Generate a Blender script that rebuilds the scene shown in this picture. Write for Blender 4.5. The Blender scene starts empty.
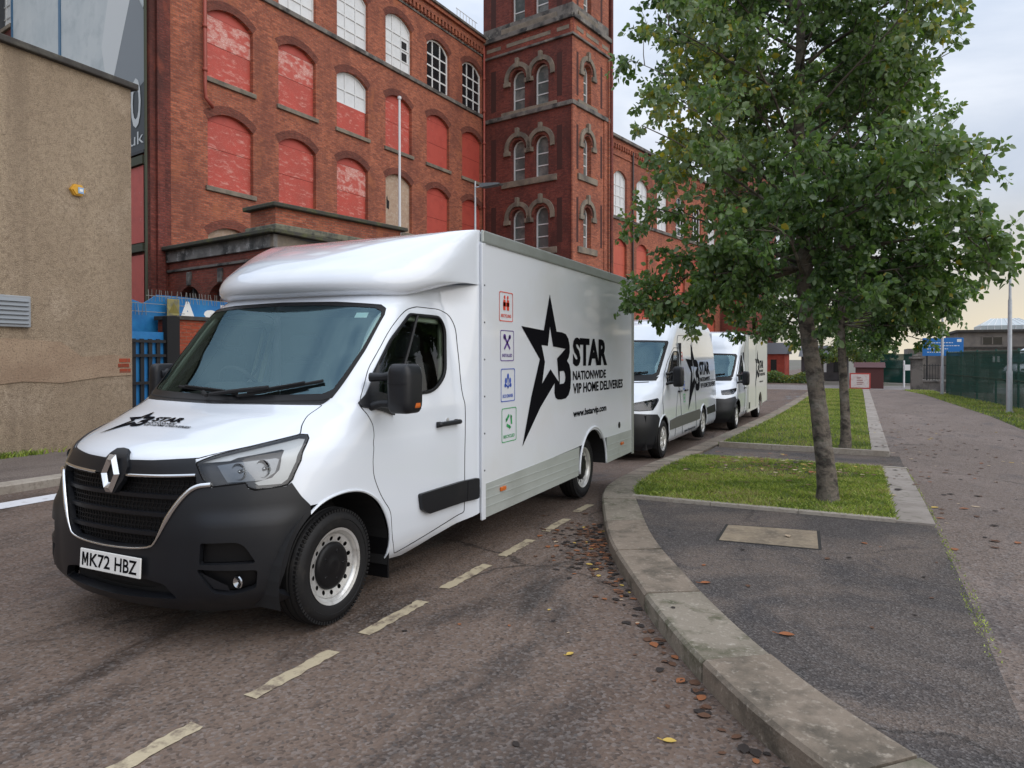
import bpy, bmesh, math, random
import numpy as np
from mathutils import Vector, Matrix, geometry
R = math.radians
PI = math.pi
random.seed(7)
rng = np.random.default_rng(7)
SC = bpy.context.scene
COL = SC.collection

# ------------------------------------------------------------------ camera
F_PX, YAW, PITCH = 715.0, 26.081, 0.607
cd = bpy.data.cameras.new('camera')
cam = bpy.data.objects.new('camera', cd)
COL.objects.link(cam)
cam.location = (0, 0, 1.62)
cam.rotation_euler = (R(90 - PITCH), 0, R(YAW))
cd.sensor_width = 36
cd.lens = 36 * F_PX / 1024
cd.shift_y = -(384 - 364.58) / 1024 * -1 * -1
cd.clip_start = 0.05
cd.clip_end = 2000
SC.camera = cam

# ------------------------------------------------------------------ sky, sun, exposure
SUN_AZ, SUN_EL = 100, 38      # degrees clockwise from +Y, so the light comes over the path from the right
w = bpy.data.worlds.new('World')
SC.world = w
w.use_nodes = True
nt = w.node_tree
nt.nodes.clear()
out = nt.nodes.new('ShaderNodeOutputWorld')
bg = nt.nodes.new('ShaderNodeBackground')
sky = nt.nodes.new('ShaderNodeTexSky')
sky.sky_type = 'NISHITA'
sky.sun_disc = False
sky.sun_elevation = R(SUN_EL)
sky.sun_rotation = R(SUN_AZ)
tc = nt.nodes.new('ShaderNodeTexCoord')
mp = nt.nodes.new('ShaderNodeMapping')
mp.inputs['Scale'].default_value = (1.3, 1.3, 3.2)
nz = nt.nodes.new('ShaderNodeTexNoise')
nz.inputs['Scale'].default_value = 1.7
nz.inputs['Detail'].default_value = 7
nz.inputs['Roughness'].default_value = .52
nz.inputs['Distortion'].default_value = .5
cr = nt.nodes.new('ShaderNodeValToRGB')
cr.color_ramp.elements[0].position = .36
cr.color_ramp.elements[0].color = (5.2, 6.1, 7.6, 1)
cr.color_ramp.elements[1].position = .62
cr.color_ramp.elements[1].color = (8.9, 9.4, 10.3, 1)
sep = nt.nodes.new('ShaderNodeSeparateXYZ')
# warm band low over the horizon, strongest towards the north-east
mr = nt.nodes.new('ShaderNodeMapRange')
mr.inputs['From Min'].default_value = .0
mr.inputs['From Max'].default_value = .20
mr.inputs['To Min'].default_value = 1
mr.inputs['To Max'].default_value = 0
mr2 = nt.nodes.new('ShaderNodeMapRange')
mr2.inputs['From Min'].default_value = -.35
mr2.inputs['From Max'].default_value = .15
mul = nt.nodes.new('ShaderNodeMath')
mul.operation = 'MULTIPLY'
mixw = nt.nodes.new('ShaderNodeMixRGB')
mixw.inputs[2].default_value = (6.6, 5.7, 4.1, 1)
mixn = nt.nodes.new('ShaderNodeMixRGB')
mixn.inputs[0].default_value = .9
L = nt.links.new
L(tc.outputs['Generated'], mp.inputs['Vector'])
L(mp.outputs[0], nz.inputs['Vector'])
L(nz.outputs['Fac'], cr.inputs[0])
L(tc.outputs['Generated'], sep.inputs[0])
L(sep.outputs['Z'], mr.inputs['Value'])
L(sep.outputs['X'], mr2.inputs['Value'])
L(mr.outputs[0], mul.inputs[0])
L(mr2.outputs[0], mul.inputs[1])
L(mul.outputs[0], mixw.inputs[0])
L(sky.outputs[0], mixn.inputs[1])
L(cr.outputs[0], mixn.inputs[2])
# overcast dome: the zenith is about three times as bright as the horizon
zg = nt.nodes.new('ShaderNodeMapRange')
zg.inputs['From Min'].default_value = 0
zg.inputs['From Max'].default_value = 1
zg.inputs['To Min'].default_value = .46
zg.inputs['To Max'].default_value = 1.30
dome = nt.nodes.new('ShaderNodeVectorMath')
dome.operation = 'SCALE'
L(sep.outputs['Z'], zg.inputs['Value'])
L(mixn.outputs[0], dome.inputs[0])
L(zg.outputs[0], dome.inputs['Scale'])
L(dome.outputs[0], mixw.inputs[1])
L(mixw.outputs[0], bg.inputs['Color'])
bg.inputs['Strength'].default_value = .105
L(bg.outputs[0], out.inputs['Surface'])

sd = bpy.data.lights.new('sun', 'SUN')
sd.energy = 1.15
sd.angle = R(75)
sd.color = (1, .93, .84)
sun = bpy.data.objects.new('sun', sd)
COL.objects.link(sun)
sv = Vector((math.sin(R(SUN_AZ)) * math.cos(R(SUN_EL)), math.cos(R(SUN_AZ)) * math.cos(R(SUN_EL)), math.sin(R(SUN_EL))))
sun.rotation_euler = sv.to_track_quat('Z', 'Y').to_euler()

SC.render.engine = 'CYCLES'
SC.view_settings.view_transform = 'Standard'
SC.view_settings.look = 'None'
SC.view_settings.exposure = 0.50
SC.view_settings.gamma = 1
SC.view_settings.use_curve_mapping = False
SC.cycles.max_bounces = 6
SC.cycles.transparent_max_bounces = 24

# ------------------------------------------------------------------ materials
def mat(name, col, rough=.6, metal=0, coat=0, spec=.5, bump=None, noise=None, emit=None):
    """col base; noise=(scale, detail, col2, lo, hi[, stretch]) mixes a second colour in; bump=(scale, strength[, dist])"""
    m = bpy.data.materials.new(name)
    m.use_nodes = True
    n = m.node_tree
    b = n.nodes['Principled BSDF']
    b.inputs['Base Color'].default_value = (*col, 1)
    b.inputs['Roughness'].default_value = rough
    b.inputs['Metallic'].default_value = metal
    b.inputs['Specular IOR Level'].default_value = spec
    b.inputs['Coat Weight'].default_value = coat
    b.inputs['Coat Roughness'].default_value = .06
    t = None
    if noise or bump:
        t = n.nodes.new('ShaderNodeTexCoord')
    if noise:
        noises = noise if isinstance(noise, list) else [noise]
        last = None
        for q in noises:
            s, det, c2, lo, hi = q[:5]
            mpn = n.nodes.new('ShaderNodeMapping')
            if len(q) > 5:
                mpn.inputs['Scale'].default_value = q[5]
            n.links.new(t.outputs['Object'], mpn.inputs['Vector'])
            x = n.nodes.new('ShaderNodeTexNoise')
            x.inputs['Scale'].default_value = s
            x.inputs['Detail'].default_value = det
            x.inputs['Roughness'].default_value = .62
            n.links.new(mpn.outputs[0], x.inputs['Vector'])
            r = n.nodes.new('ShaderNodeMapRange')
            r.inputs['From Min'].default_value = lo
            r.inputs['From Max'].default_value = hi
            n.links.new(x.outputs['Fac'], r.inputs['Value'])
            mx = n.nodes.new('ShaderNodeMixRGB')
            n.links.new(r.outputs[0], mx.inputs[0])
            if last is None:
                mx.inputs[1].default_value = (*col, 1)
            else:
                n.links.new(last, mx.inputs[1])
            mx.inputs[2].default_value = (*c2, 1)
            last = mx.outputs[0]
        n.links.new(last, b.inputs['Base Color'])
        m['last'] = 1
    if bump:
        x = n.nodes.new('ShaderNodeTexNoise')
        x.inputs['Scale'].default_value = bump[0]
        x.inputs['Detail'].default_value = 6
        n.links.new(t.outputs['Object'], x.inputs['Vector'])
        bp = n.nodes.new('ShaderNodeBump')
        bp.inputs['Strength'].default_value = bump[1]
        bp.inputs['Distance'].default_value = bump[2] if len(bump) > 2 else .02
        n.links.new(x.outputs['Fac'], bp.inputs['Height'])
        n.links.new(bp.outputs[0], b.inputs['Normal'])
    if emit:
        b.inputs['Emission Color'].default_value = (*emit[0], 1)
        b.inputs['Emission Strength'].default_value = emit[1]
    return m

def brickmat(name, c1, c2, mortar, stain, lo=.5, hi=.75, sc=1.0, bump=.5, stain2=None):
    m = bpy.data.materials.new(name)
    m.use_nodes = True
    n = m.node_tree
    lk = n.links.new
    b = n.nodes['Principled BSDF']
    b.inputs['Roughness'].default_value = .85
    b.inputs['Specular IOR Level'].default_value = .25
    t = n.nodes.new('ShaderNodeTexCoord')
    s = n.nodes.new('ShaderNodeSeparateXYZ')
    lk(t.outputs['Object'], s.inputs[0])
    a = n.nodes.new('ShaderNodeMath')
    a.operation = 'ADD'
    lk(s.outputs['X'], a.inputs[0])
    lk(s.outputs['Y'], a.inputs[1])
    c = n.nodes.new('ShaderNodeCombineXYZ')
    lk(a.outputs[0], c.inputs[0])
    lk(s.outputs['Z'], c.inputs[1])
    br = n.nodes.new('ShaderNodeTexBrick')
    br.inputs['Scale'].default_value = sc
    br.inputs['Brick Width'].default_value = .235
    br.inputs['Row Height'].default_value = .08
    br.inputs['Mortar Size'].default_value = .009
    br.inputs['Mortar Smooth'].default_value = .3
    br.inputs['Bias'].default_value = -.1
    br.inputs['Color1'].default_value = (*c1, 1)
    br.inputs['Color2'].default_value = (*c2, 1)
    br.inputs['Mortar'].default_value = (*mortar, 1)
    lk(c.outputs[0], br.inputs['Vector'])
    def layer(scale, det, lo, hi, col, prev, st=None):
        mpn = n.nodes.new('ShaderNodeMapping')
        if st:
            mpn.inputs['Scale'].default_value = st
        lk(t.outputs['Object'], mpn.inputs['Vector'])
        nzz = n.nodes.new('ShaderNodeTexNoise')
        nzz.inputs['Scale'].default_value = scale
        nzz.inputs['Detail'].default_value = det
        nzz.inputs['Roughness'].default_value = .65
        lk(mpn.outputs[0], nzz.inputs['Vector'])
        r = n.nodes.new('ShaderNodeMapRange')
        r.inputs['From Min'].default_value = lo
        r.inputs['From Max'].default_value = hi
        lk(nzz.outputs['Fac'], r.inputs['Value'])
        mx = n.nodes.new('ShaderNodeMixRGB')
        lk(r.outputs[0], mx.inputs[0])
        lk(prev, mx.inputs[1])
        mx.inputs[2].default_value = (*col, 1)
        return mx.outputs[0]
    o = br.outputs['Color']
    o = layer(4.5, 8, .46, .74, tuple(x * .40 for x in c1), o, (1, 1, 3.4))
    o = layer(9, 6, .55, .78, tuple(min(1, x * 1.5 + .04) for x in c1), o, (1, 1, 3))
    o = layer(.55, 8, lo, hi, stain, o, (1, 1, .5))
    if stain2:
        o = layer(1.1, 6, .56, .74, stain2, o, (1, 1, .7))
    lk(o, b.inputs['Base Color'])
    bp = n.nodes.new('ShaderNodeBump')
    bp.inputs['Strength'].default_value = bump
    bp.inputs['Distance'].default_value = .012
    lk(br.outputs['Fac'], bp.inputs['Height'])
    bp.invert = True
    lk(bp.outputs[0], b.inputs['Normal'])
    return m

def glassmat(name, tint, refl=1.0, rough=.02, minf=.06):
    m = bpy.data.materials.new(name)
    m.use_nodes = True
    n = m.node_tree
    n.nodes.clear()
    o = n.nodes.new('ShaderNodeOutputMaterial')
    tr = n.nodes.new('ShaderNodeBsdfTransparent')
    tr.inputs[0].default_value = (*tint, 1)
    gl = n.nodes.new('ShaderNodeBsdfGlossy')
    gl.inputs['Roughness'].default_value = rough
    gl.inputs['Color'].default_value = (*(refl if hasattr(refl, '__len__') else (refl, refl, refl)), 1)
    fr = n.nodes.new('ShaderNodeFresnel')
    fr.inputs['IOR'].default_value = 1.55
    mx = n.nodes.new('ShaderNodeMath')
    mx.operation = 'MAXIMUM'
    mx.inputs[1].default_value = minf
    n.links.new(fr.outputs[0], mx.inputs[0])
    ms = n.nodes.new('ShaderNodeMixShader')
    n.links.new(mx.outputs[0], ms.inputs[0])
    n.links.new(tr.outputs[0], ms.inputs[1])
    n.links.new(gl.outputs[0], ms.inputs[2])
    n.links.new(ms.outputs[0], o.inputs['Surface'])
    return m

M = {}
M['van_white'] = mat('van_white', (.70, .745, .81), .24, coat=1.0, noise=(1.3, 5, (.62, .66, .71), .55, .9))
M['box_white'] = mat('box_white', (.69, .725, .78), .30, coat=.6, noise=(1.1, 4, (.64, .65, .66), .5, .85))
M['bumper'] = mat('bumper_plastic', (.009, .010, .013), .40, spec=.4, bump=(420, .12, .002), noise=(2.2, 5, (.017, .017, .018), .5, .8))
M['black'] = mat('black_plastic', (.006, .006, .007), .4, spec=.25)
M['matte_black'] = mat('matte_black', (.006, .006, .007), .8)
M['chrome'] = mat('chrome', (.78, .79, .8), .16, metal=1)
M['silver'] = mat('wheel_silver', (.62, .62, .61), .34, metal=.55, noise=(14, 4, (.3, .28, .25), .5, .8))
M['alu'] = mat('aluminium', (.42, .45, .44), .4, metal=.55, noise=(3, 5, (.34, .36, .34), .4, .8))
M['skirt'] = mat('skirt_grey', (.42, .45, .43), .45, metal=.2, noise=(2, 5, (.33, .35, .33), .45, .8))
M['rubber'] = mat('tyre_rubber', (.010, .010, .011), .6, spec=.3, bump=(60, .15, .003), noise=(9, 5, (.030, .027, .024), .56, .8))
M['decal_black'] = mat('decal_black', (.006, .006, .008), .8, spec=.03)
M['decal_grey'] = mat('decal_grey', (.05, .055, .06), .4)
M['red'] = mat('decal_red', (.65, .06, .03), .5)
M['purple'] = mat('decal_purple', (.10, .04, .25), .5)
M['blue'] = mat('decal_blue', (.02, .08, .45), .5)
M['green'] = mat('decal_green', (.03, .33, .10), .5)
M['plate'] = mat('plate_white', (.80, .80, .78), .35)
M['lens'] = glassmat('lamp_lens', (.93, .95, .97), 1, .03, .06)
M['glass'] = glassmat('windscreen_glass', (.86, .94, .88), (.34, .54, .62), .015, .20)
M['side_glass'] = glassmat('side_window_glass', (.82, .90, .86), 1, .015, .05)
M['lamp_dark'] = mat('lamp_housing', (.035, .035, .04), .35)
M['reflector'] = mat('lamp_reflector', (.62, .64, .66), .16, metal=1)
M['tray'] = mat('lamp_tray', (.20, .205, .21), .2, metal=.8)
M['drl'] = mat('lamp_light_guide', (.62, .63, .62), .25, coat=.5)
M['amber'] = mat('amber_lens', (.55, .13, .02), .3)
M['interior'] = mat('cab_trim', (.030, .031, .033), .7)
M['pillar_trim'] = mat('pillar_trim', (.42, .46, .38), .8)
M['seat_fabric'] = mat('seat_fabric', (.02, .022, .028), .9)
M['cream'] = mat('cream_white', (.66, .66, .60), .4, coat=.3)
M['paper'] = mat('paper_pass', (.55, .72, .72), .5)

# ------------------------------------------------------------------ mesh helpers
def link(name, me, parent=None, mats=None, smooth=False):
    o = bpy.data.objects.new(name, me)
    COL.objects.link(o)
    if parent:
        o.parent = parent
    for m in (mats or []):
        me.materials.append(m)
    if smooth:
        me.polygons.foreach_set('use_smooth', np.ones(len(me.polygons), bool))
    return o

def mesh_from(name, V, Fc, m, parent=None, smooth=False, mi=None):
    me = bpy.data.meshes.new(name)
    me.from_pydata([tuple(map(float, v)) for v in V], [], [tuple(map(int, f)) for f in Fc])
    ms = m if isinstance(m, list) else [m]
    if mi is not None:
        me.polygons.foreach_set('material_index', np.array(mi, dtype=np.int32))
    me.update()
    return link(name, me, parent, ms, smooth)

def thing(name, label, cat, loc=(0, 0, 0), rz=0, group=None):
    o = bpy.data.objects.new(name, None)
    COL.objects.link(o)
    o.empty_display_size = .2
    o.location = loc
    o.rotation_euler = (0, 0, rz)
    o['label'] = label
    o['category'] = cat
    if group:
        o['group'] = group
    return o

def tag(o, label=None, cat=None, group=None, kind=None):
    for k, v in (('label', label), ('category', cat), ('group', group), ('kind', kind)):
        if v:
            o[k] = v
    return o

def struct(o):
    o['kind'] = 'structure'
    return o

class MB:
    def __init__(s):
        s.V = []; s.F = []; s.I = []
    def add(s, V, Fc, mi=0):
        b = len(s.V)
        s.V += [tuple(v) for v in V]
        s.F += [tuple(i + b for i in f) for f in Fc]
        s.I += [mi] * len(Fc)
        return s
    def box(s, x0, x1, y0, y1, z0, z1, mi=0, M_=None):
        V = [(x, y, z) for z in (z0, z1) for x, y in ((x0, y0), (x1, y0), (x1, y1), (x0, y1))]
        if M_ is not None:
            V = [tuple(M_ @ Vector(v)) for v in V]
        return s.add(V, [(3, 2, 1, 0), (4, 5, 6, 7), (0, 1, 5, 4), (1, 2, 6, 5), (2, 3, 7, 6), (3, 0, 4, 7)], mi)
    def bbox(s, x0, x1, y0, y1, z0, z1, r=.02, mi=0, M_=None, seg=2):
        bm = bmesh.new()
        bmesh.ops.create_cube(bm, size=1)
        for v in bm.verts:
            v.co = Vector(((x0 + x1) / 2 + v.co.x * (x1 - x0), (y0 + y1) / 2 + v.co.y * (y1 - y0), (z0 + z1) / 2 + v.co.z * (z1 - z0)))
        bmesh.ops.bevel(bm, geom=bm.edges[:], offset=r, segments=seg, affect='EDGES', profile=.5)
        bm.verts.index_update()
        V = [v.co.copy() for v in bm.verts]
        if M_ is not None:
            V = [M_ @ v for v in V]
        s.add(V, [[v.index for v in f.verts] for f in bm.faces], mi)
        bm.free()
        return s
    def tube(s, pts, r, n=8, mi=0, cap=True, flat=None):
        pts = [Vector(p) for p in pts]
        rs = r if hasattr(r, '__len__') else [r] * len(pts)
        V = []; Fc = []
        prev = None
        for i, p in enumerate(pts):
            d = (pts[min(i + 1, len(pts) - 1)] - pts[max(i - 1, 0)])
            d = d.normalized() if d.length > 1e-9 else Vector((0, 0, 1))
            if prev is None:
                a = d.orthogonal().normalized()
            else:
                a = (prev - d * prev.dot(d))
                a = a.normalized() if a.length > 1e-6 else d.orthogonal().normalized()
            prev = a
            b = d.cross(a)
            for k in range(n):
                t = 2 * PI * k / n
                V.append(p + (a * math.cos(t) + b * math.sin(t)) * rs[i])
        for i in range(len(pts) - 1):
            for k in range(n):
                Fc.append((i * n + k, i * n + (k + 1) % n, (i + 1) * n + (k + 1) % n, (i + 1) * n + k))
        if cap:
            Fc.append(tuple(range(n))[::-1])
            Fc.append(tuple((len(pts) - 1) * n + k for k in range(n)))
        return s.add(V, Fc, mi)
    def lathe(s, prof, n=32, mi=0, axis='x', org=(0, 0, 0)):
        """prof: (along axis, radius)"""
        V = []; Fc = []
        for a, r in prof:
            for k in range(n):
                t = 2 * PI * k / n
                c, q = r * math.cos(t), r * math.sin(t)
                p = {'x': (a, c, q), 'y': (c, a, q), 'z': (c, q, a)}[axis]
                V.append((p[0] + org[0], p[1] + org[1], p[2] + org[2]))
        m_ = len(prof)
        for i in range(m_ - 1):
            for k in range(n):
                Fc.append((i * n + k, i * n + (k + 1) % n, (i + 1) * n + (k + 1) % n, (i + 1) * n + k))
        return s.add(V, Fc, mi)
    def prism(s, poly, z0, z1, mi=0, fn=None):
        """poly in (a, b), extruded along c; fn maps (a,b,c) to a point"""
        fn = fn or (lambda a, b, c: (a, b, c))
        n = len(poly)
        V = [fn(a, b, z0) for a, b in poly] + [fn(a, b, z1) for a, b in poly]
        Fc = [(i, (i + 1) % n, n + (i + 1) % n, n + i) for i in range(n)]
        tri = geometry.tessellate_polygon([[Vector((a, b, 0)) for a, b in poly]])
        Fc += [tuple(t) for t in tri] + [tuple(n + i for i in t[::-1]) for t in tri]
        return s.add(V, Fc, mi)
    def build(s, name, m, parent=None, smooth=False, fix=True):
        o = mesh_from(name, s.V, s.F, m, parent, smooth, s.I)
        if fix:
            bm = bmesh.new()
            bm.from_mesh(o.data)
            bmesh.ops.recalc_face_normals(bm, faces=bm.faces)
            bm.to_mesh(o.data)
            bm.free()
        return o

def smooth_by_angle(o, ang=35):
    me = o.data
    bm = bmesh.new()
    bm.from_mesh(me)
    for e in bm.edges:
        if len(e.link_faces) == 2 and e.calc_face_angle(0) > R(ang):
            e.smooth = False
    for f in bm.faces:
        f.smooth = True
    bm.to_mesh(me)
    bm.free()
    return o

def in_poly(P, poly):
    P = np.asarray(P); x, y = P[:, 0], P[:, 1]
    n = len(poly); ins = np.zeros(len(P), bool)
    j = n - 1
    for i in range(n):
        xi, yi = poly[i]; xj, yj = poly[j]
        c = ((yi > y) != (yj > y)) & (x < (xj - xi) * (y - yi) / ((yj - yi) if yj != yi else 1e-12) + xi)
        ins ^= c
        j = i
    return ins

def seg_dist(P, poly):
    P = np.asarray(P); d = np.full(len(P), 1e9)
    A = np.array(poly, float); B = np.roll(A, -1, 0)
    for a, b in zip(A, B):
        ab = b - a; L2 = (ab @ ab) or 1e-12
        t = np.clip(((P - a) @ ab) / L2, 0, 1)
        q = a + t[:, None] * ab
        d = np.minimum(d, np.hypot(*(P - q).T))
    return d

def densify(poly, sp):
    o = []
    n = len(poly)
    for i in range(n):
        a = np.array(poly[i], float); b = np.array(poly[(i + 1) % n], float)
        k = max(1, int(math.ceil(np.hypot(*(b - a)) / sp)))
        for j in range(k):
            o.append(tuple(a + (b - a) * j / k))
    return o

def rounded(poly, r, n=4):
    o = []
    m_ = len(poly)
    rr = r if hasattr(r, '__len__') else [r] * m_
    for i in range(m_):
        p = np.array(poly[i], float); a = np.array(poly[i - 1], float); b = np.array(poly[(i + 1) % m_], float)
        da, db = np.hypot(*(a - p)), np.hypot(*(b - p))
        k = min(rr[i], da * .48, db * .48)
        if k <= 0:
            o.append(tuple(p)); continue
        s_ = p + (a - p) / da * k; e = p + (b - p) / db * k
        for q in range(n + 1):
            t = q / n
            o.append(tuple((1 - t) ** 2 * s_ + 2 * t * (1 - t) * p + t * t * e))
    return o

def region(outer, holes=(), sp=None):
    loops = [outer] + list(holes)
    if sp:
        loops = [densify(l, sp) for l in loops]
    V = []; E = []
    for l in loops:
        b = len(V)
        V += [tuple(p) for p in l]
        E += [(b + i, b + (i + 1) % len(l)) for i in range(len(l))]
    if sp:
        A = np.array(loops[0]); x0, y0 = A.min(0); x1, y1 = A.max(0)
        G_ = np.array([(x + (sp / 2 if k % 2 else 0), y) for k, y in enumerate(np.arange(y0, y1, sp * .87)) for x in np.arange(x0, x1, sp)])
        if len(G_):
            G_ = G_[in_poly(G_, loops[0])]
            for h in loops[1:]:
                if len(G_):
                    G_ = G_[~in_poly(G_, h)]
            for l in loops:
                if len(G_):
                    G_ = G_[seg_dist(G_, l) > sp * .45]
            V += [tuple(g) for g in G_]
    r = geometry.delaunay_2d_cdt([Vector(v) for v in V], E, [], 0, 1e-7)
    P = np.array([tuple(v) for v in r[0]]); T = np.array([f for f in r[2] if len(f) == 3])
    cen = P[T].mean(1)
    k = in_poly(cen, loops[0])
    for h in loops[1:]:
        k &= ~in_poly(cen, h)
    return P, T[k]

def text2d(s, bold=0.0):
    """triangulated lettering in a 0..1 box (x right, y up)"""
    c = bpy.data.curves.new('t', 'FONT')
    c.body = s; c.size = 1; c.offset = bold; c.resolution_u = 3
    o = bpy.data.objects.new('t', c)
    COL.objects.link(o)
    dg = bpy.context.evaluated_depsgraph_get()
    dg.update()
    me = o.evaluated_get(dg).to_mesh()
    V = np.array([v.co[:2] for v in me.vertices]); Fc = [tuple(p.vertices) for p in me.polygons]
    o.evaluated_get(dg).to_mesh_clear()
    bpy.data.objects.remove(o); bpy.data.curves.remove(c)
    lo, hi = V.min(0), V.max(0)
    return (V - lo) / (hi - lo), Fc

def copy_tree(o, parent=None):
    c = o.copy()
    COL.objects.link(c)
    c.parent = parent
    for ch in list(o.children):
        copy_tree(ch, c)
    return c

def Gz(y):
    """the street is level past the first van, then dips a little"""
    t = min(1, max(0, (y - 6.5) / 8.5))
    return -.25 * t * t * (3 - 2 * t)

def ground_poly(name, poly, h, m, holes=(), sp=None):
    """flat sheet following the lie of the street"""
    P, T = region(poly, holes, sp)
    return mesh_from(name, [(x, y, Gz(y) + h) for x, y in P], T, m, smooth=True)

def ground_sheet(name, x0, x1, ys, h, m):
    V = []; Fc = []
    for i, y in enumerate(ys):
        a = x0(y) if callable(x0) else x0
        b = x1(y) if callable(x1) else x1
        hh = h(y) if callable(h) else h
        V += [(a, y, Gz(y) + hh), (b, y, Gz(y) + hh)]
        if i:
            k = 2 * i
            Fc.append((k - 2, k - 1, k + 1, k))
    return mesh_from(name, V, Fc, m, smooth=True)
def pchip(xs,ys,x):
    xs=np.asarray(xs,float);ys=np.asarray(ys,float);x=np.asarray(x,float)
    h=np.diff(xs);dl=np.diff(ys)/h;m=np.zeros(len(xs))
    m[0]=dl[0];m[-1]=dl[-1]
    for i in range(1,len(xs)-1):
        if dl[i-1]*dl[i]>0:
            w1=2*h[i]+h[i-1];w2=h[i]+2*h[i-1];m[i]=(w1+w2)/(w1/dl[i-1]+w2/dl[i])
    i=np.clip(np.searchsorted(xs,x)-1,0,len(h)-1)
    s=(x-xs[i])/h[i];s=np.clip(s,0,1)
    return (2*s**3-3*s**2+1)*ys[i]+(s**3-2*s**2+s)*h[i]*m[i]+(-2*s**3+3*s**2)*ys[i+1]+(s**3-s**2)*h[i]*m[i+1]
class Shell:
    """nose-first vehicle skin: rounded plan outlines swept up a centre profile; u runs round the outline, t up the profile"""
    def __init__(s,knots,yend,UF=1.35,LS=None,flare=None,N=(200,300)):
        K=np.array(knots,float)   # yc,z,W,d,n
        seg=np.hypot(np.diff(K[:,0]),np.diff(K[:,1]));tk=np.concatenate([[0],np.cumsum(seg)])
        s.T=tk[-1];s.tk=tk;nt,ns=N
        s.ts=np.linspace(0,s.T,nt)
        P=[pchip(tk,K[:,j],s.ts) for j in range(5)]
        LS=LS if LS else yend-1.0
        s.UF=UF;s.U=UF+LS;s.us=np.linspace(0,s.U,ns);s.tab=np.zeros((nt,ns,3))
        ph=np.linspace(0,1,700)**1.0*math.pi/2
        for i in range(nt):
            yc,z,W,d,n=[p[i] for p in P]
            x=W*np.sin(ph)**(2/n);y=yc+d*(1-np.cos(ph)**(2/n))
            a=np.concatenate([[0],np.cumsum(np.hypot(np.diff(x),np.diff(y)))]);a/=a[-1]
            f=np.clip(s.us/UF,0,1)
            X=np.interp(f,a,x);Y=np.interp(f,a,y)
            k=s.us>UF
            Y[k]=(yc+d)+(s.us[k]-UF)/LS*(yend-yc-d);X[k]=W
            if flare:
                y0,y1,We=flare;q=np.clip((Y-y0)/(y1-y0),0,1);q=q*q*(3-2*q);X=X+(np.maximum(We,X)-X)*q
            s.tab[i,:,0]=X;s.tab[i,:,1]=Y;s.tab[i,:,2]=z
    def _lift(s,u,t):
        a=np.clip(t/s.T*(len(s.ts)-1),0,len(s.ts)-1.0001);b=np.clip(u/s.U*(len(s.us)-1),0,len(s.us)-1.0001)
        i=a.astype(int);j=b.astype(int);fa=(a-i)[:,None];fb=(b-j)[:,None];T=s.tab
        return T[i,j]*(1-fa)*(1-fb)+T[i+1,j]*fa*(1-fb)+T[i,j+1]*(1-fa)*fb+T[i+1,j+1]*fa*fb
    def lift(s,uv,off=0.0):
        uv=np.atleast_2d(np.asarray(uv,float));sg=np.where(uv[:,0]<0,-1.,1.);u=np.abs(uv[:,0]);t=uv[:,1]
        P=s._lift(u,t)
        if np.any(off):
            e=0.012
            u1=np.clip(u+e,0,s.U);u0=np.clip(u-e,0,s.U);t1=np.clip(t+e,0,s.T);t0=np.clip(t-e,0,s.T)
            du=s._lift(u1,t)-s._lift(u0,t);dt=s._lift(u,t1)-s._lift(u,t0)
            m=u<e
            du[m]=[1,0,0]
            n=np.cross(du,dt);n/=np.maximum(np.linalg.norm(n,axis=1),1e-9)[:,None]
            P=P+n*(np.asarray(off)*np.ones(len(u)))[:,None]
        P=P.copy();P[:,0]*=sg
        return P
    def inv(s,pts,comp):
        """(u,t) of points given by two of their coordinates: comp 'xz' front, 'yz' side, 'xy' top"""
        ia={'x':0,'y':1,'z':2};c=[ia[k] for k in comp];out=[]
        for a,b in pts:
            sg=-1 if (comp[0]=='x' and a<0) else 1;a=abs(a) if comp[0]=='x' else a
            D=(s.tab[:,:,c[0]]-a)**2+(s.tab[:,:,c[1]]-b)**2
            if comp=='yz': D=D+np.where(s.us[None,:]<s.UF*0.55,9,0)
            i,j=np.unravel_index(np.argmin(D),D.shape);u,t=s.us[j],s.ts[i]
            for _ in range(6):
                e=.004;p=s._lift(np.array([u,min(u+e,s.U),u]),np.array([t,t,min(t+e,s.T)]))[:,c]
                J=np.array([(p[1]-p[0])/e,(p[2]-p[0])/e]).T;r=np.array([a,b])-p[0]
                try: d=np.linalg.solve(J,r)
                except Exception: break
                if not np.all(np.isfinite(d)) or np.hypot(*d)>.1: break
                u=float(np.clip(u+d[0],0,s.U));t=float(np.clip(t+d[1],0,s.T))
            out.append((sg*u,t))
        return out
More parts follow.
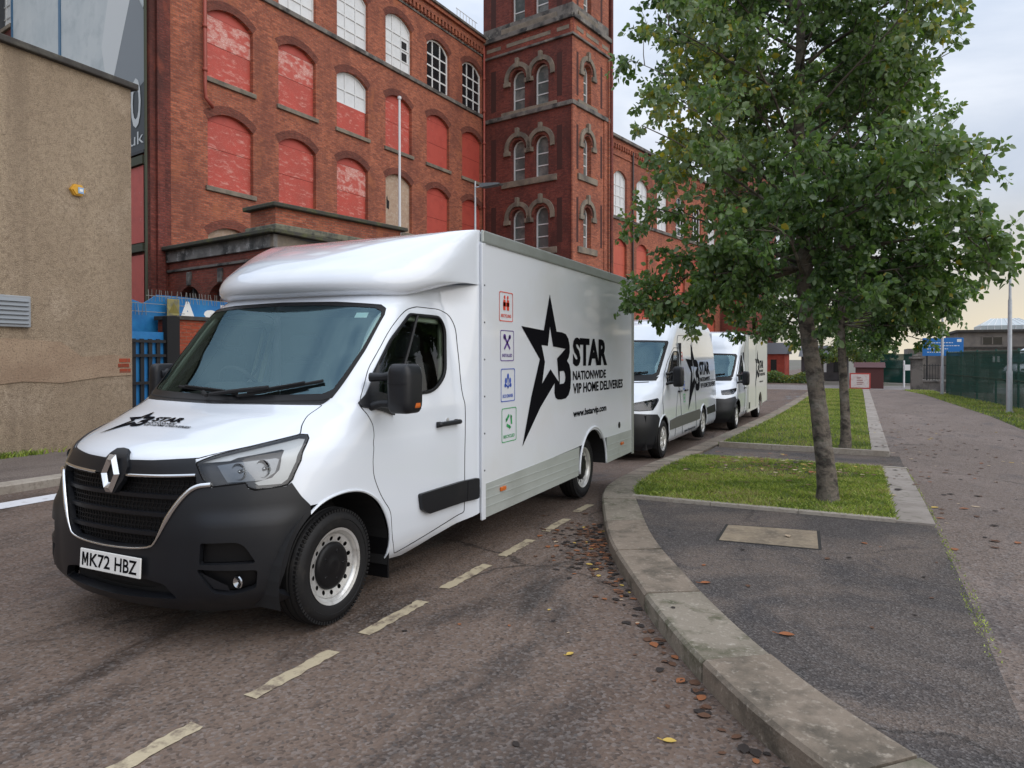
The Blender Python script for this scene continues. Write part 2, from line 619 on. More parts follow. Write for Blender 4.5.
# ------------------------------------------------------------------ ground, road, kerbs, island, path
def asphaltmat(name, base, layers, rough=.85, speck=(.30, .28, .27), speck_amt=.5, bump=.5, sp_scale=90, spec=.3, rough2=None, cracks=0):
    """aggregate speckle over broad worn and damp patches"""
    m = bpy.data.materials.new(name)
    m.use_nodes = True
    n = m.node_tree; lk = n.links.new
    b = n.nodes['Principled BSDF']
    b.inputs['Specular IOR Level'].default_value = spec
    b.inputs['Roughness'].default_value = rough
    t = n.nodes.new('ShaderNodeTexCoord')
    rgb = n.nodes.new('ShaderNodeRGB'); rgb.outputs[0].default_value = (*base, 1)
    last = rgb.outputs[0]
    for (s, det, lo, hi, col, st) in layers:
        mpn = n.nodes.new('ShaderNodeMapping'); mpn.inputs['Scale'].default_value = st
        lk(t.outputs['Object'], mpn.inputs['Vector'])
        x = n.nodes.new('ShaderNodeTexNoise'); x.inputs['Scale'].default_value = s; x.inputs['Detail'].default_value = det; x.inputs['Roughness'].default_value = .62; x.inputs['Distortion'].default_value = .6
        lk(mpn.outputs[0], x.inputs['Vector'])
        r = n.nodes.new('ShaderNodeMapRange'); r.inputs['From Min'].default_value = lo; r.inputs['From Max'].default_value = hi
        lk(x.outputs['Fac'], r.inputs['Value'])
        mx = n.nodes.new('ShaderNodeMixRGB'); lk(r.outputs[0], mx.inputs[0]); lk(last, mx.inputs[1]); mx.inputs[2].default_value = (*col, 1)
        last = mx.outputs[0]
        if rough2 is not None and col == layers[-1][4]:
            rr = n.nodes.new('ShaderNodeMapRange'); rr.inputs['To Min'].default_value = rough; rr.inputs['To Max'].default_value = rough2
            lk(r.outputs[0], rr.inputs['Value']); lk(rr.outputs[0], b.inputs['Roughness'])
    if cracks:
        wv = n.nodes.new('ShaderNodeTexNoise'); wv.inputs['Scale'].default_value = 2.2; wv.inputs['Detail'].default_value = 6
        lk(t.outputs['Object'], wv.inputs['Vector'])
        va = n.nodes.new('ShaderNodeVectorMath'); va.operation = 'MULTIPLY_ADD'; lk(wv.outputs['Color'], va.inputs[0]); va.inputs[1].default_value = (.55, .55, 0); lk(t.outputs['Object'], va.inputs[2])
        cv = n.nodes.new('ShaderNodeTexVoronoi'); cv.feature = 'DISTANCE_TO_EDGE'; cv.inputs['Scale'].default_value = cracks
        lk(va.outputs[0], cv.inputs['Vector'])
        gate = n.nodes.new('ShaderNodeTexNoise'); gate.inputs['Scale'].default_value = .5; lk(t.outputs['Object'], gate.inputs['Vector'])
        gr_ = n.nodes.new('ShaderNodeMapRange'); gr_.inputs['From Min'].default_value = .47; gr_.inputs['From Max'].default_value = .6; gr_.inputs['To Max'].default_value = .8
        lk(gate.outputs['Fac'], gr_.inputs['Value'])
        cr_ = n.nodes.new('ShaderNodeMapRange'); cr_.inputs['From Min'].default_value = .002; cr_.inputs['From Max'].default_value = .009; cr_.inputs['To Min'].default_value = 1; cr_.inputs['To Max'].default_value = 0
        lk(cv.outputs['Distance'], cr_.inputs['Value'])
        cm = n.nodes.new('ShaderNodeMath'); cm.operation = 'MULTIPLY'; lk(cr_.outputs[0], cm.inputs[0]); lk(gr_.outputs[0], cm.inputs[1])
        mx = n.nodes.new('ShaderNodeMixRGB'); lk(cm.outputs[0], mx.inputs[0]); lk(last, mx.inputs[1]); mx.inputs[2].default_value = (base[0] * .3, base[1] * .3, base[2] * .28, 1)
        last = mx.outputs[0]
    v = n.nodes.new('ShaderNodeTexVoronoi'); v.inputs['Scale'].default_value = sp_scale
    lk(t.outputs['Object'], v.inputs['Vector'])
    sr = n.nodes.new('ShaderNodeSeparateColor'); lk(v.outputs['Color'], sr.inputs[0])
    r = n.nodes.new('ShaderNodeMapRange'); r.inputs['From Min'].default_value = .55; r.inputs['From Max'].default_value = 1.0; r.inputs['To Max'].default_value = speck_amt
    lk(sr.outputs[0], r.inputs['Value'])
    mx = n.nodes.new('ShaderNodeMixRGB'); lk(r.outputs[0], mx.inputs[0]); lk(last, mx.inputs[1]); mx.inputs[2].default_value = (*speck, 1)
    r2 = n.nodes.new('ShaderNodeMapRange'); r2.inputs['From Min'].default_value = 0; r2.inputs['From Max'].default_value = .4; r2.inputs['To Min'].default_value = .55; r2.inputs['To Max'].default_value = 0
    lk(sr.outputs[1], r2.inputs['Value'])
    mx2 = n.nodes.new('ShaderNodeMixRGB'); lk(r2.outputs[0], mx2.inputs[0]); lk(mx.outputs[0], mx2.inputs[1]); mx2.inputs[2].default_value = (.02, .018, .018, 1)
    lk(mx2.outputs[0], b.inputs['Base Color'])
    nz = n.nodes.new('ShaderNodeTexNoise'); nz.inputs['Scale'].default_value = 55; nz.inputs['Detail'].default_value = 4
    lk(t.outputs['Object'], nz.inputs['Vector'])
    ad = n.nodes.new('ShaderNodeMath'); ad.operation = 'ADD'; lk(v.outputs['Distance'], ad.inputs[0]); lk(nz.outputs['Fac'], ad.inputs[1])
    bp = n.nodes.new('ShaderNodeBump'); bp.inputs['Strength'].default_value = bump; bp.inputs['Distance'].default_value = .008
    lk(ad.outputs[0], bp.inputs['Height']); lk(bp.outputs[0], b.inputs['Normal'])
    return m

A_ROAD = asphaltmat('road_asphalt', (.126, .086, .066), [(.35, 6, .40, .62, (.165, .119, .093), (1.6, .5, 1)), (2.4, 7, .52, .74, (.075, .053, .042), (1.6, .45, 1)), (.75, 9, .52, .66, (.046, .033, .027), (1.6, .5, 1))], rough2=.36, speck_amt=.30, sp_scale=62, cracks=.28)
A_PATH = asphaltmat('path_asphalt', (.170, .130, .108), [(.8, 7, .45, .7, (.22, .172, .148), (1, .6, 1)), (1.1, 8, .54, .72, (.095, .080, .076), (1.5, .6, 1))], speck_amt=.35, sp_scale=60, bump=.8, cracks=.4)
A_ISLE = asphaltmat('island_tarmac', (.068, .058, .054), [(.75, 8, .44, .62, (.150, .116, .095), (1, 1, 1)), (2.2, 7, .55, .72, (.045, .041, .043), (1, 1, 1))], speck_amt=.32, sp_scale=95, bump=.8, cracks=.5)
A_PAVE = asphaltmat('pavement_asphalt', (.150, .120, .105), [(.6, 6, .45, .7, (.20, .165, .14), (1, .4, 1)), (1.3, 6, .55, .75, (.08, .064, .056), (1, .4, 1))], speck_amt=.3, sp_scale=80)
KERB = mat('kerb_stone', (.24, .192, .145), .85, noise=[(1.3, 7, (.19, .155, .12), .40, .64), (4, 8, (.10, .085, .065), .50, .68), (30, 4, (.40, .36, .30), .55, .8)], bump=(60, .5, .006))
KERB_L = mat('kerb_stone_pale', (.36, .32, .27), .85, noise=[(2, 6, (.24, .20, .16), .45, .7), (25, 4, (.2, .17, .14), .5, .8)], bump=(60, .4, .005))
SLAB = mat('concrete_cover', (.26, .205, .14), .85, noise=[(3, 7, (.12, .095, .07), .44, .68), (18, 6, (.34, .28, .20), .5, .8)], bump=(45, .7, .006))
SOIL = mat('soil', (.035, .034, .020), .95, noise=(4, 6, (.045, .065, .018), .42, .62), bump=(30, .6, .02))
YLINE = mat('worn_road_paint', (.44, .37, .25), .8, noise=[(9, 8, (.16, .12, .09), .50, .64), (40, 5, (.5, .42, .29), .5, .8)], bump=(80, .4, .003))
WLINE = mat('white_road_paint', (.66, .67, .70), .7, noise=(7, 7, (.35, .33, .33), .55, .75))

YS = np.concatenate([[-30, -12], np.arange(-6, 24, .8), [26, 30, 36, 44, 60, 100, 200, 500]])
struct(ground_sheet('ground', -400, 400, YS, -.03, mat('rough_ground', (.13, .115, .10), .9, noise=(.3, 6, (.09, .10, .06), .45, .65))))
struct(ground_sheet('road', -9.1, 14, np.concatenate([[-30, -12], np.arange(-6, 24, .8), [26, 30, 36, 44, 44.0 + 1e-3]])[:-1], 0, A_ROAD))
# side road across the far end
A_FAR = asphaltmat('far_asphalt', (.24, .22, .215), [(.4, 5, .45, .7, (.17, .16, .155), (.4, 1, 1))], speck_amt=.2, sp_scale=30, bump=.2)
struct(mesh_from('side_road', [(-60, 44, -.25), (60, 44, -.25), (60, 52, -.25), (-60, 52, -.25)], [(0, 1, 2, 3)], A_FAR))
struct(mesh_from('road_beyond', [(-9.1, 52, -.25), (-2.6, 52, -.25), (-2.6, 160, -.25), (-9.1, 160, -.25)], [(0, 1, 2, 3)], A_ROAD))
# pavement and kerb on the mill side
pv = MB(); V = []; Fc = []
ys_ = list(np.arange(-8, 20, .8)) + [24, 30, 36, 43.9]
struct(ground_sheet('pavement', -13.4, -9.33, ys_, .10, A_PAVE))
kb = MB()
for i in range(len(ys_) - 1):
    y0, y1 = ys_[i], ys_[i + 1]
    a, b = Gz(y0), Gz(y1)
    V = [(-9.33, y0 + .004, a - .02), (-9.07, y0 + .004, a - .02), (-9.07, y0 + .004, a + .092), (-9.09, y0 + .004, a + .108), (-9.33, y0 + .004, a + .108)]
    V += [(x, y1 - .004, z - a + b) for x, _, z in V]
    kb.add(V, [(0, 1, 6, 5), (1, 2, 7, 6), (2, 3, 8, 7), (3, 4, 9, 8), (0, 5, 9, 4), (0, 4, 3, 2, 1), (5, 6, 7, 8, 9)])
struct(kb.build('kerb', [KERB_L]))
struct(ground_sheet('parking_line', -8.56, -8.22, np.arange(-4, 16, .8), .004, WLINE))
# dashes of the parking bay beside the vans, worn and patchy
for i, (xa, ya, yb) in enumerate([(-2.62, 1.00, 1.30), (-2.62, 1.72, 2.20), (-2.605, 2.50, 3.08), (-2.605, 3.36, 3.98), (-2.615, 4.27, 4.90), (-2.62, 5.17, 5.74), (-2.635, 6.08, 6.64), (-2.68, 7.0, 7.45), (-2.68, -.1, .4)]):
    pts = []
    n = 16
    for k in range(n):
        pts.append((xa + .048 + random.uniform(-.013, .003), ya + (yb - ya) * k / (n - 1) + random.uniform(-.01, .01)))
    for k in range(n):
        pts.append((xa - .048 + random.uniform(-.003, .013), yb - (yb - ya) * k / (n - 1) + random.uniform(-.01, .01)))
    P, T = region(pts)
    struct(mesh_from('dash_line', [(x, y, Gz(y) + .004) for x, y in P], T, YLINE))

# island kerb: big curved stones
def spline(pts, n=12):
    o = []
    P = [np.array(p, float) for p in pts]
    P = [2 * P[0] - P[1]] + P + [2 * P[-1] - P[-2]]
    for i in range(1, len(P) - 2):
        for k in range(n):
            t = k / n
            o.append(.5 * ((2 * P[i]) + (-P[i - 1] + P[i + 1]) * t + (2 * P[i - 1] - 5 * P[i] + 4 * P[i + 1] - P[i + 2]) * t * t + (-P[i - 1] + 3 * P[i] - 3 * P[i + 1] + P[i + 2]) * t ** 3))
    o.append(P[-2])
    return np.array(o)
kc = spline([(4.6, 1.2), (2.6, 1.35), (1.1, 1.85), (.35, 2.42), (-.30, 3.06), (-.70, 3.58), (-1.05, 4.13), (-1.37, 4.70), (-1.88, 5.69), (-2.36, 6.92), (-2.60, 7.62), (-2.76, 8.35), (-2.87, 9.6), (-2.96, 11.64), (-2.96, 14.2), (-2.85, 17), (-2.60, 23.7), (-2.5, 33), (-2.5, 43.6)], 14)
seg = np.concatenate([[0], np.cumsum(np.hypot(*np.diff(kc, axis=0).T))])
def kerb_at(s):
    return np.array([np.interp(s, seg, kc[:, 0]), np.interp(s, seg, kc[:, 1])])
def kerb_off(s, d):
    a, b = kerb_at(max(0, s - .05)), kerb_at(min(seg[-1], s + .05))
    t = (b - a) / np.hypot(*(b - a))
    return kerb_at(s) + np.array([t[1], -t[0]]) * d
KW = .36
kb = MB()
s = 0
STONE = 1.02
k0 = 0
while s < seg[-1] - .2:
    ln = STONE if s < 16 else .915
    e = min(s + ln, seg[-1])
    n = 7
    prof = [(0, -.05), (.0, .098), (.018, .116), (KW, .124), (KW, .02)]
    V = []
    dz = random.uniform(-.004, .004)
    for i in range(n):
        q = s + .008 + (e - s - .016) * i / (n - 1)
        for d, z in prof:
            p = kerb_off(q, d)
            V.append((p[0], p[1], Gz(p[1]) + z + (dz if z > 0 else 0)))
    m_ = len(prof)
    Fc = [(i * m_ + j, (i + 1) * m_ + j, (i + 1) * m_ + (j + 1) % m_, i * m_ + (j + 1) % m_) for i in range(n - 1) for j in range(m_)]
    Fc += [tuple(range(m_)), tuple((n - 1) * m_ + j for j in range(m_))[::-1]]
    kb.add(V, Fc, random.randrange(3))
    s = e
KERB2 = mat('kerb_stone_warm', (.23, .183, .14), .85, noise=[(1.7, 7, (.17, .135, .10), .40, .64), (4, 8, (.085, .07, .052), .48, .66), (30, 4, (.36, .31, .25), .55, .8)], bump=(60, .6, .008))
KERB3 = mat('kerb_stone_mossy', (.24, .205, .16), .85, noise=[(1.1, 7, (.145, .125, .09), .42, .62), (6, 8, (.09, .085, .05), .50, .66), (30, 4, (.40, .36, .30), .55, .8)], bump=(60, .6, .008))
struct(kb.build('kerb_island', [KERB, KERB2, KERB3]))
jt = MB()
P1 = [kerb_off(q, .02) for q in np.arange(0, seg[-1], .25)]; P2 = [kerb_off(q, KW - .01) for q in np.arange(0, seg[-1], .25)]
k_ = len(P1)
jt.add([(p[0], p[1], Gz(p[1]) + .104) for p in P1] + [(p[0], p[1], Gz(p[1]) + .104) for p in P2], [(i, k_ + i, k_ + i + 1, i + 1) for i in range(k_ - 1)])
struct(jt.build('kerb_joints', [mat('joint_dirt', (.05, .045, .03), .95)]))
inner = [tuple(kerb_off(q, KW - .01)) for q in np.arange(0, seg[-1], .25)] + [tuple(kerb_off(seg[-1], KW - .01))]
isl_edge = [p for p in inner if p[1] < 7.46]
isl = isl_edge + [(.60, 7.46), (.61, 5.3), (.60, 3.6), (.62, 2.0), (.9, .9), (4.6, .9)]
# keep only a clean polygon: kerb line up to the bed, then the seam back down
isl = [p for p in isl_edge if p[0] < .62] + [(-2.2, 7.42), (.60, 7.42), (.61, 5.3), (.60, 3.6), (.62, 2.0)]
struct(ground_poly('island_tarmac', isl, .112, A_ISLE, sp=.5))
pathL = [(.615, 2.02), (.60, 3.6), (.61, 5.3), (.60, 7.42), (.60, 12.9), (.60, 14.22), (.46, 14.26), (.43, 22.), (.40, 30), (.34, 43.6)]
pathR = [(1.9, 43.6), (2.61, 38.4), (3.0, 32), (3.42, 25.4), (3.5, 20.8), (3.62, 14), (3.7, 8), (3.8, 2), (4.6, 1.5)]
kk = [p for p in inner if p[0] > .62][::1]
pth = pathL + pathR + kk
struct(ground_poly('path', pth, .112, A_PATH, sp=.6))
struct(ground_poly('path_end', [(-2.2, 43.6), (1.9, 43.6), (1.9, 43.95), (-2.2, 43.95)], .05, A_PATH))
# moss and weeds in the seam between the two surfaces
MOSS = mat('moss', (.10, .12, .025), .95, noise=(9, 5, (.05, .06, .02), .4, .6))
# cover slab
sl = MB(); sl.prism([(-1.05, 6.02), (-.30, 6.08), (-.345, 6.70), (-1.07, 6.60)], .108, .1165)
o = sl.build('cover_slab', [SLAB]); o.location.z = Gz(6.3)
tag(o, 'pale concrete cover slab set in the dark tarmac of the island', 'cover slab')
fr = MB()
P, T = region([(-1.075, 5.995), (-.275, 6.055), (-.32, 6.725), (-1.095, 6.625)])
fr.add([(x, y, .1145 + Gz(y)) for x, y in P], T)
struct(fr.build('slab_joint', [mat('slab_joint', (.022, .02, .018), .9)]))

# beds
bed1 = [(-2.16, 7.56)] + [tuple(kerb_off(q, KW + .015)) for q in np.arange(0, seg[-1], .25) if 7.75 < kerb_off(q, KW)[1] < 12.3] + [(-2.45, 12.42), (.25, 12.28), (.27, 7.50)]
bed2 = [tuple(kerb_off(q, KW + .015)) for q in np.arange(0, seg[-1], .4) if 14.5 < kerb_off(q, KW)[1] < 43] + [(.02, 43), (.10, 30), (.13, 22), (.16, 14.95), (-2.4, 14.42)]
struct(ground_poly('bed_soil', bed1, .120, SOIL, sp=.5))
struct(ground_poly('bed_soil_far', bed2, .120, SOIL, sp=.9))
bord = MB()
def border(pts, wd, h0, h1, joints=.9):
    for a, b in zip(pts[:-1], pts[1:]):
        a, b = np.array(a, float), np.array(b, float)
        Ln = np.hypot(*(b - a)); t = (b - a) / Ln; nn = np.array([t[1], -t[0]]) * wd
        k = max(1, int(round(Ln / joints)))
        for i in range(k):
            p = a + t * (Ln * i / k + .003); q = a + t * (Ln * (i + 1) / k - .003)
            V = []
            for z in (h0, h1):
                for r in (p, q, q + nn, p + nn):
                    V.append((r[0], r[1], Gz(r[1]) + z))
            bord.add(V, [(3, 2, 1, 0), (4, 5, 6, 7), (0, 1, 5, 4), (1, 2, 6, 5), (2, 3, 7, 6), (3, 0, 4, 7)])
border([(-2.22, 7.56), (.29, 7.50)], .10, .05, .142)
border([(-2.50, 12.42), (.62, 12.26)], -.10, .05, .14)
border([(-2.5, 14.42), (.45, 14.25)], .12, .05, .21)
struct(bord.build('bed_border', [KERB_L]))
bord = MB()
border([(.28, 7.42), (.28, 12.4)], .32, .05, .128, 1.2)
border([(.17, 14.4), (.14, 22), (.11, 30), (.05, 43)], .30, .05, .128, 1.2)
struct(bord.build('bed_edging', [mat('edging_concrete', (.30, .265, .235), .85, noise=[(2, 6, (.21, .18, .155), .45, .7), (9, 6, (.13, .12, .08), .56, .72)], bump=(60, .4, .005))]))
struct(ground_poly('strip_between_beds', [(-2.55, 12.5), (.6, 12.4), (.6, 14.3), (-2.55, 14.42)], .114, A_ISLE, sp=.5))

# grass
def grass(name, poly, n, h0, hgt, wd, mats, lean=.5, dens=None, label=None):
    A = np.array(poly); x0, y0 = A.min(0); x1, y1 = A.max(0)
    P = rng.uniform((x0, y0), (x1, y1), (int(n * 1.6), 2)); P = P[in_poly(P, poly)]
    if dens is not None:
        P = P[rng.random(len(P)) < dens(P)]
    P = P[:n]; n = len(P)
    z = np.array([Gz(y) for y in P[:, 1]]) + h0
    a = rng.uniform(0, 2 * PI, n); h = hgt * rng.uniform(.45, 1.25, n); l = lean * rng.uniform(.2, 1.3, n) * h; b = rng.uniform(0, 2 * PI, n)
    w_ = wd * rng.uniform(.6, 1.3, n)
    V = np.zeros((n, 4, 3))
    dx, dy = np.cos(a) * w_ / 2, np.sin(a) * w_ / 2
    V[:, 0] = np.stack([P[:, 0] - dx, P[:, 1] - dy, z], 1); V[:, 1] = np.stack([P[:, 0] + dx, P[:, 1] + dy, z], 1)
    V[:, 2] = np.stack([P[:, 0] + dx * .6 + np.cos(b) * l * .4, P[:, 1] + dy * .6 + np.sin(b) * l * .4, z + h * .6], 1)
    V[:, 3] = np.stack([P[:, 0] + np.cos(b) * l, P[:, 1] + np.sin(b) * l, z + h], 1)
    F_ = np.arange(4 * n).reshape(n, 4)
    me = bpy.data.meshes.new(name)
    me.vertices.add(4 * n); me.vertices.foreach_set('co', V.ravel())
    me.loops.add(4 * n); me.loops.foreach_set('vertex_index', F_.ravel())
    me.polygons.add(n); me.polygons.foreach_set('loop_start', np.arange(0, 4 * n, 4)); me.polygons.foreach_set('loop_total', np.full(n, 4))
    me.update(calc_edges=True)
    o = link(name, me, None, mats)
    nzv = (np.sin(P[:, 0] * 3.1 + 1.3 * np.sin(P[:, 1] * 2.3)) + np.sin(P[:, 1] * 2.7 + 2 * np.sin(P[:, 0] * 1.9)) + 1.2 * np.sin(P[:, 0] * 7.3 + 3 * np.sin(P[:, 1] * 5.1)) + rng.normal(0, 1.5, n))
    me.polygons.foreach_set('material_index', np.digitize(nzv, [-.9, .6, 1.9]).astype(np.int32).clip(0, len(mats) - 1))
    tag(o, label, None, None, 'stuff')
    return o
def leafmat(name, col, rough=.5, trans=.25):
    m = bpy.data.materials.new(name); m.use_nodes = True
    n = m.node_tree; b = n.nodes['Principled BSDF']
    b.inputs['Base Color'].default_value = (*col, 1); b.inputs['Roughness'].default_value = rough
    b.inputs['Specular IOR Level'].default_value = .55
    tr = n.nodes.new('ShaderNodeBsdfTranslucent'); tr.inputs[0].default_value = (col[0] * 1.3, col[1] * 1.4, col[2] * .7, 1)
    ms = n.nodes.new('ShaderNodeMixShader'); ms.inputs[0].default_value = trans
    o = [x for x in n.nodes if x.type == 'OUTPUT_MATERIAL'][0]
    n.links.new(b.outputs[0], ms.inputs[1]); n.links.new(tr.outputs[0], ms.inputs[2]); n.links.new(ms.outputs[0], o.inputs[0])
    return m
GR = [leafmat('grass_dark', (.14, .20, .032)), leafmat('grass_mid', (.27, .35, .056)), leafmat('grass_bright', (.39, .46, .088)), leafmat('grass_straw', (.36, .31, .14))]
bare = lambda P: np.where((np.hypot((P[:, 0] + 1.0) / 1.0, (P[:, 1] - 10.9) / .9) < 1), .35, 1.0)
grass('grass_near', [(a + (.03 if a > 0 else -.02), b + (.05 if b > 10 else -.045)) for a, b in bed1], 56000, .12, .042, .006, GR, .9, bare)
grass('grass_far', [p for p in bed2 if p[1] < 24] + [(.13, 24), (-2.2, 24)] if False else bed2, 60000, .12, .055, .011, GR, .7)
verge = [(1.95, 43.6), (2.63, 38.4), (3.02, 32), (3.44, 25.4), (3.52, 20.8), (3.64, 14), (3.72, 8), (3.82, 2), (7.4, 2), (7.2, 14), (5.9, 22), (4.82, 29.9), (3.62, 39.8), (3.2, 43.6)]
struct(ground_poly('verge_soil', verge, .10, SOIL, sp=1.))
grass('grass_verge', verge, 42000, .10, .07, .016, GR, .7)
# fringe of green at the seam and the foot of the harled wall
seam = [(.565, 4.2), (.64, 4.2), (.66, 5.4), (.64, 6.6), (.63, 12.5), (.585, 12.5), (.59, 6.6), (.57, 5.4)]
grass('moss_seam', seam, 1500, .108, .016, .009, GR[:3], .9, lambda P: .3 + .7 * (np.sin(P[:, 1] * 4.1) > .1))
grass('weeds_at_wall', [(-11.66, 2), (-11.46, 2), (-11.48, 9), (-11.66, 9)], 1300, .10, .085, .022, GR[:3], .8, lambda P: .15 + .85 * (np.sin(P[:, 1] * 3.1 + 1) > -.2))
# ------------------------------------------------------------------ the red brick mill
BRK = brickmat('mill_brick', (.45, .140, .078), (.215, .062, .041), (.19, .13, .10), (.125, .045, .036), .46, .76, stain2=(.36, .125, .062))
BRK_T = brickmat('stained_shaded_brick', (.23, .058, .044), (.135, .035, .030), (.10, .06, .05), (.052, .024, .022), .42, .70, stain2=(.24, .065, .042))  # stained brick; shade of the faces turned from the sun is in its colour
BRK_P = brickmat('porch_brick', (.27, .068, .046), (.18, .042, .032), (.14, .08, .065), (.08, .034, .028), .46, .72)
BRK_N = brickmat('pier_brick', (.36, .075, .035), (.28, .055, .028), (.22, .11, .075), (.24, .05, .03), .5, .8)
ARCH = brickmat('arch_brick', (.22, .066, .045), (.13, .040, .030), (.12, .07, .055), (.09, .034, .028), .45, .7)
STN = mat('sandstone', (.225, .185, .145), .85, noise=[(1.1, 7, (.10, .088, .075), .44, .64), (7, 6, (.16, .14, .10), .5, .75)], bump=(20, .5, .02))
STN_D = mat('sandstone_dark', (.155, .140, .128), .85, noise=[(1.4, 7, (.035, .034, .034), .45, .62), (2.7, 6, (.24, .225, .20), .56, .70)], bump=(20, .5, .02))
MOSSY = mat('mossy_coping', (.05, .048, .038), .9, noise=(3, 6, (.085, .09, .035), .5, .7), bump=(25, .6, .02))
BOARD = mat('red_board', (.46, .068, .047), .65, noise=[(1.0, 6, (.36, .060, .042), .42, .66), (5, 8, (.40, .065, .045), .45, .7), (3.2, 9, (.54, .22, .18), .54, .66, (1, 1, 3.2)), (22, 5, (.58, .30, .26), .60, .70, (1, 1, 4))])
BOARD2 = mat('red_board_plain', (.43, .07, .05), .6, noise=[(3, 8, (.36, .055, .04), .45, .7), (6, 8, (.50, .17, .14), .62, .72)])
BOARD3 = mat('orange_board', (.46, .095, .055), .6, noise=(3, 6, (.40, .07, .045), .45, .7))
PEEL = mat('peeling_board', (.56, .27, .23), .65, noise=[(16, 6, (.66, .50, .46), .5, .68, (1, 1, 2)), (2.6, 10, (.45, .08, .058), .44, .56, (1, 1, 1.8)), (18, 6, (.48, .10, .075), .55, .6, (1, 1, 3))])
WHITE_P = mat('white_blind', (.66, .68, .70), .5, noise=(2.5, 5, (.58, .60, .62), .45, .7))
BEIGE = mat('bare_ply', (.40, .29, .21), .7, noise=[(3, 6, (.32, .22, .16), .4, .7, (1, 1, 3)), (9, 5, (.46, .38, .31), .5, .7)])
FRM = mat('window_frame_white', (.66, .67, .68), .5, noise=(6, 4, (.45, .44, .42), .6, .8))
DGL = mat('dark_pane', (.012, .014, .017), .12)
GGL = mat('grey_pane', (.10, .12, .12), .15, noise=(1.5, 4, (.22, .23, .22), .45, .65))
PIPE_R = mat('painted_pipe', (.30, .065, .045), .6)
PIPE_D = mat('dark_pipe', (.04, .022, .02), .6)
SLATE = mat('slate_roof', (.06, .065, .075), .5)

mill = thing('mill', 'four storey red brick mill with boarded arched windows and a square tower', 'mill', (0, 0, 0))

def frame_obj(name, origin, xdir, parent):
    e = Matrix.Translation((origin[0], origin[1], 0)) @ Matrix.Rotation(math.atan2(xdir[1], xdir[0]), 4, 'Z')
    return e

def arch_poly(x0, x1, z0, zs, rise, n=10):
    if rise <= 0:
        return [(x0, z0), (x1, z0), (x1, zs), (x0, zs)]
    w_ = (x1 - x0) / 2
    r = (w_ * w_ + rise * rise) / (2 * rise)
    cx, cz = (x0 + x1) / 2, zs + rise - r
    a1 = math.atan2(zs - cz, x1 - cx); a0 = PI - a1
    top = [(cx + r * math.cos(a), cz + r * math.sin(a)) for a in np.linspace(a1, a0, n)]
    return [(x0, z0), (x1, z0)] + top

def place(o, mtx, parent):
    o.parent = parent
    o.matrix_local = mtx
    return o

def wall_mesh(name, outer, holes, depth, m, mtx, parent, thick=.4):
    P, T = region(outer, holes)
    mb = MB()
    mb.add([(x, 0, z) for x, z in P], [t[::-1] if False else t for t in T])
    for h in holes:
        k = len(h)
        mb.add([(x, 0, z) for x, z in h] + [(x, depth, z) for x, z in h], [(i, (i + 1) % k, k + (i + 1) % k, k + i) for i in range(k)])
    o = mb.build(name, [m], None, fix=False)
    return place(o, mtx, parent)

def arch_ring(poly_fn, x0, x1, z0, zs, rise, wd, proud, m, name, mtx, parent, n=14, drop=0):
    inn = poly_fn(x0, x1, z0, zs, rise, n)[2:]
    cx = (x0 + x1) / 2
    out = []
    for i, (x, z) in enumerate(inn):
        a, b = inn[max(0, i - 1)], inn[min(len(inn) - 1, i + 1)]
        t = np.array([b[0] - a[0], b[1] - a[1]]); t /= np.hypot(*t)
        out.append((x + t[1] * wd, z - t[0] * wd))
    if drop:
        inn = [(inn[0][0], inn[0][1] - drop)] + inn + [(inn[-1][0], inn[-1][1] - drop)]
        out = [(out[0][0], out[0][1] - drop)] + out + [(out[-1][0], out[-1][1] - drop)]
    k = len(inn)
    V = [(x, -proud, z) for x, z in inn] + [(x, -proud, z) for x, z in out] + [(x, .02, z) for x, z in inn] + [(x, .02, z) for x, z in out]
    Fc = []
    for i in range(k - 1):
        Fc += [(i, i + 1, k + i + 1, k + i), (k + i, k + i + 1, 3 * k + i + 1, 3 * k + i), (2 * k + i, 2 * k + i + 1, i + 1, i)]
    Fc += [(0, k, 3 * k, 2 * k), (k - 1, 3 * k - 1, 4 * k - 1, 2 * k - 1)]
    mb = MB(); mb.add(V, Fc)
    return place(mb.build(name, [m], None), mtx, parent)

def fill_panel(name, poly, y, m, mtx, parent, clip=None):
    P, T = region(poly)
    o = mesh_from(name, [(x, y, z) for x, z in P], T, m)
    return place(o, mtx, parent)

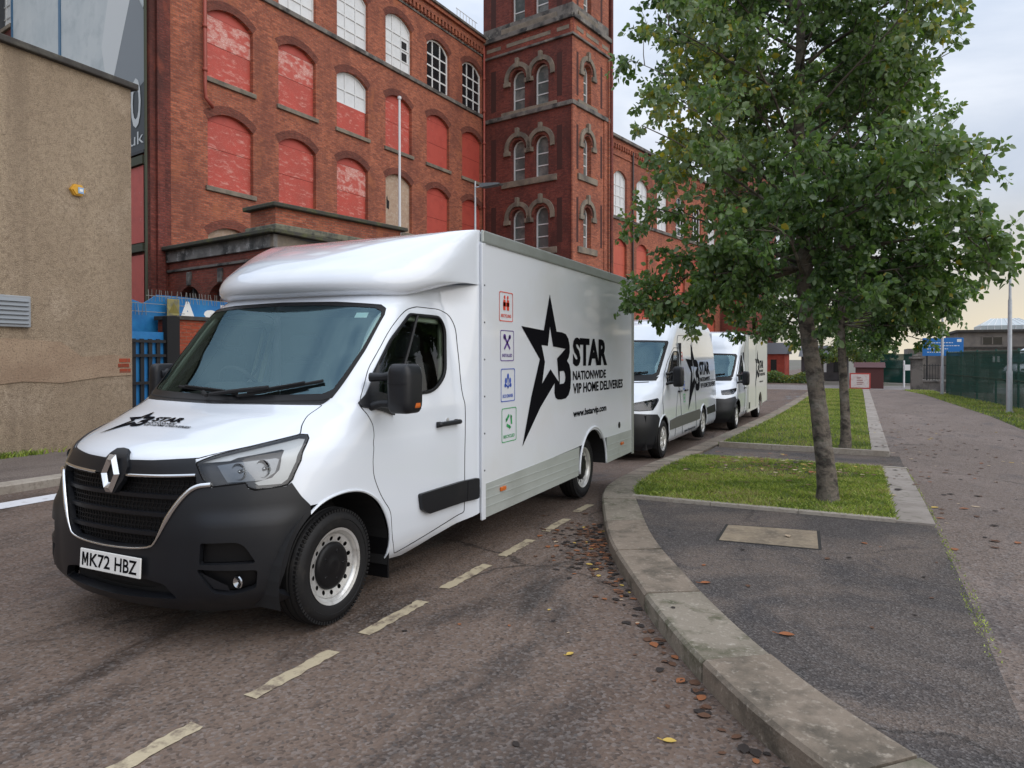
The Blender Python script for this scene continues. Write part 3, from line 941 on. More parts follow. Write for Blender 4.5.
def window(mtx, parent, x0, x1, z0, zs, rise, kind, depth=.16, cols=3, rows=4, sill=True, ring=True, sillm=None):
    """one window: board or panes as the part, frame / battens / sill as its pieces"""
    poly = arch_poly(x0, x1, z0, zs, rise)
    e = bpy.data.objects.new('window', None); COL.objects.link(e)
    e.parent = parent; e.matrix_local = mtx
    I4 = Matrix.Identity(4)
    def clipz(lo, hi):
        q = [(x, min(max(z, lo), hi)) for x, z in poly]
        o = []
        for p in q:
            if not o or (abs(p[0] - o[-1][0]) > 1e-5 or abs(p[1] - o[-1][1]) > 1e-5):
                o.append(p)
        return o
    zm = z0 + (zs + rise - z0) * random.uniform(.42, .52)
    if kind in ('red', 'red2', 'orange', 'peel'):
        m1, m2 = {'red': (BOARD, BOARD), 'red2': (BOARD2, BOARD2), 'orange': (BOARD3, BOARD3), 'peel': (PEEL, BOARD)}[kind]
        fill_panel('board', clipz(z0, zm), depth, m2, I4, e)
        fill_panel('board', clipz(zm + .012, zs), depth - .008, m1, I4, e)
        fill_panel('board', clipz(zs + .012, zs + rise), depth - .002, BOARD2, I4, e)
        fill_panel('backing', poly, depth + .03, M['matte_black'], I4, e)
    elif kind == 'beige':
        fill_panel('board', poly, depth, BEIGE, I4, e)
        mb = MB(); mb.prism([(x0 + .25, z0 + 1.0), (x0 + .42, z0 + .95), (x0 + .45, z0 + 1.35), (x0 + .33, z0 + 1.4), (x0 + .30, z0 + 1.6), (x0 + .24, z0 + 1.5)], depth - .006, depth - .002, 0, lambda a, b, c: (a, c, b))
        place(mb.build('hole', [M['matte_black']], None), I4, e)
    else:
        if kind == 'half':
            zc = z0 + (zs - z0) * .52
            fill_panel('board', clipz(z0, zc), depth - .02, BOARD, I4, e)
            pane = WHITE_P
        else:
            pane = {'white': WHITE_P, 'dark': DGL, 'grey': GGL, 'whitebroken': WHITE_P}[kind]
        fill_panel('glass_pane', poly, depth + .02, pane, I4, e)
        fb = MB(); bw = .05 if kind != 'dark' else .075
        if kind == 'grey':
            bw = .06
        W_ = x1 - x0
        # outline
        k = len(poly)
        c = (np.mean([p[0] for p in poly]), np.mean([p[1] for p in poly]))
        inn = [(x + (bw * 1.3 if x < c[0] - W_ * .35 else -bw * 1.3 if x > c[0] + W_ * .35 else 0), z + (bw * 1.3 if z <= z0 + 1e-6 else -bw * 1.1 if z > zs - .01 else 0)) for x, z in poly]
        P, T = region(poly, [inn]); fb.add([(x, depth - .02, z) for x, z in P], T)
        fb.add([(x, depth - .02, z) for x, z in inn] + [(x, depth + .02, z) for x, z in inn], [(i, (i + 1) % k, k + (i + 1) % k, k + i) for i in range(k)])
        tops = lambda x: zs + rise * max(0, 1 - ((x - c[0]) / (W_ / 2)) ** 2)
        for i in range(1, cols):
            x = x0 + W_ * i / cols
            fb.box(x - bw / 2, x + bw / 2, depth - .015, depth + .015, z0 + .01, tops(x) - .02)
        for j in range(1, rows):
            z = z0 + (zs + rise * .4 - z0) * j / rows
            fb.box(x0 + .02, x1 - .02, depth - .012, depth + .012, z - bw / 2, z + bw / 2)
        place(fb.build('frame', [FRM], None, fix=False), I4, e)
        if kind == 'whitebroken':
            bk = MB()
            for j in (2, 1):
                bk.box(x0 + W_ * .70, x0 + W_ * .90, depth + .012, depth + .016, z0 + (zs - z0) * (j / rows) + .05, z0 + (zs - z0) * ((j + .9) / rows))
            place(bk.build('broken_pane', [M['matte_black']], None), I4, e)
    if sill:
        mb = MB(); mb.bbox(x0 - .10, x1 + .10, -.09, depth, z0 - .17, z0 - .003, .012, 0, None, 1)
        place(mb.build('sill', [sillm or STN], None), I4, e)
    if ring:
        arch_ring(arch_poly, x0 - .002, x1 + .002, z0, zs, rise, .30, .004, ARCH, 'arch_bricks', I4, e)
    return poly

# ---- long wing facing the street
O_ = (-19.345, 35.845); dX = (.06853, .99765)
mt = frame_obj('w', O_, dX, mill)
x0s = [-18.06 + 3.175 * i for i in range(6)]
rows = {'A': (15.30, 17.45, .42), 'B': (11.42, 13.66, .36), 'C': (7.62, 9.95, .36), 'D': (3.9, 5.9, .36)}
kinds = {'A': ['white', 'white', 'white', 'whitebroken', 'dark', 'dark'], 'B': ['peel', 'peel', 'half', 'red', 'red2', 'red2'],
         'C': ['red', 'red', 'peel', 'beige', 'red2', 'red2'], 'D': ['beige', 'red2', 'red2', 'red2', 'red2', 'red2']}
holes = []
for rk, (z0, zs, ri) in rows.items():
    for i, x in enumerate(x0s):
        xa = x + (.02 if rk != 'A' else .04)
        holes.append(window(mt, mill, xa, xa + 1.96, z0, zs, ri, kinds[rk][i], rows=4, sill=(rk != 'A')))
wall_mesh('street_wall', [(-20.42, -.4), (.6, -.4), (.6, 18.95), (-20.42, 18.95)], holes, .2, BRK, mt, mill)
mb = MB()
mb.bbox(-18.7, .0, -.10, .05, 15.08, 15.27, .015, 0, None, 1)
mb.bbox(-18.7, .0, -.05, .05, 18.55, 18.66, .01, 0, None, 1)
place(mb.build('sill_course', [STN_D], None), mt, mill)
mb = MB()
mb.box(-20.5, .0, -.16, .6, 18.95, 19.25); mb.box(-20.5, .0, -.30, .6, 19.25, 19.42)
for i in range(62):
    x = -18.6 + i * .30
    mb.box(x, x + .15, -.16, .02, 18.68, 18.95)
place(mb.build('brick_cornice', [BRK], None), mt, mill)
mb = MB(); mb.bbox(-20.6, .0, -.40, .6, 19.42, 19.56, .02, 0, None, 1)
place(mb.build('gutter_course', [STN_D], None), mt, mill)
# end pilasters
mb = MB(); mb.box(-20.44, -19.66, -.30, .1, -.4, 18.95); mb.box(-20.20, -19.95, -.42, -.28, -.4, 18.95)
place(mb.build('dark_pilaster', [BRK_T], None), mt, mill)
mb = MB(); mb.box(-19.66, -18.74, -.16, .1, -.4, 18.95)
place(mb.build('pilaster', [BRK], None), mt, mill)
mb = MB()
mb.tube([(-18.24, -.14, 18.7), (-18.24, -.14, 11.0), (-18.22, -.14, 10.6), (-17.9, -.12, 10.35)], .062, 10)
for z in np.arange(11.5, 18.5, 1.5):
    mb.lathe([(z, .062), (z, .085), (z + .12, .085), (z + .12, .062)], 10, 0, 'z', (-18.24, -.14, 0))
place(mb.build('downpipe', [PIPE_R], None, smooth=True), mt, mill)
mb = MB()
mb.tube([(-.18, -.16, 19.2), (-.18, -.16, -.3)], .06, 10)
for z in np.arange(1, 19, 1.8):
    mb.lathe([(z, .06), (z, .085), (z + .12, .085), (z + .12, .06)], 10, 0, 'z', (-.18, -.16, 0))
place(mb.build('downpipe', [PIPE_R], None, smooth=True), mt, mill)
# back of the wing, roof, brick stack
mb = MB(); mb.add([(-20.42, .42, 19.5), (.6, .42, 19.5), (.6, 12, 22), (-20.42, 12, 22)], [(0, 1, 2, 3)])
mb.box(-20.42, .6, 12, 12.3, -.4, 22)
place(mb.build('roof', [SLATE], None), mt, mill)
mb = MB(); mb.box(-6.3, -4.1, 1.2, 3.4, 19.0, 25)
place(mb.build('roof_stack', [BRK_T], None), mt, mill)
mb = MB()
for i in range(7):
    x = -2.2 + i * .30
    mb.tube([(x, .3, 19.56), (x, .3, 20.5)], .018, 6)
for z in (20.0, 20.5):
    mb.tube([(-2.3, .3, z), (-.2, .3, z)], .018, 6)
place(mb.build('roof_rail', [FRM], None), mt, mill)

# ---- gable to the left with the big banner
dl = (.98312, -.18295)     # along the gable, towards the street
go = (O_[0] - 20.42 * dX[0], O_[1] - 20.42 * dX[1])
mg = frame_obj('g', go, dl, mill)
gh = []
for (a, b, c, d) in ((-12.35, -10.9, 15.3, 17.4), (-12.35, -10.9, 11.4, 13.6)):
    gh.append(window(mg, mill, a, b, c, d, .0, 'white', ring=False))
wall_mesh('gable_wall', [(-14, -.4), (.43, -.4), (.43, 19.2), (-14, 19.2)], gh, .2, BRK_T, mg, mill)
for (a, b, c, d) in ((-1.25, .12, 5.3, 7.75), (-1.25, .12, 1.4, 4.9)):
    fill_panel('red_cladding', [(a, c), (b, c), (b, d), (a, d)], -.06, BOARD2, mg, mill)
mb = MB(); mb.box(-2.2, .2, -.14, -.002, 7.78, 8.05); mb.box(-2.2, .2, -.14, -.002, 5.0, 5.25)
mb.tube([(.36, -.10, 19), (.36, -.10, -.3)], .045, 10)
place(mb.build('ledge_and_pipe', [mat('green_stained_pipe', (.05, .055, .035), .8)], None), mg, mill)
# banner
ban = thing('banner', 'huge pale banner hung on the mill gable above the harled wall', 'banner', (0, 0, 0))
BAN = mat('banner_cloth', (.42, .46, .48), .7, noise=[(.35, 5, (.50, .53, .54), .4, .6), (1.5, 6, (.36, .40, .42), .5, .75)])
BAND = mat('banner_charcoal', (.05, .056, .062), .7)
place(mesh_from('cloth', [(-10.6, -.06, 8.2), (.28, -.06, 8.2), (.28, -.06, 19), (-10.6, -.06, 19)], [(0, 1, 2, 3)], BAN), mg, ban)
def onban(name, poly, m, y=-.07):
    P, T = region(poly); return place(mesh_from(name, [(x, y, z) for x, z in P], T, m), mg, ban)
onban('charcoal_panel', [(-1.5, 8.22), (.28, 8.22), (.28, 12.9), (-.6, 11.7), (-2.2, 10.0), (-2.2, 8.22)], BAND)
onban('grey_jacket', [(-2.9, 10.2), (-1.4, 13.4), (-.5, 13.6), (.26, 12.6), (.26, 10.4), (-1.2, 9.9)], mat('banner_grey', (.20, .22, .24), .7), -.075)
onban('white_shirt', [(-2.7, 12.2), (-1.7, 15.2), (-1.1, 15.4), (-.6, 13.4), (-1.7, 11.2), (-2.2, 10.4)], mat('banner_white', (.55, .57, .58), .7), -.078)
mb = MB()
mb.bbox(-6.12, -5.96, -.10, -.055, 12.3, 19, .005); mb.bbox(-10.64, -10.5, -.10, -.055, 8.2, 19, .005)
place(mb.build('blue_frame_post', [mat('banner_blue', (.04, .12, .22), .5)], None), mg, ban)
mb = MB(); mb.bbox(-10.6, .28, -.13, -.055, 8.12, 8.22, .005); place(mb.build('bottom_rail', [M['black']], None), mg, ban)
for s_, a, b, z0, z1 in (('o', -.62, .02, 9.0, 10.6), ('uk', -.70, .20, 8.45, 8.86)):
    V, Fc = text2d(s_, .0); place(mesh_from('banner_lettering', [(a + v[0] * (b - a), -.09, z0 + v[1] * (z1 - z0)) for v in V], Fc, mat('banner_letter', (.5, .52, .53), .6)), mg, ban)

# ---- square tower
C0 = (-13.5435, 34.7653)
m1 = frame_obj('t', C0, (.98312, -.18295), mill)     # face towards the viewer, x runs -5.9 .. 0
m2 = frame_obj('t2', C0, (.17987, .98369), mill)     # street face, x runs 0 .. 3.86
TH = 27
def tower_face(mtx, x0, x1, pairs, levels, slots, name):
    hl = []
    for (z0, zs) in levels:
        for (a, b) in pairs:
            hl.append(window(mtx, mill, a, b, z0, zs, (b - a) / 2 * .98, 'grey' if z0 > 14 else 'dark2' if False else 'grey', depth=.28, cols=1, rows=3, sill=False, ring=False))
    wall_mesh(name, [(x0, -.4), (x1, -.4), (x1, TH), (x0, TH)], hl, .3, BRK_T if 'front' in name else BRK, mtx, mill)  # front takes the shade-darkened brick, the lit street face the mill brick
    for (z0, zs) in levels:
        for (a, b) in pairs:
            arch_ring(arch_poly, a - .16, b + .16, z0, zs, (b - a) / 2 + .16, .24, .10, STN, 'stone_hood', mtx, mill, drop=.25)
            arch_ring(arch_poly, a, b, z0, zs, (b - a) / 2 * .98, .15, .03, ARCH, 'arch_bricks', mtx, mill, drop=.0)
        xs = [p[0] for p in pairs] + [p[1] for p in pairs]
        def stone(nm, *a_):
            mb = MB(); mb.bbox(*a_, .015, 0, None, 1); place(mb.build(nm, [STN], None), mtx, mill)
        stone('stone_sill', min(xs) - .62, max(xs) + .55, -.10, .28, z0 - .34, z0 - .003)
        for (a, b) in pairs:
            stone('impost', a - .46, a - .02, -.12, .05, zs - .36, zs - .12)
            if (a, b) == pairs[0] or len(pairs) == 1:
                stone('impost', b + .02, b + .46, -.12, .05, zs - .36, zs - .12)
            stone('keystone', (a + b) / 2 - .11, (a + b) / 2 + .11, -.17, .02, zs + (b - a) / 2 + .10, zs + (b - a) / 2 + .62)
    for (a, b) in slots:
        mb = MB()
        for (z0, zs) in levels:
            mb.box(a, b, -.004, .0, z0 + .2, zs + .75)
        place(mb.build('slot_shade', [mat('slot_shadow_brick', (.055, .018, .015), .9)], None), mtx, mill)  # flat dark strips; the shade inside the slots is put into the colour
lev = [(19.75, 22.0), (15.12, 16.85), (11.28, 13.05), (7.45, 9.25)]
tower_face(m1, -5.9, 0, [(-3.95, -3.02), (-2.42, -1.48)], lev, [(-5.35, -5.0), (-.95, -.62)], 'tower_front_wall')
tower_face(m2, 0, 3.86, [(1.14, 1.95)], lev, [(.42, .62), (2.95, 3.15)], 'tower_street_wall')
for mtx, a, b in ((m1, -5.95, .12), (m2, -.12, 3.9)):
    for (c_, q_, r_) in ((-.12, 14.72, 14.95), (-.12, 18.30, 18.42), (-.22, 19.15, 19.40)):
        mb = MB(); mb.bbox(a, b, c_, .05, q_, r_, .015, 0, None, 1)
        place(mb.build('stone_course', [STN_D], None), mtx, mill)
    mb = MB(); mb.box(a + .02, b - .02, -.07, .05, 18.42, 19.15)
    place(mb.build('brick_band', [BRK if mtx is m2 else BRK_P], None), mtx, mill)  # front band darker too, its shade put into the brick colour
    mb = MB()
    n = 3 if mtx is m1 else 2
    for (q0, q1) in ((-5.6, -4.6), (-4.2, -1.3), (-.9, -.15)) if mtx is m1 else ((.3, 1.0), (1.3, 2.6), (3.0, 3.7)):
        mb.box(q0, q1, -.085, -.069, 18.66, 18.86)
    place(mb.build('pale_panels', [STN], None), mtx, mill)
    mb = MB(); mb.box(a + .1, b - .1, -.03, .02, 19.4, 20.0); place(mb.build('stone_plinth', [STN_D], None), mtx, mill)
mb = MB()
for (a, b) in ((0.0, .32), (3.3, 3.86)):
    mb.box(a - (.06 if a == 0 else 0), b, -.06, .02, -.4, 14.72)
mb.tube([(3.72, -.12, 18.2), (3.72, -.12, 0)], .06, 8)
place(mb.build('corner_strip', [BRK], None), m2, mill)
mb = MB(); mb.box(-5.9, 0, 4.2, 4.4, -.4, TH); mb.box(-5.9, -5.7, 0.3, 4.2, -.4, TH)
place(mb.build('tower_back', [BRK_T], None), m1, mill)
mb = MB(); mb.box(3.4, 3.86, .32, 5.5, -.4, TH); place(mb.build('tower_side', [BRK], None), m2, mill)

# ---- second wing beyond the tower
m3 = frame_obj('r', (C0[0] * 1.1, C0[1] * 1.1), (.17987, .98369), mill)
hl = []
for i in range(8):
    x = 4.95 + i * 3.15
    for j, (z0, zs, ri, kd) in enumerate(((10.55, 13.05, .4, ['white', 'white', 'white', 'dark', 'dark', 'white', 'red2', 'dark'][i]), (6.15, 8.75, .42, 'orange'), (1.95, 4.5, .4, 'orange'))):
        hl.append(window(m3, mill, x, x + 1.75, z0, zs, ri, kd, rows=4, sill=(j > 0), ring=False))
wall_mesh('far_street_wall', [(2, -.6), (31, -.6), (31, 15.0), (2, 15.0)], hl, .2, BRK, m3, mill)
mb = MB(); mb.bbox(2, 31, -.10, .05, 10.3, 10.5, .015, 0, None, 1); mb.bbox(2, 31, -.3, .5, 15.3, 15.5, .02, 0, None, 1)
place(mb.build('sill_course', [STN_D], None), m3, mill)
mb = MB(); mb.box(2, 31, -.12, .5, 15.0, 15.3); mb.box(2, 31, -.06, .02, 14.3, 14.42)
for i in range(90):
    mb.box(2.4 + i * .32, 2.55 + i * .32, -.12, .02, 14.75, 15.0)
mb.box(2, 31, 8, 8.3, -.5, 15)
place(mb.build('brick_cornice', [BRK], None), m3, mill)
mb = MB()
for x in (4.2, 7.35):
    mb.tube([(x, -.12, 14.9), (x, -.12, -.4)], .07, 8)
place(mb.build('downpipe', [PIPE_D], None, smooth=True), m3, mill)
# projecting bay at the far end
hl = []
for i in range(2):
    for (z0, zs) in ((10.8, 12.9), (6.4, 8.6), (2.2, 4.4)):
        hl.append(window(m3, mill, 25.0 + i * 2.6, 26.5 + i * 2.6, z0, zs, .7, 'dark', rows=4, ring=False))
mb2 = m3 @ Matrix.Translation((0, -2.2, 0))
wall_mesh('far_bay_wall', [(23.5, -.6), (31.5, -.6), (31.5, 17.4), (23.5, 17.4)], hl, .2, BRK_P, mb2, mill)
mb = MB(); mb.box(23.5, 23.8, 0.002, 3, -.6, 17.4); mb.box(31.2, 31.5, .002, 6, -.6, 17.4); mb.box(23.4, 31.6, -.2, .3, 17.4, 17.7)
mb.box(24.5, 25.6, .6, 1.7, 17, 19.2)
place(mb.build('far_bay_side', [BRK_P], None), mb2, mill)
mb = MB(); mb.add([(23.4, -.1, 17.7), (31.6, -.1, 17.7), (31.6, 4, 20), (23.4, 4, 20)], [(0, 1, 2, 3)])
place(mb.build('roof', [SLATE], None), mb2, mill)
for q in range(4):
    pass

# ---- porch block in front of the long wing
pc = (-14.7512, 15.0346)
FRZ = mat('stained_frieze', (.21, .20, .19), .85, noise=[(1.6, 8, (.05, .05, .05), .46, .62, (1, 1, .8)), (3.1, 7, (.42, .41, .40), .56, .68)], bump=(20, .5, .02))
mp_ = frame_obj('p', pc, (.98312, -.18295), mill)     # south face, x -6.05 .. 0
me_ = frame_obj('p2', pc, dX, mill)                   # street face
por = thing('porch', 'single storey brick porch with blind arches and a dark stone cornice at the mill front', 'porch', (0, 0, 0))
ah = [arch_poly(-5.15 + i * 1.75, -3.65 + i * 1.75, .3, 3.15, .70) for i in range(3)]
wall_mesh('south_wall', [(-6.05, -.4), (0, -.4), (0, 4.75), (-6.05, 4.75)], ah, .25, BRK_P, mp_, por)
for i, a in enumerate(ah):
    fill_panel('arch_infill', a, .22, mat('porch_infill', (.10, .032, .025), .85, noise=(2, 5, (.03, .018, .016), .4, .6)), mp_, por)
    x0, x1 = -5.15 + i * 1.75, -3.65 + i * 1.75
    arch_ring(arch_poly, x0, x1, .3, 3.15, .70, .22, .03, ARCH, 'arch_hood', mp_, por)
    mb = MB(); mb.bbox((x0 + x1) / 2 - .12, (x0 + x1) / 2 + .12, -.07, .02, 3.87, 4.3, .02, 0, None, 1); mb.box((x0 + x1) / 2 - .03, (x0 + x1) / 2 + .03, .10, .2, .3, 3.8)
    place(mb.build('keystone', [STN_D], None), mp_, por)
wall_mesh('street_wall', [(0, -.4), (5.2, -.4), (5.2, 4.75), (0, 4.75)], [], .2, BRK_P, me_, por)
for mtx, a, b, stm in ((mp_, -6.05, .10, STN_D), (me_, -.10, 5.3, STN)):
    mb = MB(); mb.bbox(a, b, -.06, .05, 4.36, 4.44, .01, 0, None, 1); place(mb.build('string_course', [STN_D], None), mtx, por)
    mb = MB(); mb.bbox(a, b, -.08, .05, 4.68, 5.05, .01, 0, None, 1); place(mb.build('frieze', [stm if stm is STN else FRZ], None), mtx, por)
    mb = MB(); mb.bbox(a - (.0 if mtx is mp_ else .12), b + .16, -.30, .05, 5.05, 5.17, .02, 0, None, 1); place(mb.build('cornice', [MOSSY], None), mtx, por)
mb = MB(); mb.bbox(-1.45, .05, .02, 5.0, 5.17, 5.36, .04, 0, None, 2); place(mb.build('attic_base', [mat('lichen_stone', (.16, .155, .11), .9, noise=(5, 7, (.07, .07, .06), .45, .62))], None), mp_, por)
mb = MB(); mb.box(-1.30, -.10, .12, 5.0, 5.36, 5.84); place(mb.build('attic_block', [BRK], None), mp_, por)
mb = MB(); mb.bbox(-1.48, .06, -.04, 5.2, 5.84, 5.96, .02, 0, None, 1); place(mb.build('attic_coping', [MOSSY], None), mp_, por)
mb = MB(); mb.box(-6.0, -.02, .3, 5.1, 5.0, 5.2); place(mb.build('porch_roof', [SLATE], None), mp_, por)
# ------------------------------------------------------------------ harled building on the left
HARL = mat('harling', (.43, .335, .235), .95, noise=[(.55, 7, (.30, .225, .155), .42, .68, (1, 1, .35)), (.9, 6, (.48, .38, .28), .55, .72), (17, 8, (.25, .19, .13), .46, .70), (52, 8, (.17, .12, .08), .47, .74), (85, 5, (.58, .46, .34), .55, .78), (.35, 6, (.22, .165, .115), .50, .70, (3.4, 3.4, .18))], bump=(70, .9, .03))
COP = mat('coping_dark', (.045, .040, .036), .85, noise=(4, 6, (.09, .085, .07), .5, .7))
hb = thing('harled_building', 'windowless building with a tan harled wall and dark coping at the left', 'building', (0, 0, 0))
def bld(mb, name, m, parent, **k):
    return mb.build(name, m if isinstance(m, list) else [m], parent, **k)
mb = MB(); mb.box(-30, -11.67, -14, 8.46, -.3, 6.36)
bld(mb, 'wall', HARL, hb)
mb = MB(); mb.bbox(-30.1, -11.58, -14.1, 8.56, 6.36, 6.47, .02); bld(mb, 'coping', COP, hb)
REND = mat('patched_render', (.37, .27, .185), .95, noise=[(2, 6, (.29, .20, .135), .42, .62), (40, 6, (.20, .145, .10), .5, .68)], bump=(60, .7, .02))
pt = [(4.0, 1.95), (5.6, 1.92), (6.5, 1.90), (7.2, 1.86), (7.55, 1.62), (8.1, 1.66), (8.44, 1.60), (8.44, 1.30), (7.9, 1.28), (7.2, 1.20), (6.6, 1.24), (5.2, 1.1), (4.2, 1.2)]
mb = MB(); mb.prism(bezsm0(pt) if False else pt, -11.668, -11.655, 0, lambda a, b, c: (c, a, b)); bld(mb, 'render_patch', REND, hb)
mb = MB()
for (y, z) in ((8.30, 1.56), (8.28, 1.47), (8.31, 1.38)):
    mb.bbox(-11.668, -11.650, y - .10, y + .11, z - .035, z + .035, .006)
bld(mb, 'exposed_bricks', BRK_N, hb)
mb = MB()
mb.bbox(-11.67, -11.60, 5.9, 6.70, 2.08, 2.56, .01)
v = bld(mb, 'vent_frame', mat('vent_grey', (.30, .32, .34), .5), hb)
mb = MB()
for i in range(6):
    z = 2.12 + i * .068
    mb.add([(-11.592, 5.94, z), (-11.592, 6.66, z), (-11.575, 6.66, z + .012), (-11.575, 5.94, z + .012), (-11.60, 5.94, z + .062), (-11.60, 6.66, z + .062)], [(0, 1, 2, 3), (3, 2, 5, 4)])
bld(mb, 'louvres', mat('louvre_grey', (.22, .24, .26), .5), v)
al = thing('alarm_box', 'small yellow six sided alarm box on the tan harled wall', 'alarm box', (-11.67, 7.47, 4.37))
mb = MB()
hexa = [(.125 * math.cos(a), .105 * math.sin(a)) for a in np.linspace(0, 2 * PI, 6, False)]
mb.prism(hexa, 0.0, .055, 0, lambda a, b, c: (c, a, b)); mb.prism([(a * .8, b * .8) for a, b in hexa], .055, .075, 0, lambda a, b, c: (c, a, b))
bld(mb, 'cover', mat('alarm_yellow', (.62, .33, .03), .45), al)
mb = MB(); mb.bbox(.075, .088, -.02, .075, -.055, .045, .004); bld(mb, 'alarm_panel', mat('alarm_blue', (.28, .42, .62), .4), al)
mb = MB(); mb.bbox(.088, .091, -.0, .055, -.025, .018, .001); bld(mb, 'alarm_logo', M['plate'], al)

# ------------------------------------------------------------------ yard gate, pier and hoarding between the buildings
BLUE = mat('hoarding_blue', (.014, .16, .42), .5, noise=(1.6, 6, (.025, .24, .52), .45, .7))
LB = mat('pale_blue_paint', (.50, .68, .66), .55, noise=(3, 5, (.62, .72, .60), .45, .62))
STEEL = mat('railing_black', (.010, .010, .012), .5)
pr = thing('brick_pier', 'red brick gate pier with a dark flat cap beside the blue gate', 'gate pier', (-13.5, 10.87, 0))
mb = MB(); mb.box(-.62, 0, 0, .78, -.1, 2.44); bld(mb, 'shaft', BRK_N, pr)
mb = MB(); mb.bbox(-.68, .06, -.06, .84, 2.44, 2.53, .01); bld(mb, 'cap', COP, pr)
ho = thing('hoarding', 'bright blue hoarding with white lettering behind the brick gate pier', 'hoarding', (-14.25, 0, 0))
mb = MB(); mb.prism([(8.9, .0), (20.5, .0), (20.5, 2.85), (14, 2.95), (11.6, 3.02), (10.95, 3.02), (10.6, 2.80), (10.4, 2.86), (9.9, 2.96), (9.5, 2.86), (8.9, 2.9)], -.03, .0, 0, lambda a, b, c: (c, a, b)); bld(mb, 'boards', BLUE, ho)
for s_, a, b, z0, z1 in (('A', 11.52, 12.0, 2.44, 2.92), ('s', 12.22, 12.62, 2.40, 2.76), ('h', 12.72, 13.10, 2.38, 2.90), ('t', 13.3, 13.6, 2.2, 2.7), ('o', 13.75, 14.15, 2.2, 2.6), ('n', 14.3, 14.7, 2.2, 2.6)):
    V, Fc = text2d(s_, .05); mesh_from('hoarding_letter', [(.004, a + v[0] * (b - a), z0 + v[1] * (z1 - z0)) for v in V], Fc, M['plate'], ho)
mb = MB()
for i in range(9):
    y = 15.3 + random.uniform(0, 1.5)
sg_ = thing('warning_sign', 'small yellow warning sign fixed above the brick gate pier', 'sign', (-14.1, 11.08, 2.74))
mb = MB(); mb.bbox(0, .02, .0, .32, -.22, .20, .004); bld(mb, 'board', mat('sign_yellow', (.30, .26, .09), .6, noise=(6, 5, (.16, .15, .09), .42, .62)), sg_)
mb = MB(); mb.prism([(.03, -.12), (.31, -.12), (.17, .12)], .0225, .025, 0, lambda a, b, c: (c, a, b)); mb.box(.0255, .0275, .15, .19, -.06, .06); bld(mb, 'triangle', mat('sign_dark_yellow', (.18, .15, .03), .6), sg_)
# blue boarded gate with a black railing before it
gt = thing('yard_gate', 'blue boarded gate behind black rails beside the tan harled wall', 'gate', (-13.45, 0, 0))
mb = MB(); mb.box(-.05, -.02, 8.3, 10.8, .1, 2.15); bld(mb, 'boards', BLUE, gt)
mb = MB()
for y in np.arange(8.4, 10.5, .19):
    mb.box(.0, .03, y, y + .085, .12, 2.0)
for z in (.30, 1.05, 1.62, 1.92):
    mb.box(.03, .07, 8.3, 10.6, z, z + .06)
bld(mb, 'railing', STEEL, gt)
mb = MB(); mb.bbox(-.06, .10, 10.5, 10.82, .0, 2.50, .01); bld(mb, 'gate_post', M['matte_black'], gt)
# palisade fence seen through the cab
pf = thing('palisade_fence', 'pale blue and white palisade fence with dark rails behind the box van cab', 'fence', (-13.5, 0, 0))
mb = MB()
for y in np.arange(11.75, 20.4, .155):
    mb.prism([(y, .1), (y + .10, .1), (y + .10, 2.28), (y + .05, 2.40), (y, 2.28)], .03, .045, 0, lambda a, b, c: (c, a, b))
bld(mb, 'pales', LB, pf)
mb = MB()
for z in (.5, 1.65, 2.05):
    mb.box(-.01, .028, 11.7, 20.5, z, z + .05)
mb.tube([(0.06, 11.75, 1.7), (0.06, 12.8, .5)], .02, 6); mb.tube([(0.06, 14.4, .5), (0.06, 15.4, 1.7)], .02, 6)
bld(mb, 'rails', STEEL, pf)
# rotating spikes along the top
sp = thing('security_spikes', 'rusty grey anti climb spikes along the top of the blue hoarding', 'security spikes', (-14.15, 0, 0))
mb = MB()
for z in (2.62, 2.80):
    mb.tube([(0, 9.0, z - .0), (0, 11.6, z)], .008, 5)
for y in np.arange(9.05, 13.0, .085):
    z = 2.70 if y < 10.6 else 3.02
    mb.tube([(random.uniform(-.03, .03), y, z - .16), (random.uniform(-.05, .05), y + random.uniform(-.03, .03), z + .10)], .006, 4)
mb.tube([(0, 10.6, 2.98), (0, 13.0, 2.98)], .008, 5)
bld(mb, 'spikes', mat('galvanised', (.28, .27, .25), .5, metal=.5), sp)
# ------------------------------------------------------------------ posts, lamps, fences and the far end of the street
POST = mat('lamp_post_grey', (.42, .44, .46), .45, metal=.2, noise=(5, 5, (.32, .33, .34), .5, .8))
def street_lamp(loc, h, arm, label, zarm, thin=1.0, sgn=-1):
    t = thing('street_lamp', label, 'street lamp', loc, 0, 'grey street lamps')
    mb = MB(); r = .085 * thin
    mb.lathe([(-.1, r), (1.3, r), (1.36, r * .78), (h * .62, r * .66), (h * .63, r * .5), (h, r * .30), (h, .0005)], 20, 0, 'z')
    bld(mb, 'post', POST, t, smooth=False); smooth_by_angle(t.children[-1], 40)
    mb = MB(); mb.bbox(-r - .012, r + .012, -r - .012, r + .012, -.1, .05, .01); bld(mb, 'base_collar', POST, t)
    if arm:
        mb = MB(); mb.tube([(0, 0, zarm), (sgn * arm * .3, 0, zarm + .01)], .022, 8); bld(mb, 'lamp_arm', POST, t)
        mb = MB()
        poly = [(sgn * arm * .22, .045), (sgn * arm * .30, .085), (sgn * arm * .85, .05), (sgn * arm, .02), (sgn * arm * .95, -.01), (sgn * arm * .30, -.045), (sgn * arm * .22, -.02)]
        mb.prism(poly, -.13, .13, 0, lambda a, b, c: (a, c, zarm + b)); bld(mb, 'lantern', mat('lantern_grey', (.12, .13, .14), .5), t)
    return t
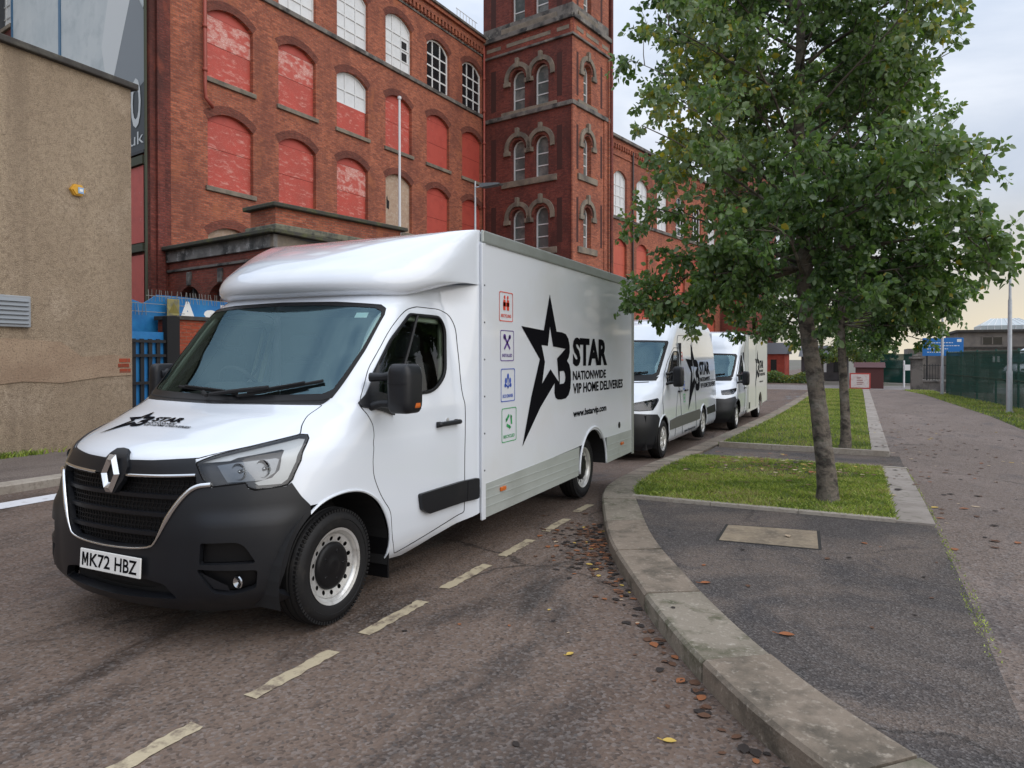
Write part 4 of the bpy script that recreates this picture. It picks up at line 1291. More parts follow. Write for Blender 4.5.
street_lamp((4.22, 27.4, Gz(27) + .1), 5.75, .74, 'grey street lamp post standing closest on the right grass verge', 5.0)
street_lamp((3.41, 39.3, Gz(39) + .1), 5.7, .74, 'slim grey lamp post farther down the verge where the green fence ends', 5.0, .9)
street_lamp((-11.15, 20.1, 0), 7.25, .95, 'lamp post with a dark lantern arm showing over the box van roof', 7.05, .95, 1)
fp = thing('flag_pole', 'thin white pole without a lantern rising over the box van', 'pole', (-15.4, 22, 0))
mb = MB(); mb.lathe([(0, .06), (11.1, .042), (11.15, .042), (11.15, .07), (11.24, .07), (11.27, .0005)], 14, 0, 'z'); smooth_by_angle(bld(mb, 'pole_shaft', mat('pole_white', (.62, .63, .65), .45), fp), 40)

# green mesh fence on the right
def netmat(name, col, alpha):
    m = bpy.data.materials.new(name); m.use_nodes = True
    n = m.node_tree; b = n.nodes['Principled BSDF']; b.inputs['Base Color'].default_value = (*col, 1); b.inputs['Roughness'].default_value = .7
    t = n.nodes.new('ShaderNodeTexCoord'); x = n.nodes.new('ShaderNodeTexNoise'); x.inputs['Scale'].default_value = .9; x.inputs['Detail'].default_value = 4
    n.links.new(t.outputs['Object'], x.inputs['Vector'])
    r = n.nodes.new('ShaderNodeMapRange'); r.inputs['From Min'].default_value = .35; r.inputs['From Max'].default_value = .65; r.inputs['To Min'].default_value = alpha - .10; r.inputs['To Max'].default_value = alpha + .12
    n.links.new(x.outputs['Fac'], r.inputs['Value']); n.links.new(r.outputs[0], b.inputs['Alpha'])
    return m
NET = netmat('green_netting', (.018, .105, .085), .70)
FG = mat('fence_green', (.010, .075, .055), .5)
def mesh_fence(name, a, b, h, label, net=NET, post=2.5, z0=0):
    a, b = np.array(a), np.array(b); Ln = np.hypot(*(b - a)); ang = math.atan2(b[1] - a[1], b[0] - a[0])
    t = thing(name, label, 'fence', (a[0], a[1], Gz(a[1]) + z0), ang)
    mesh_from('netting', [(0, 0, .05), (Ln, 0, .05), (Ln, 0, h - .03), (0, 0, h - .03)], [(0, 1, 2, 3)], net, t)
    mb = MB()
    for x in np.arange(0, Ln, .05):
        mb.box(x - .003, x + .003, -.012, -.006, .05, h)
    for z in np.arange(.08, h, .2):
        mb.box(0, Ln, -.018, -.012, z - .003, z + .003)
    for z in (.1, h * .5, h - .06):
        mb.box(0, Ln, -.035, -.018, z - .014, z + .014)
    bld(mb, 'wire_mesh', FG, t)
    for x in np.arange(0, Ln + .1, post):
        mb = MB(); mb.bbox(x - .03, x + .03, .01, .07, 0, h + .05, .004); bld(mb, 'fence_post', FG, t)
    return t
mesh_fence('mesh_fence', (3.62, 39.8), (6.9, 12.6), 2.12, 'long green mesh fence with netting along the right grass verge')
mesh_fence('mesh_fence', (1.2, 58), (3.3, 56), 2.1, 'short green fence panel far off beside the dark gate pier', netmat('far_netting', (.012, .10, .085), .95))
# stone gate pier, low wall and railing
gp = thing('stone_pier', 'dark square stone gate pier at the end of the low railing wall', 'gate pier', (2.67, 44.6, -.25))
mb = MB(); mb.bbox(-.28, .28, -.28, .28, 0, 1.75, .02); bld(mb, 'shaft', STN_D, gp)
mb = MB(); mb.bbox(-.36, .36, -.36, .36, 1.75, 1.88, .03); mb.bbox(-.22, .22, -.22, .22, 1.88, 2.0, .04); bld(mb, 'cap', STN_D, gp)
lw = thing('low_wall', 'low stone wall topped by a dark railing beside the stone pier', 'wall', (2.95, 44.6, -.25))
mb = MB(); mb.box(0, 3.2, -.15, .15, 0, .50); mb.bbox(-.02, 3.22, -.2, .2, .50, .62, .02); bld(mb, 'wall_base', STN_D, lw)
mb = MB()
for x in np.arange(.08, 3.2, .13):
    mb.tube([(x, 0, .6), (x, 0, 1.5)], .014, 5)
mb.tube([(0, 0, 1.42), (3.2, 0, 1.42)], .02, 5)
bld(mb, 'railing', STEEL, lw)
# blue board over the wall
bb = thing('billboard', 'wide blue board with white lines of writing on two posts beyond the fence', 'billboard', (3.95, 60, -.25))
mb = MB(); mb.bbox(0, 2.55, -.05, .05, 1.95, 3.25, .01); bld(mb, 'board', mat('billboard_blue', (.015, .16, .48), .5), bb)
mb = MB()
for x in (.3, 2.2):
    mb.box(x - .05, x + .05, .05, .15, 0, 3.0)
bld(mb, 'posts', STEEL, bb)
mb = MB()
for z, a, b in ((2.90, .3, 1.9), (2.68, .2, 2.3), (2.46, .3, 1.6), (2.22, .3, 1.3), (2.22, 1.6, 2.3)):
    x = a
    while x < b:
        l = random.uniform(.06, .2); mb.box(x, min(x + l, b), -.053, -.05, z - .025, z + .025); x += l + .05
mb.box(2.15, 2.42, -.053, -.05, 2.95, 3.15)
bld(mb, 'writing', M['plate'], bb)
# grey building with a glazed rooflight
gb = thing('grey_building', 'low grey stone building with dark windows and a glazed rooflight behind the green fence', 'building', (7.2, 70, -.25))
GS = mat('grey_stone', (.22, .19, .165), .85, noise=(1.2, 6, (.14, .125, .115), .4, .65))
mb = MB(); mb.box(0, 30, 0, 10, 0, 3.9); mb.box(-3.6, 0, 1.5, 8, 0, 2.6); bld(mb, 'wall', GS, gb)
mb = MB(); mb.bbox(-.2, 30.2, -.3, 10.2, 3.9, 4.12, .03); mb.box(-.05, 30.05, -.12, -.002, 2.55, 2.72); bld(mb, 'parapet', COP, gb)
for x, w_, z0, z1 in ((1.7, 1.4, 2.9, 3.55), (5.0, 1.1, 2.9, 3.55), (8.3, 1.6, 2.9, 3.55), (.9, .35, .4, 2.2), (1.6, 4.4, .9, 2.15), (7.0, 2.4, .9, 2.2), (10.5, 2.4, .9, 2.2)):
    wn = bpy.data.objects.new('window', None); COL.objects.link(wn); wn.parent = gb
    mb = MB(); mb.box(x, x + w_, -.03, -.004, z0, z1); bld(mb, 'glass_pane', DGL, wn)
    mb = MB()
    k = max(2, int(w_ / .8))
    for i in range(k + 1):
        mb.box(x + w_ * i / k - .04, x + w_ * i / k + .04, -.06, -.03, z0, z1)
    mb.box(x, x + w_, -.06, -.03, z1 - .05, z1 + .03)
    bld(mb, 'frame', GS, wn)
mb = MB(); mb.box(2.4, 2.9, -.07, -.06, 1.45, 1.95); mb.box(3.6, 4.0, -.07, -.06, 1.4, 1.85); bld(mb, 'window_poster', M['plate'], gb)
rl = MB()
rl.add([(1.7, 1, 4.12), (5.6, 1, 4.12), (5.6, 5, 4.12), (1.7, 5, 4.12), (1.7, 1, 4.5), (5.6, 1, 4.5), (5.6, 5, 4.5), (1.7, 5, 4.5), (2.7, 3, 5.15), (4.6, 3, 5.15)],
       [(0, 1, 5, 4), (1, 2, 6, 5), (2, 3, 7, 6), (3, 0, 4, 7), (4, 5, 9, 8), (5, 6, 9), (6, 7, 8, 9), (7, 4, 8)])
r_ = bld(rl, 'rooflight', mat('rooflight_glass', (.42, .47, .48), .3), gb)
mb = MB()
for i in range(9):
    x = 1.7 + 3.9 * i / 8; mb.tube([(x, .99, 4.12), (x, .99, 4.5), (2.7 + 1.9 * i / 8, 2.98, 5.16)], .03, 5)
bld(mb, 'glazing_bars', FRM, r_)
# red and white notice board by the crossing
ns = thing('notice_board', 'white notice board with a red frame standing at the far crossing', 'sign', (-.62, 44.2, -.25))
mb = MB(); mb.bbox(0, 1.05, -.03, .03, .10, .98, .005); bld(mb, 'frame', mat('sign_red', (.45, .06, .05), .5), ns)
mb = MB(); mb.box(.07, .98, -.034, -.0305, .17, .91); bld(mb, 'notice', mat('sign_pale', (.66, .60, .58), .5, noise=(9, 5, (.60, .45, .42), .5, .65)), ns)
mb = MB()
for z in (.34, .44, .54, .64, .72):
    mb.box(.36, .36 + random.uniform(.15, .36), -.037, -.0345, z, z + .035)
bld(mb, 'writing', mat('sign_text', (.25, .09, .08), .5), ns)
sk = thing('red_shed', 'dark red shed roof showing behind the notice board', 'shed', (-.35, 47.5, -.25))
mb = MB(); mb.box(0, 1.5, 0, 2.4, 0, 1.25); bld(mb, 'wall', mat('shed_wall', (.09, .030, .028), .8), sk)
mb = MB(); mb.add([(-.1, -.1, 1.25), (1.6, -.1, 1.25), (1.6, 2.5, 1.25), (-.1, 2.5, 1.25), (-.1, 1.2, 1.55), (1.6, 1.2, 1.55)], [(0, 1, 5, 4), (2, 3, 4, 5), (1, 2, 5), (3, 0, 4)]); bld(mb, 'roof', mat('shed_roof', (.07, .020, .022), .7), sk)
# houses beyond the crossing
for (x, y, w_, d, h, col, lab) in ((-8.6, 58, 3.3, 4, 2.1, (.42, .07, .045), 'bright red low building beyond the crossing behind a hedge'), (-4.4, 62, 3.4, 5, 1.9, (.07, .065, .07), 'dark grey low building beyond the crossing between the tree trunks'), (-15, 66, 5.5, 5, 3.8, (.20, .06, .045), 'brick house farther off behind the red building')):
    hs = thing('far_building', lab, 'building', (x, y, -.25))
    mb = MB(); mb.box(0, w_, 0, d, 0, h); bld(mb, 'wall', mat('far_wall', col, .8, noise=(1.5, 5, tuple(c * .6 for c in col), .45, .7)), hs)
    mb = MB(); mb.add([(-.2, -.2, h), (w_ + .2, -.2, h), (w_ + .2, d + .2, h), (-.2, d + .2, h), (-.2, d / 2, h + .9), (w_ + .2, d / 2, h + .9)], [(0, 1, 5, 4), (2, 3, 4, 5), (1, 2, 5), (3, 0, 4), (0, 3, 2, 1)]); bld(mb, 'roof', SLATE, hs)
    for i in range(3):
        mb = MB(); xx = w_ * (.14 + .28 * i); mb.box(xx, xx + w_ * .13, -.02, -.003, h * .35, h * .8); bld(mb, 'window', FRM if i == 1 else DGL, hs)
ps = thing('sign_post', 'white post with a small white notice before the far green fence', 'sign post', (2.32, 50, -.25))
mb = MB(); mb.lathe([(0, .055), (1.65, .05), (1.66, .0005)], 10, 0, 'z'); bld(mb, 'post', FRM, ps)
mb = MB(); mb.bbox(.03, .33, -.07, -.05, 1.05, 1.4, .004); bld(mb, 'notice', M['plate'], ps)
# ------------------------------------------------------------------ trees
BARK = mat('bark', (.150, .125, .100), .9, noise=[(7, 8, (.040, .033, .028), .46, .60, (1, 1, 1.6)), (2.6, 6, (.23, .21, .18), .52, .68, (1, 1, 1.4)), (14, 5, (.06, .07, .045), .55, .75)], bump=(26, .9, .02))
LEAVES = [leafmat('leaf_deep_green', (.066, .125, .044), .34, .38), leafmat('leaf_green', (.125, .21, .062), .32, .42), leafmat('leaf_grey_green', (.180, .255, .130), .36, .36), leafmat('leaf_olive', (.22, .26, .065), .42, .4), leafmat('leaf_yellow', (.36, .30, .035), .45, .4)]

def leaf_mesh(name, P, D, size, mats, parent, wts, seed):
    """P points, D outward directions: one folded six-cornered leaf at each"""
    r = np.random.default_rng(seed)
    n = len(P)
    d = D + r.normal(0, .55, (n, 3)); d[:, 2] -= .35
    d /= np.linalg.norm(d, axis=1)[:, None]
    a = r.normal(0, 1, (n, 3)); a[:, 2] *= .35
    s = np.cross(d, a); s /= np.maximum(np.linalg.norm(s, axis=1), 1e-6)[:, None]
    nn = np.cross(s, d)
    flip = nn[:, 2] < 0
    nn[flip] *= -1
    L_ = size * r.uniform(.65, 1.25, n)[:, None]; W_ = L_ * r.uniform(.30, .42, n)[:, None]
    st = P + d * L_ * .18
    prof = [(0, 0, 0), (.32, .85, .10), (.72, .75, .05), (1.0, 0, -.12)]
    V = np.zeros((n, 6, 3))
    V[:, 0] = st
    V[:, 1] = st + d * L_ * .30 + s * W_ * .95 + nn * W_ * .28
    V[:, 2] = st + d * L_ * .70 + s * W_ * .72 + nn * W_ * .15 - nn * L_ * .05
    V[:, 3] = st + d * L_ - nn * L_ * .14
    V[:, 4] = st + d * L_ * .70 - s * W_ * .72 + nn * W_ * .15 - nn * L_ * .05
    V[:, 5] = st + d * L_ * .30 - s * W_ * .95 + nn * W_ * .28
    base = np.arange(n)[:, None] * 6
    F_ = np.concatenate([base + np.array([[0, 1, 2, 3]]), base + np.array([[0, 3, 4, 5]])], 1).reshape(-1, 4)
    me = bpy.data.meshes.new(name)
    me.vertices.add(6 * n); me.vertices.foreach_set('co', V.ravel())
    nf = len(F_)
    me.loops.add(4 * nf); me.loops.foreach_set('vertex_index', F_.ravel())
    me.polygons.add(nf); me.polygons.foreach_set('loop_start', np.arange(0, 4 * nf, 4)); me.polygons.foreach_set('loop_total', np.full(nf, 4))
    me.update(calc_edges=True)
    o = link(name, me, parent, mats)
    cl = np.sin(P[:, 0] * 2.1 + seed) + np.sin(P[:, 1] * 1.7 + 2 * seed) + np.sin(P[:, 2] * 1.9) + r.normal(0, 1.0, n)
    q = np.quantile(cl, np.cumsum(wts)[:-1])
    mi = np.digitize(cl, q)
    yel = r.random(n) < .006
    mi[yel] = 4
    me.polygons.foreach_set('material_index', np.repeat(mi, 2).astype(np.int32))
    me.polygons.foreach_set('use_smooth', np.ones(nf, bool))
    return o

def tree(name, label, loc, path, r0, height, prof, nlat, seed, leaf=.075, per=20, wts=(.36, .38, .215, .04, .005), extra=(), group=None, sub=8, twigs=6, zlat=None, asym=0.0):
    rr = np.random.default_rng(seed)
    t = thing(name, label, 'tree', loc, 0, group)
    path = [np.array(p, float) for p in path]
    tp = spline3(path, 6)
    zz = tp[:, 2]
    rad = lambda z: r0 * (1 - .86 * np.clip(z / height, 0, 1) ** .9) + r0 * .32 * np.exp(-np.maximum(z, 0) / .10)
    wood = MB()
    # trunk with uneven section
    n = 22; V = []
    for p in tp:
        for k in range(n):
            a = 2 * PI * k / n
            q = rad(p[2]) * (1 + .05 * math.sin(3 * a + p[2] * 2) + .035 * math.sin(7 * a + p[2] * 5) + .03 * rr.normal())
            V.append((p[0] + q * math.cos(a), p[1] + q * math.sin(a), p[2]))
    wood.add(V, [(i * n + k, i * n + (k + 1) % n, (i + 1) * n + (k + 1) % n, (i + 1) * n + k) for i in range(len(tp) - 1) for k in range(n)])
    limbs = MB()
    LP, LD = [], []
    at = lambda z: np.array([np.interp(z, zz, tp[:, 0]), np.interp(z, zz, tp[:, 1]), z])
    def outside(p):
        c = at(min(max(p[2], 0), height))
        return math.hypot(p[0] - c[0], p[1] - c[1]) > np.interp(p[2], prof[0], prof[1]) * 1.04 + .12
    def twig(p, d, ln, r):
        if outside(p):
            return
        k = 3
        pts = [p]
        for i in range(k):
            d = d + rr.normal(0, .18, 3); d[2] -= .05; d /= np.linalg.norm(d)
            pts.append(pts[-1] + d * ln / k)
        limbs.tube(pts, [r * (1 - .8 * i / k) for i in range(k + 1)], 3, cap=False)
        m_ = rr.poisson(per)
        for _ in range(m_):
            s_ = rr.uniform(.12, 1.0) * k; i = min(int(s_), k - 1); f = s_ - i
            q = pts[i] * (1 - f) + pts[i + 1] * f
            dd = pts[i + 1] - pts[i]; dd /= np.linalg.norm(dd)
            off = rr.normal(0, 1, 3); off /= np.linalg.norm(off)
            LP.append(q + off * .022); LD.append(dd * .5 + off * .9)
    def branch(p, d, ln, r, lvl):
        if lvl == 2 and outside(p + d * ln * .5):
            return
        k = 6 if lvl == 1 else 4
        pts = [p]
        for i in range(k):
            d = d + rr.normal(0, .10 if lvl == 1 else .16, 3)
            d[2] += (.05 if lvl == 1 else .02) - (.10 if i > k * .6 else 0)
            d /= np.linalg.norm(d)
            pts.append(pts[-1] + d * ln / k)
        limbs.tube(pts, [r * (1 - .78 * i / k) for i in range(k + 1)], 6 if lvl == 1 else 4, cap=False)
        if lvl == 1:
            for j in range(sub):
                s_ = rr.uniform(.16, 1.0) * k; i = min(int(s_), k - 1); f = s_ - i
                q = pts[i] * (1 - f) + pts[i + 1] * f
                dd = (pts[i + 1] - pts[i]); dd /= np.linalg.norm(dd)
                side = np.cross(dd, rr.normal(0, 1, 3)); side /= np.linalg.norm(side)
                nd = dd * .65 + side * .8; nd /= np.linalg.norm(nd)
                branch(q, nd, ln * rr.uniform(.22, .42) * (1.15 - .5 * s_ / k), r * .42, 2)
        for j in range(twigs if lvl == 2 else 3):
            s_ = rr.uniform(.25, 1.0) * k; i = min(int(s_), k - 1); f = s_ - i
            q = pts[i] * (1 - f) + pts[i + 1] * f
            dd = (pts[i + 1] - pts[i]); dd /= np.linalg.norm(dd)
            side = rr.normal(0, 1, 3); side /= np.linalg.norm(side)
            nd = dd * .7 + side * .8; nd /= np.linalg.norm(nd)
            twig(q, nd, rr.uniform(.14, .34), r * .22 + .002)
    ga = rr.uniform(0, 6)
    for i in range(nlat):
        z = zlat[0] + (height * .97 - zlat[0]) * ((i + rr.uniform(.1, .9)) / nlat) ** 1.3
        ga += 2.4 + rr.normal(0, .25)
        R_ = np.interp(z + .3, prof[0], prof[1]) * rr.uniform(.72, 1.02) * (1 - asym * math.cos(ga))
        el = R(rr.uniform(12, 40)) if z < height * .7 else R(rr.uniform(35, 65))
        d = np.array([math.cos(ga) * math.cos(el), math.sin(ga) * math.cos(el), math.sin(el)])
        branch(at(z), d, R_ * 1.05, max(.012, .30 * rad(z)), 1)
    for (z, tgt) in extra:
        p = at(z); d = np.array(tgt, float) - p; ln = np.linalg.norm(d)
        branch(p, d / ln, ln * .95, .02, 1)
    o = wood.build('trunk', [BARK], t, smooth=True, fix=False)
    limbs.build('limbs', [BARK], t, smooth=True, fix=False)
    P = np.array(LP); D = np.array(LD)
    leaf_mesh('crown', P, D, leaf, LEAVES, t, wts, seed)
    return t

def spline3(P, n):
    o = []
    P = [2 * P[0] - P[1]] + list(P) + [2 * P[-1] - P[-2]]
    for i in range(1, len(P) - 2):
        for k in range(n):
            t = k / n
            o.append(.5 * ((2 * P[i]) + (-P[i - 1] + P[i + 1]) * t + (2 * P[i - 1] - 5 * P[i] + 4 * P[i + 1] - P[i + 2]) * t * t + (-P[i - 1] + 3 * P[i] - 3 * P[i + 1] + P[i + 2]) * t ** 3))
    o.append(P[-2])
    return np.array(o)

zb = Gz(8.22) + .10
near_tree = tree('street_tree', 'nearest leafy tree with a leaning grey trunk in the first grass bed', (-.31, 8.22, zb),
     [(0, 0, -.05), (-.03, 0, .35), (-.09, .02, .9), (-.16, .03, 1.45), (-.23, .03, 2.0), (-.26, .03, 2.8), (-.31, 0, 3.6), (-.29, 0, 5.2), (-.28, 0, 6.6), (-.25, 0, 7.9)], .100, 8.0,
     ((1.8, 2.3, 3.2, 4.5, 5.6, 6.8, 8.2), (1.3, 1.85, 2.05, 2.1, 1.9, 1.4, .4)), 54, 11, .068, 20, extra=[(2.5, (-1.95, -.3, 2.05)), (2.5, (-1.75, -.1, 2.0)), (2.5, (-1.2, -.6, 2.25)), (2.5, (-1.0, -.9, 2.3)), (2.4, (.6, -.8, 2.3)), (3.0, (-2.1, -.2, 2.3)), (3.0, (1.55, -.1, 3.2)), (2.6, (1.45, .1, 2.45)), (2.5, (1.2, .4, 2.1)), (2.5, (.9, -.4, 2.2)), (4.6, (1.5, -.4, 5.4)), (3.4, (-1.9, -.2, 4.2)), (4.8, (-2.0, -.2, 5.6)), (4.2, (-1.8, .5, 5.0)), (5.2, (-1.9, -.5, 6.3)), (2.7, (1.5, -.1, 2.65)), (2.6, (1.35, .3, 2.35))], zlat=(2.3,), asym=.08, group='street trees in the grass beds')
zb = Gz(15) + .10
tree('street_tree', 'second leafy tree with a straight slim trunk in the farther grass bed', (-.28, 15.0, zb),
     [(0, 0, -.05), (0, 0, .5), (-.04, 0, 1.4), (-.08, 0, 2.4), (-.05, 0, 4), (0, 0, 6), (0, 0, 7.2)], .095, 7.3,
     ((1.8, 2.3, 3.2, 4.5, 5.6, 6.8, 8.2), (1.4, 2.1, 2.4, 2.4, 2.0, 1.2, .3)), 40, 23, .085, 19, sub=7, twigs=5, zlat=(2.2,), extra=[(2.4, (2.0, 0, 2.7)), (2.5, (1.7, -.6, 2.7)), (2.4, (1.5, .8, 2.0)), (2.4, (1.0, -.8, 2.1)), (2.5, (1.8, -.5, 2.3)), (2.6, (-2.0, 0, 2.3)), (2.6, (-1.6, -.6, 2.2))], group='street trees in the grass beds')
# small trees past the crossing
for i, (x, y, sc) in enumerate([(.25, 54, 1.05), (.95, 61, 1.15), (-2.6, 57, 1.1), (-7.6, 66, 1.3), (-1.2, 66, 1.35)]):
    if i == 0:
        first = tree('far_tree', 'small round tree past the crossing, nearest of its row behind the red shed', (x, y, -.25),
             [(0, 0, 0), (.02, 0, 1.2), (0, 0, 3), (0, 0, 5)], .11, 5.2, ((1.0, 2, 3, 4, 5.2), (1.3, 1.8, 1.9, 1.5, .5)), 20, 41, .14, 15, sub=6, twigs=4, zlat=(1.1,), wts=(.2, .3, .25, .24, .01))
        first.scale = (sc, sc, sc)
        k = first
    else:
        k = copy_tree(first)
        k.location = (x, y, -.25); k.scale = (sc, sc, sc); k.rotation_euler.z = i * 1.9
        k['label'] = ['', 'small round tree past the crossing, second of its row', 'small tree past the crossing beside the dark grey low building', 'small tree beside the bright red low building beyond the crossing', 'taller tree farthest off past the crossing behind the red shed'][i]
    k['group'] = 'small trees past the crossing'
# clipped hedge in front of the red building
def hedge(name, x0, x1, y0, y1, z1, n, label, zb):
    r = np.random.default_rng(3)
    P = r.uniform((x0, y0, .05), (x1, y1, z1), (n, 3)); P[:, 2] *= .85 + .2 * np.sin(P[:, 0] * 3)
    c = np.array([(x0 + x1) / 2, (y0 + y1) / 2, 0]); D = P - c; D /= np.linalg.norm(D, axis=1)[:, None]
    t = thing(name, label, 'hedge', (0, 0, zb))
    leaf_mesh('foliage', P, D, .16, LEAVES, t, (.2, .3, .3, .19, .01), 5)
    mb = MB()
    for x in np.arange(x0, x1, .5):
        mb.tube([(x, (y0 + y1) / 2, 0), (x + .1, (y0 + y1) / 2, z1 * .8)], .03, 5)
    mb.build('stems', [BARK], t)
hedge('hedge', -9.2, -3.5, 54.6, 55.6, .75, 3600, 'low green hedge in front of the bright red building', -.25)
# ------------------------------------------------------------------ vehicle skins
def mir(half):
    """close a half outline (starting and ending on the centre line) to both sides"""
    return list(half) + [(-a, b) for a, b in half[::-1] if abs(a) > 1e-6]

def panel(name, sh, outer, holes, sp, off, m, parent=None, thick=0, smooth=True):
    """sheet cut from a vehicle skin, shaded with the skin's own normals; thick adds a turned edge"""
    P, T = region(outer, holes, sp)
    of = off if callable(off) else (lambda Q: np.full(len(Q), float(off)))
    pos = lambda Q: sh.lift(Q, of(Q))
    X = pos(P)
    e = .016
    sgn = np.where(P[:, :1] < 0, -1., 1.)
    a = np.abs(P); a[:, 0] = np.clip(a[:, 0], e, sh.U - e); a[:, 1] = np.clip(a[:, 1], e, sh.T - e)
    du = pos(a + [e, 0]) - pos(a - [e, 0]); dt = pos(a + [0, e]) - pos(a - [0, e])
    N = np.cross(du, dt); N /= np.maximum(np.linalg.norm(N, axis=1), 1e-9)[:, None]
    N[np.abs(P[:, 0]) < 1e-6, 0] = 0
    N[:, :1] *= sgn
    fn_ = np.cross(X[T[:, 1]] - X[T[:, 0]], X[T[:, 2]] - X[T[:, 0]])
    flip = (fn_ * N[T].mean(1)).sum(1) < 0
    T = T.copy(); T[flip] = T[flip][:, ::-1]
    V = [tuple(v) for v in X]; Fc = [tuple(f) for f in T]; NN = [tuple(v) for v in N]
    if thick:
        inner = sh.lift(P, of(P) - thick)
        cnt = {}
        for f in T:
            for q in range(3):
                k = (f[q], f[(q + 1) % 3]); cnt[k] = 1
        for (p, q) in list(cnt):
            if (q, p) not in cnt:
                b = len(V)
                V += [tuple(X[p]), tuple(X[q]), tuple(inner[q]), tuple(inner[p])]
                Fc.append((b + 1, b, b + 3, b + 2))
                fnm = np.cross(X[p] - X[q], inner[p] - X[q]); fnm = fnm / max(1e-9, np.linalg.norm(fnm))
                NN += [tuple(fnm)] * 4
    o = mesh_from(name, V, Fc, m, parent, True)
    try:
        o.data.normals_split_custom_set_from_vertices(NN)
    except Exception as ex:
        print('normals', name, ex)
    return o

def line(sh, uvs, off=0.0, n=None):
    P = []
    for i in range(len(uvs) - 1):
        a, b = np.array(uvs[i]), np.array(uvs[i + 1])
        k = max(1, int(np.hypot(*(b - a)) / .03))
        P += [a + (b - a) * j / k for j in range(k)]
    P.append(np.array(uvs[-1]))
    return sh.lift(np.array(P), off)

def bezsm(p, n=3, closed=False):
    """corner cutting"""
    for _ in range(n):
        q = []
        m_ = len(p)
        rngi = range(m_ if closed else m_ - 1)
        if not closed:
            q.append(p[0])
        for i in rngi:
            a, b = np.array(p[i]), np.array(p[(i + 1) % m_])
            q += [tuple(a * .75 + b * .25), tuple(a * .25 + b * .75)]
        if not closed:
            q.append(p[-1])
        p = q
    return p

LOGO = [(3.886, 2.234), (4.061, 1.875), (4.20, 1.872), (4.312, 1.856), (4.38, 1.81), (4.418, 1.74), (4.42, 1.67), (4.39, 1.615), (4.343, 1.581), (4.41, 1.54), (4.447, 1.47), (4.455, 1.38), (4.44, 1.29), (4.39, 1.225), (4.31, 1.192), (4.19, 1.186), (4.09, 1.192), (4.03, 1.215), (4.007, 1.263), (4.012, 1.33), (3.75, 1.23), (3.257, .812), (3.45, 1.25), (3.646, 1.60), (3.233, 1.899), (3.74, 1.876)]
LOGO[19:22] = [(4.012, 1.36), (3.66, 1.14), (3.257, .812)]
LSTAR = [(3.892, 1.92), (3.97, 1.725), (4.30, 1.705), (4.073, 1.605), (4.125, 1.365), (3.903, 1.50), (3.70, 1.365), (3.767, 1.573), (3.687, 1.735), (3.84, 1.728)]
LD = [(4.144, 1.475), (4.25, 1.478), (4.285, 1.45), (4.30, 1.41), (4.285, 1.37), (4.25, 1.348), (4.144, 1.346)]

def logo(mapf, parent, name='logo_decal', texts=True, m=None, url=True):
    """mapf: logo plane (a, b) arrays -> points"""
    mb = MB()
    P, T = region(LOGO, [LSTAR, LD], .08)
    mb.add(mapf(P), T)
    o = mb.build(name, [m or M['decal_black']], parent, fix=False)
    if texts:
        rows = [('STAR', 4.51, 5.645, 1.52, 1.83, .05), ('NATIONWIDE', 4.51, 5.60, 1.372, 1.472, .03), ('VIP HOME DELIVERIES', 4.515, 6.267, 1.228, 1.340, .03)]
        if url:
            rows.append(('www.bstarvip.com', 4.522, 5.617, .955, 1.055, .035))
        for s, a0, a1, b0, b1, bo in rows:
            V, Fc = text2d(s, bo)
            tx = MB()
            tx.add(mapf(np.stack([a0 + V[:, 0] * (a1 - a0), b0 + V[:, 1] * (b1 - b0)], 1)), Fc)
            tx.build('lettering_decal', [m or M['decal_black']], parent, fix=False)
    return o

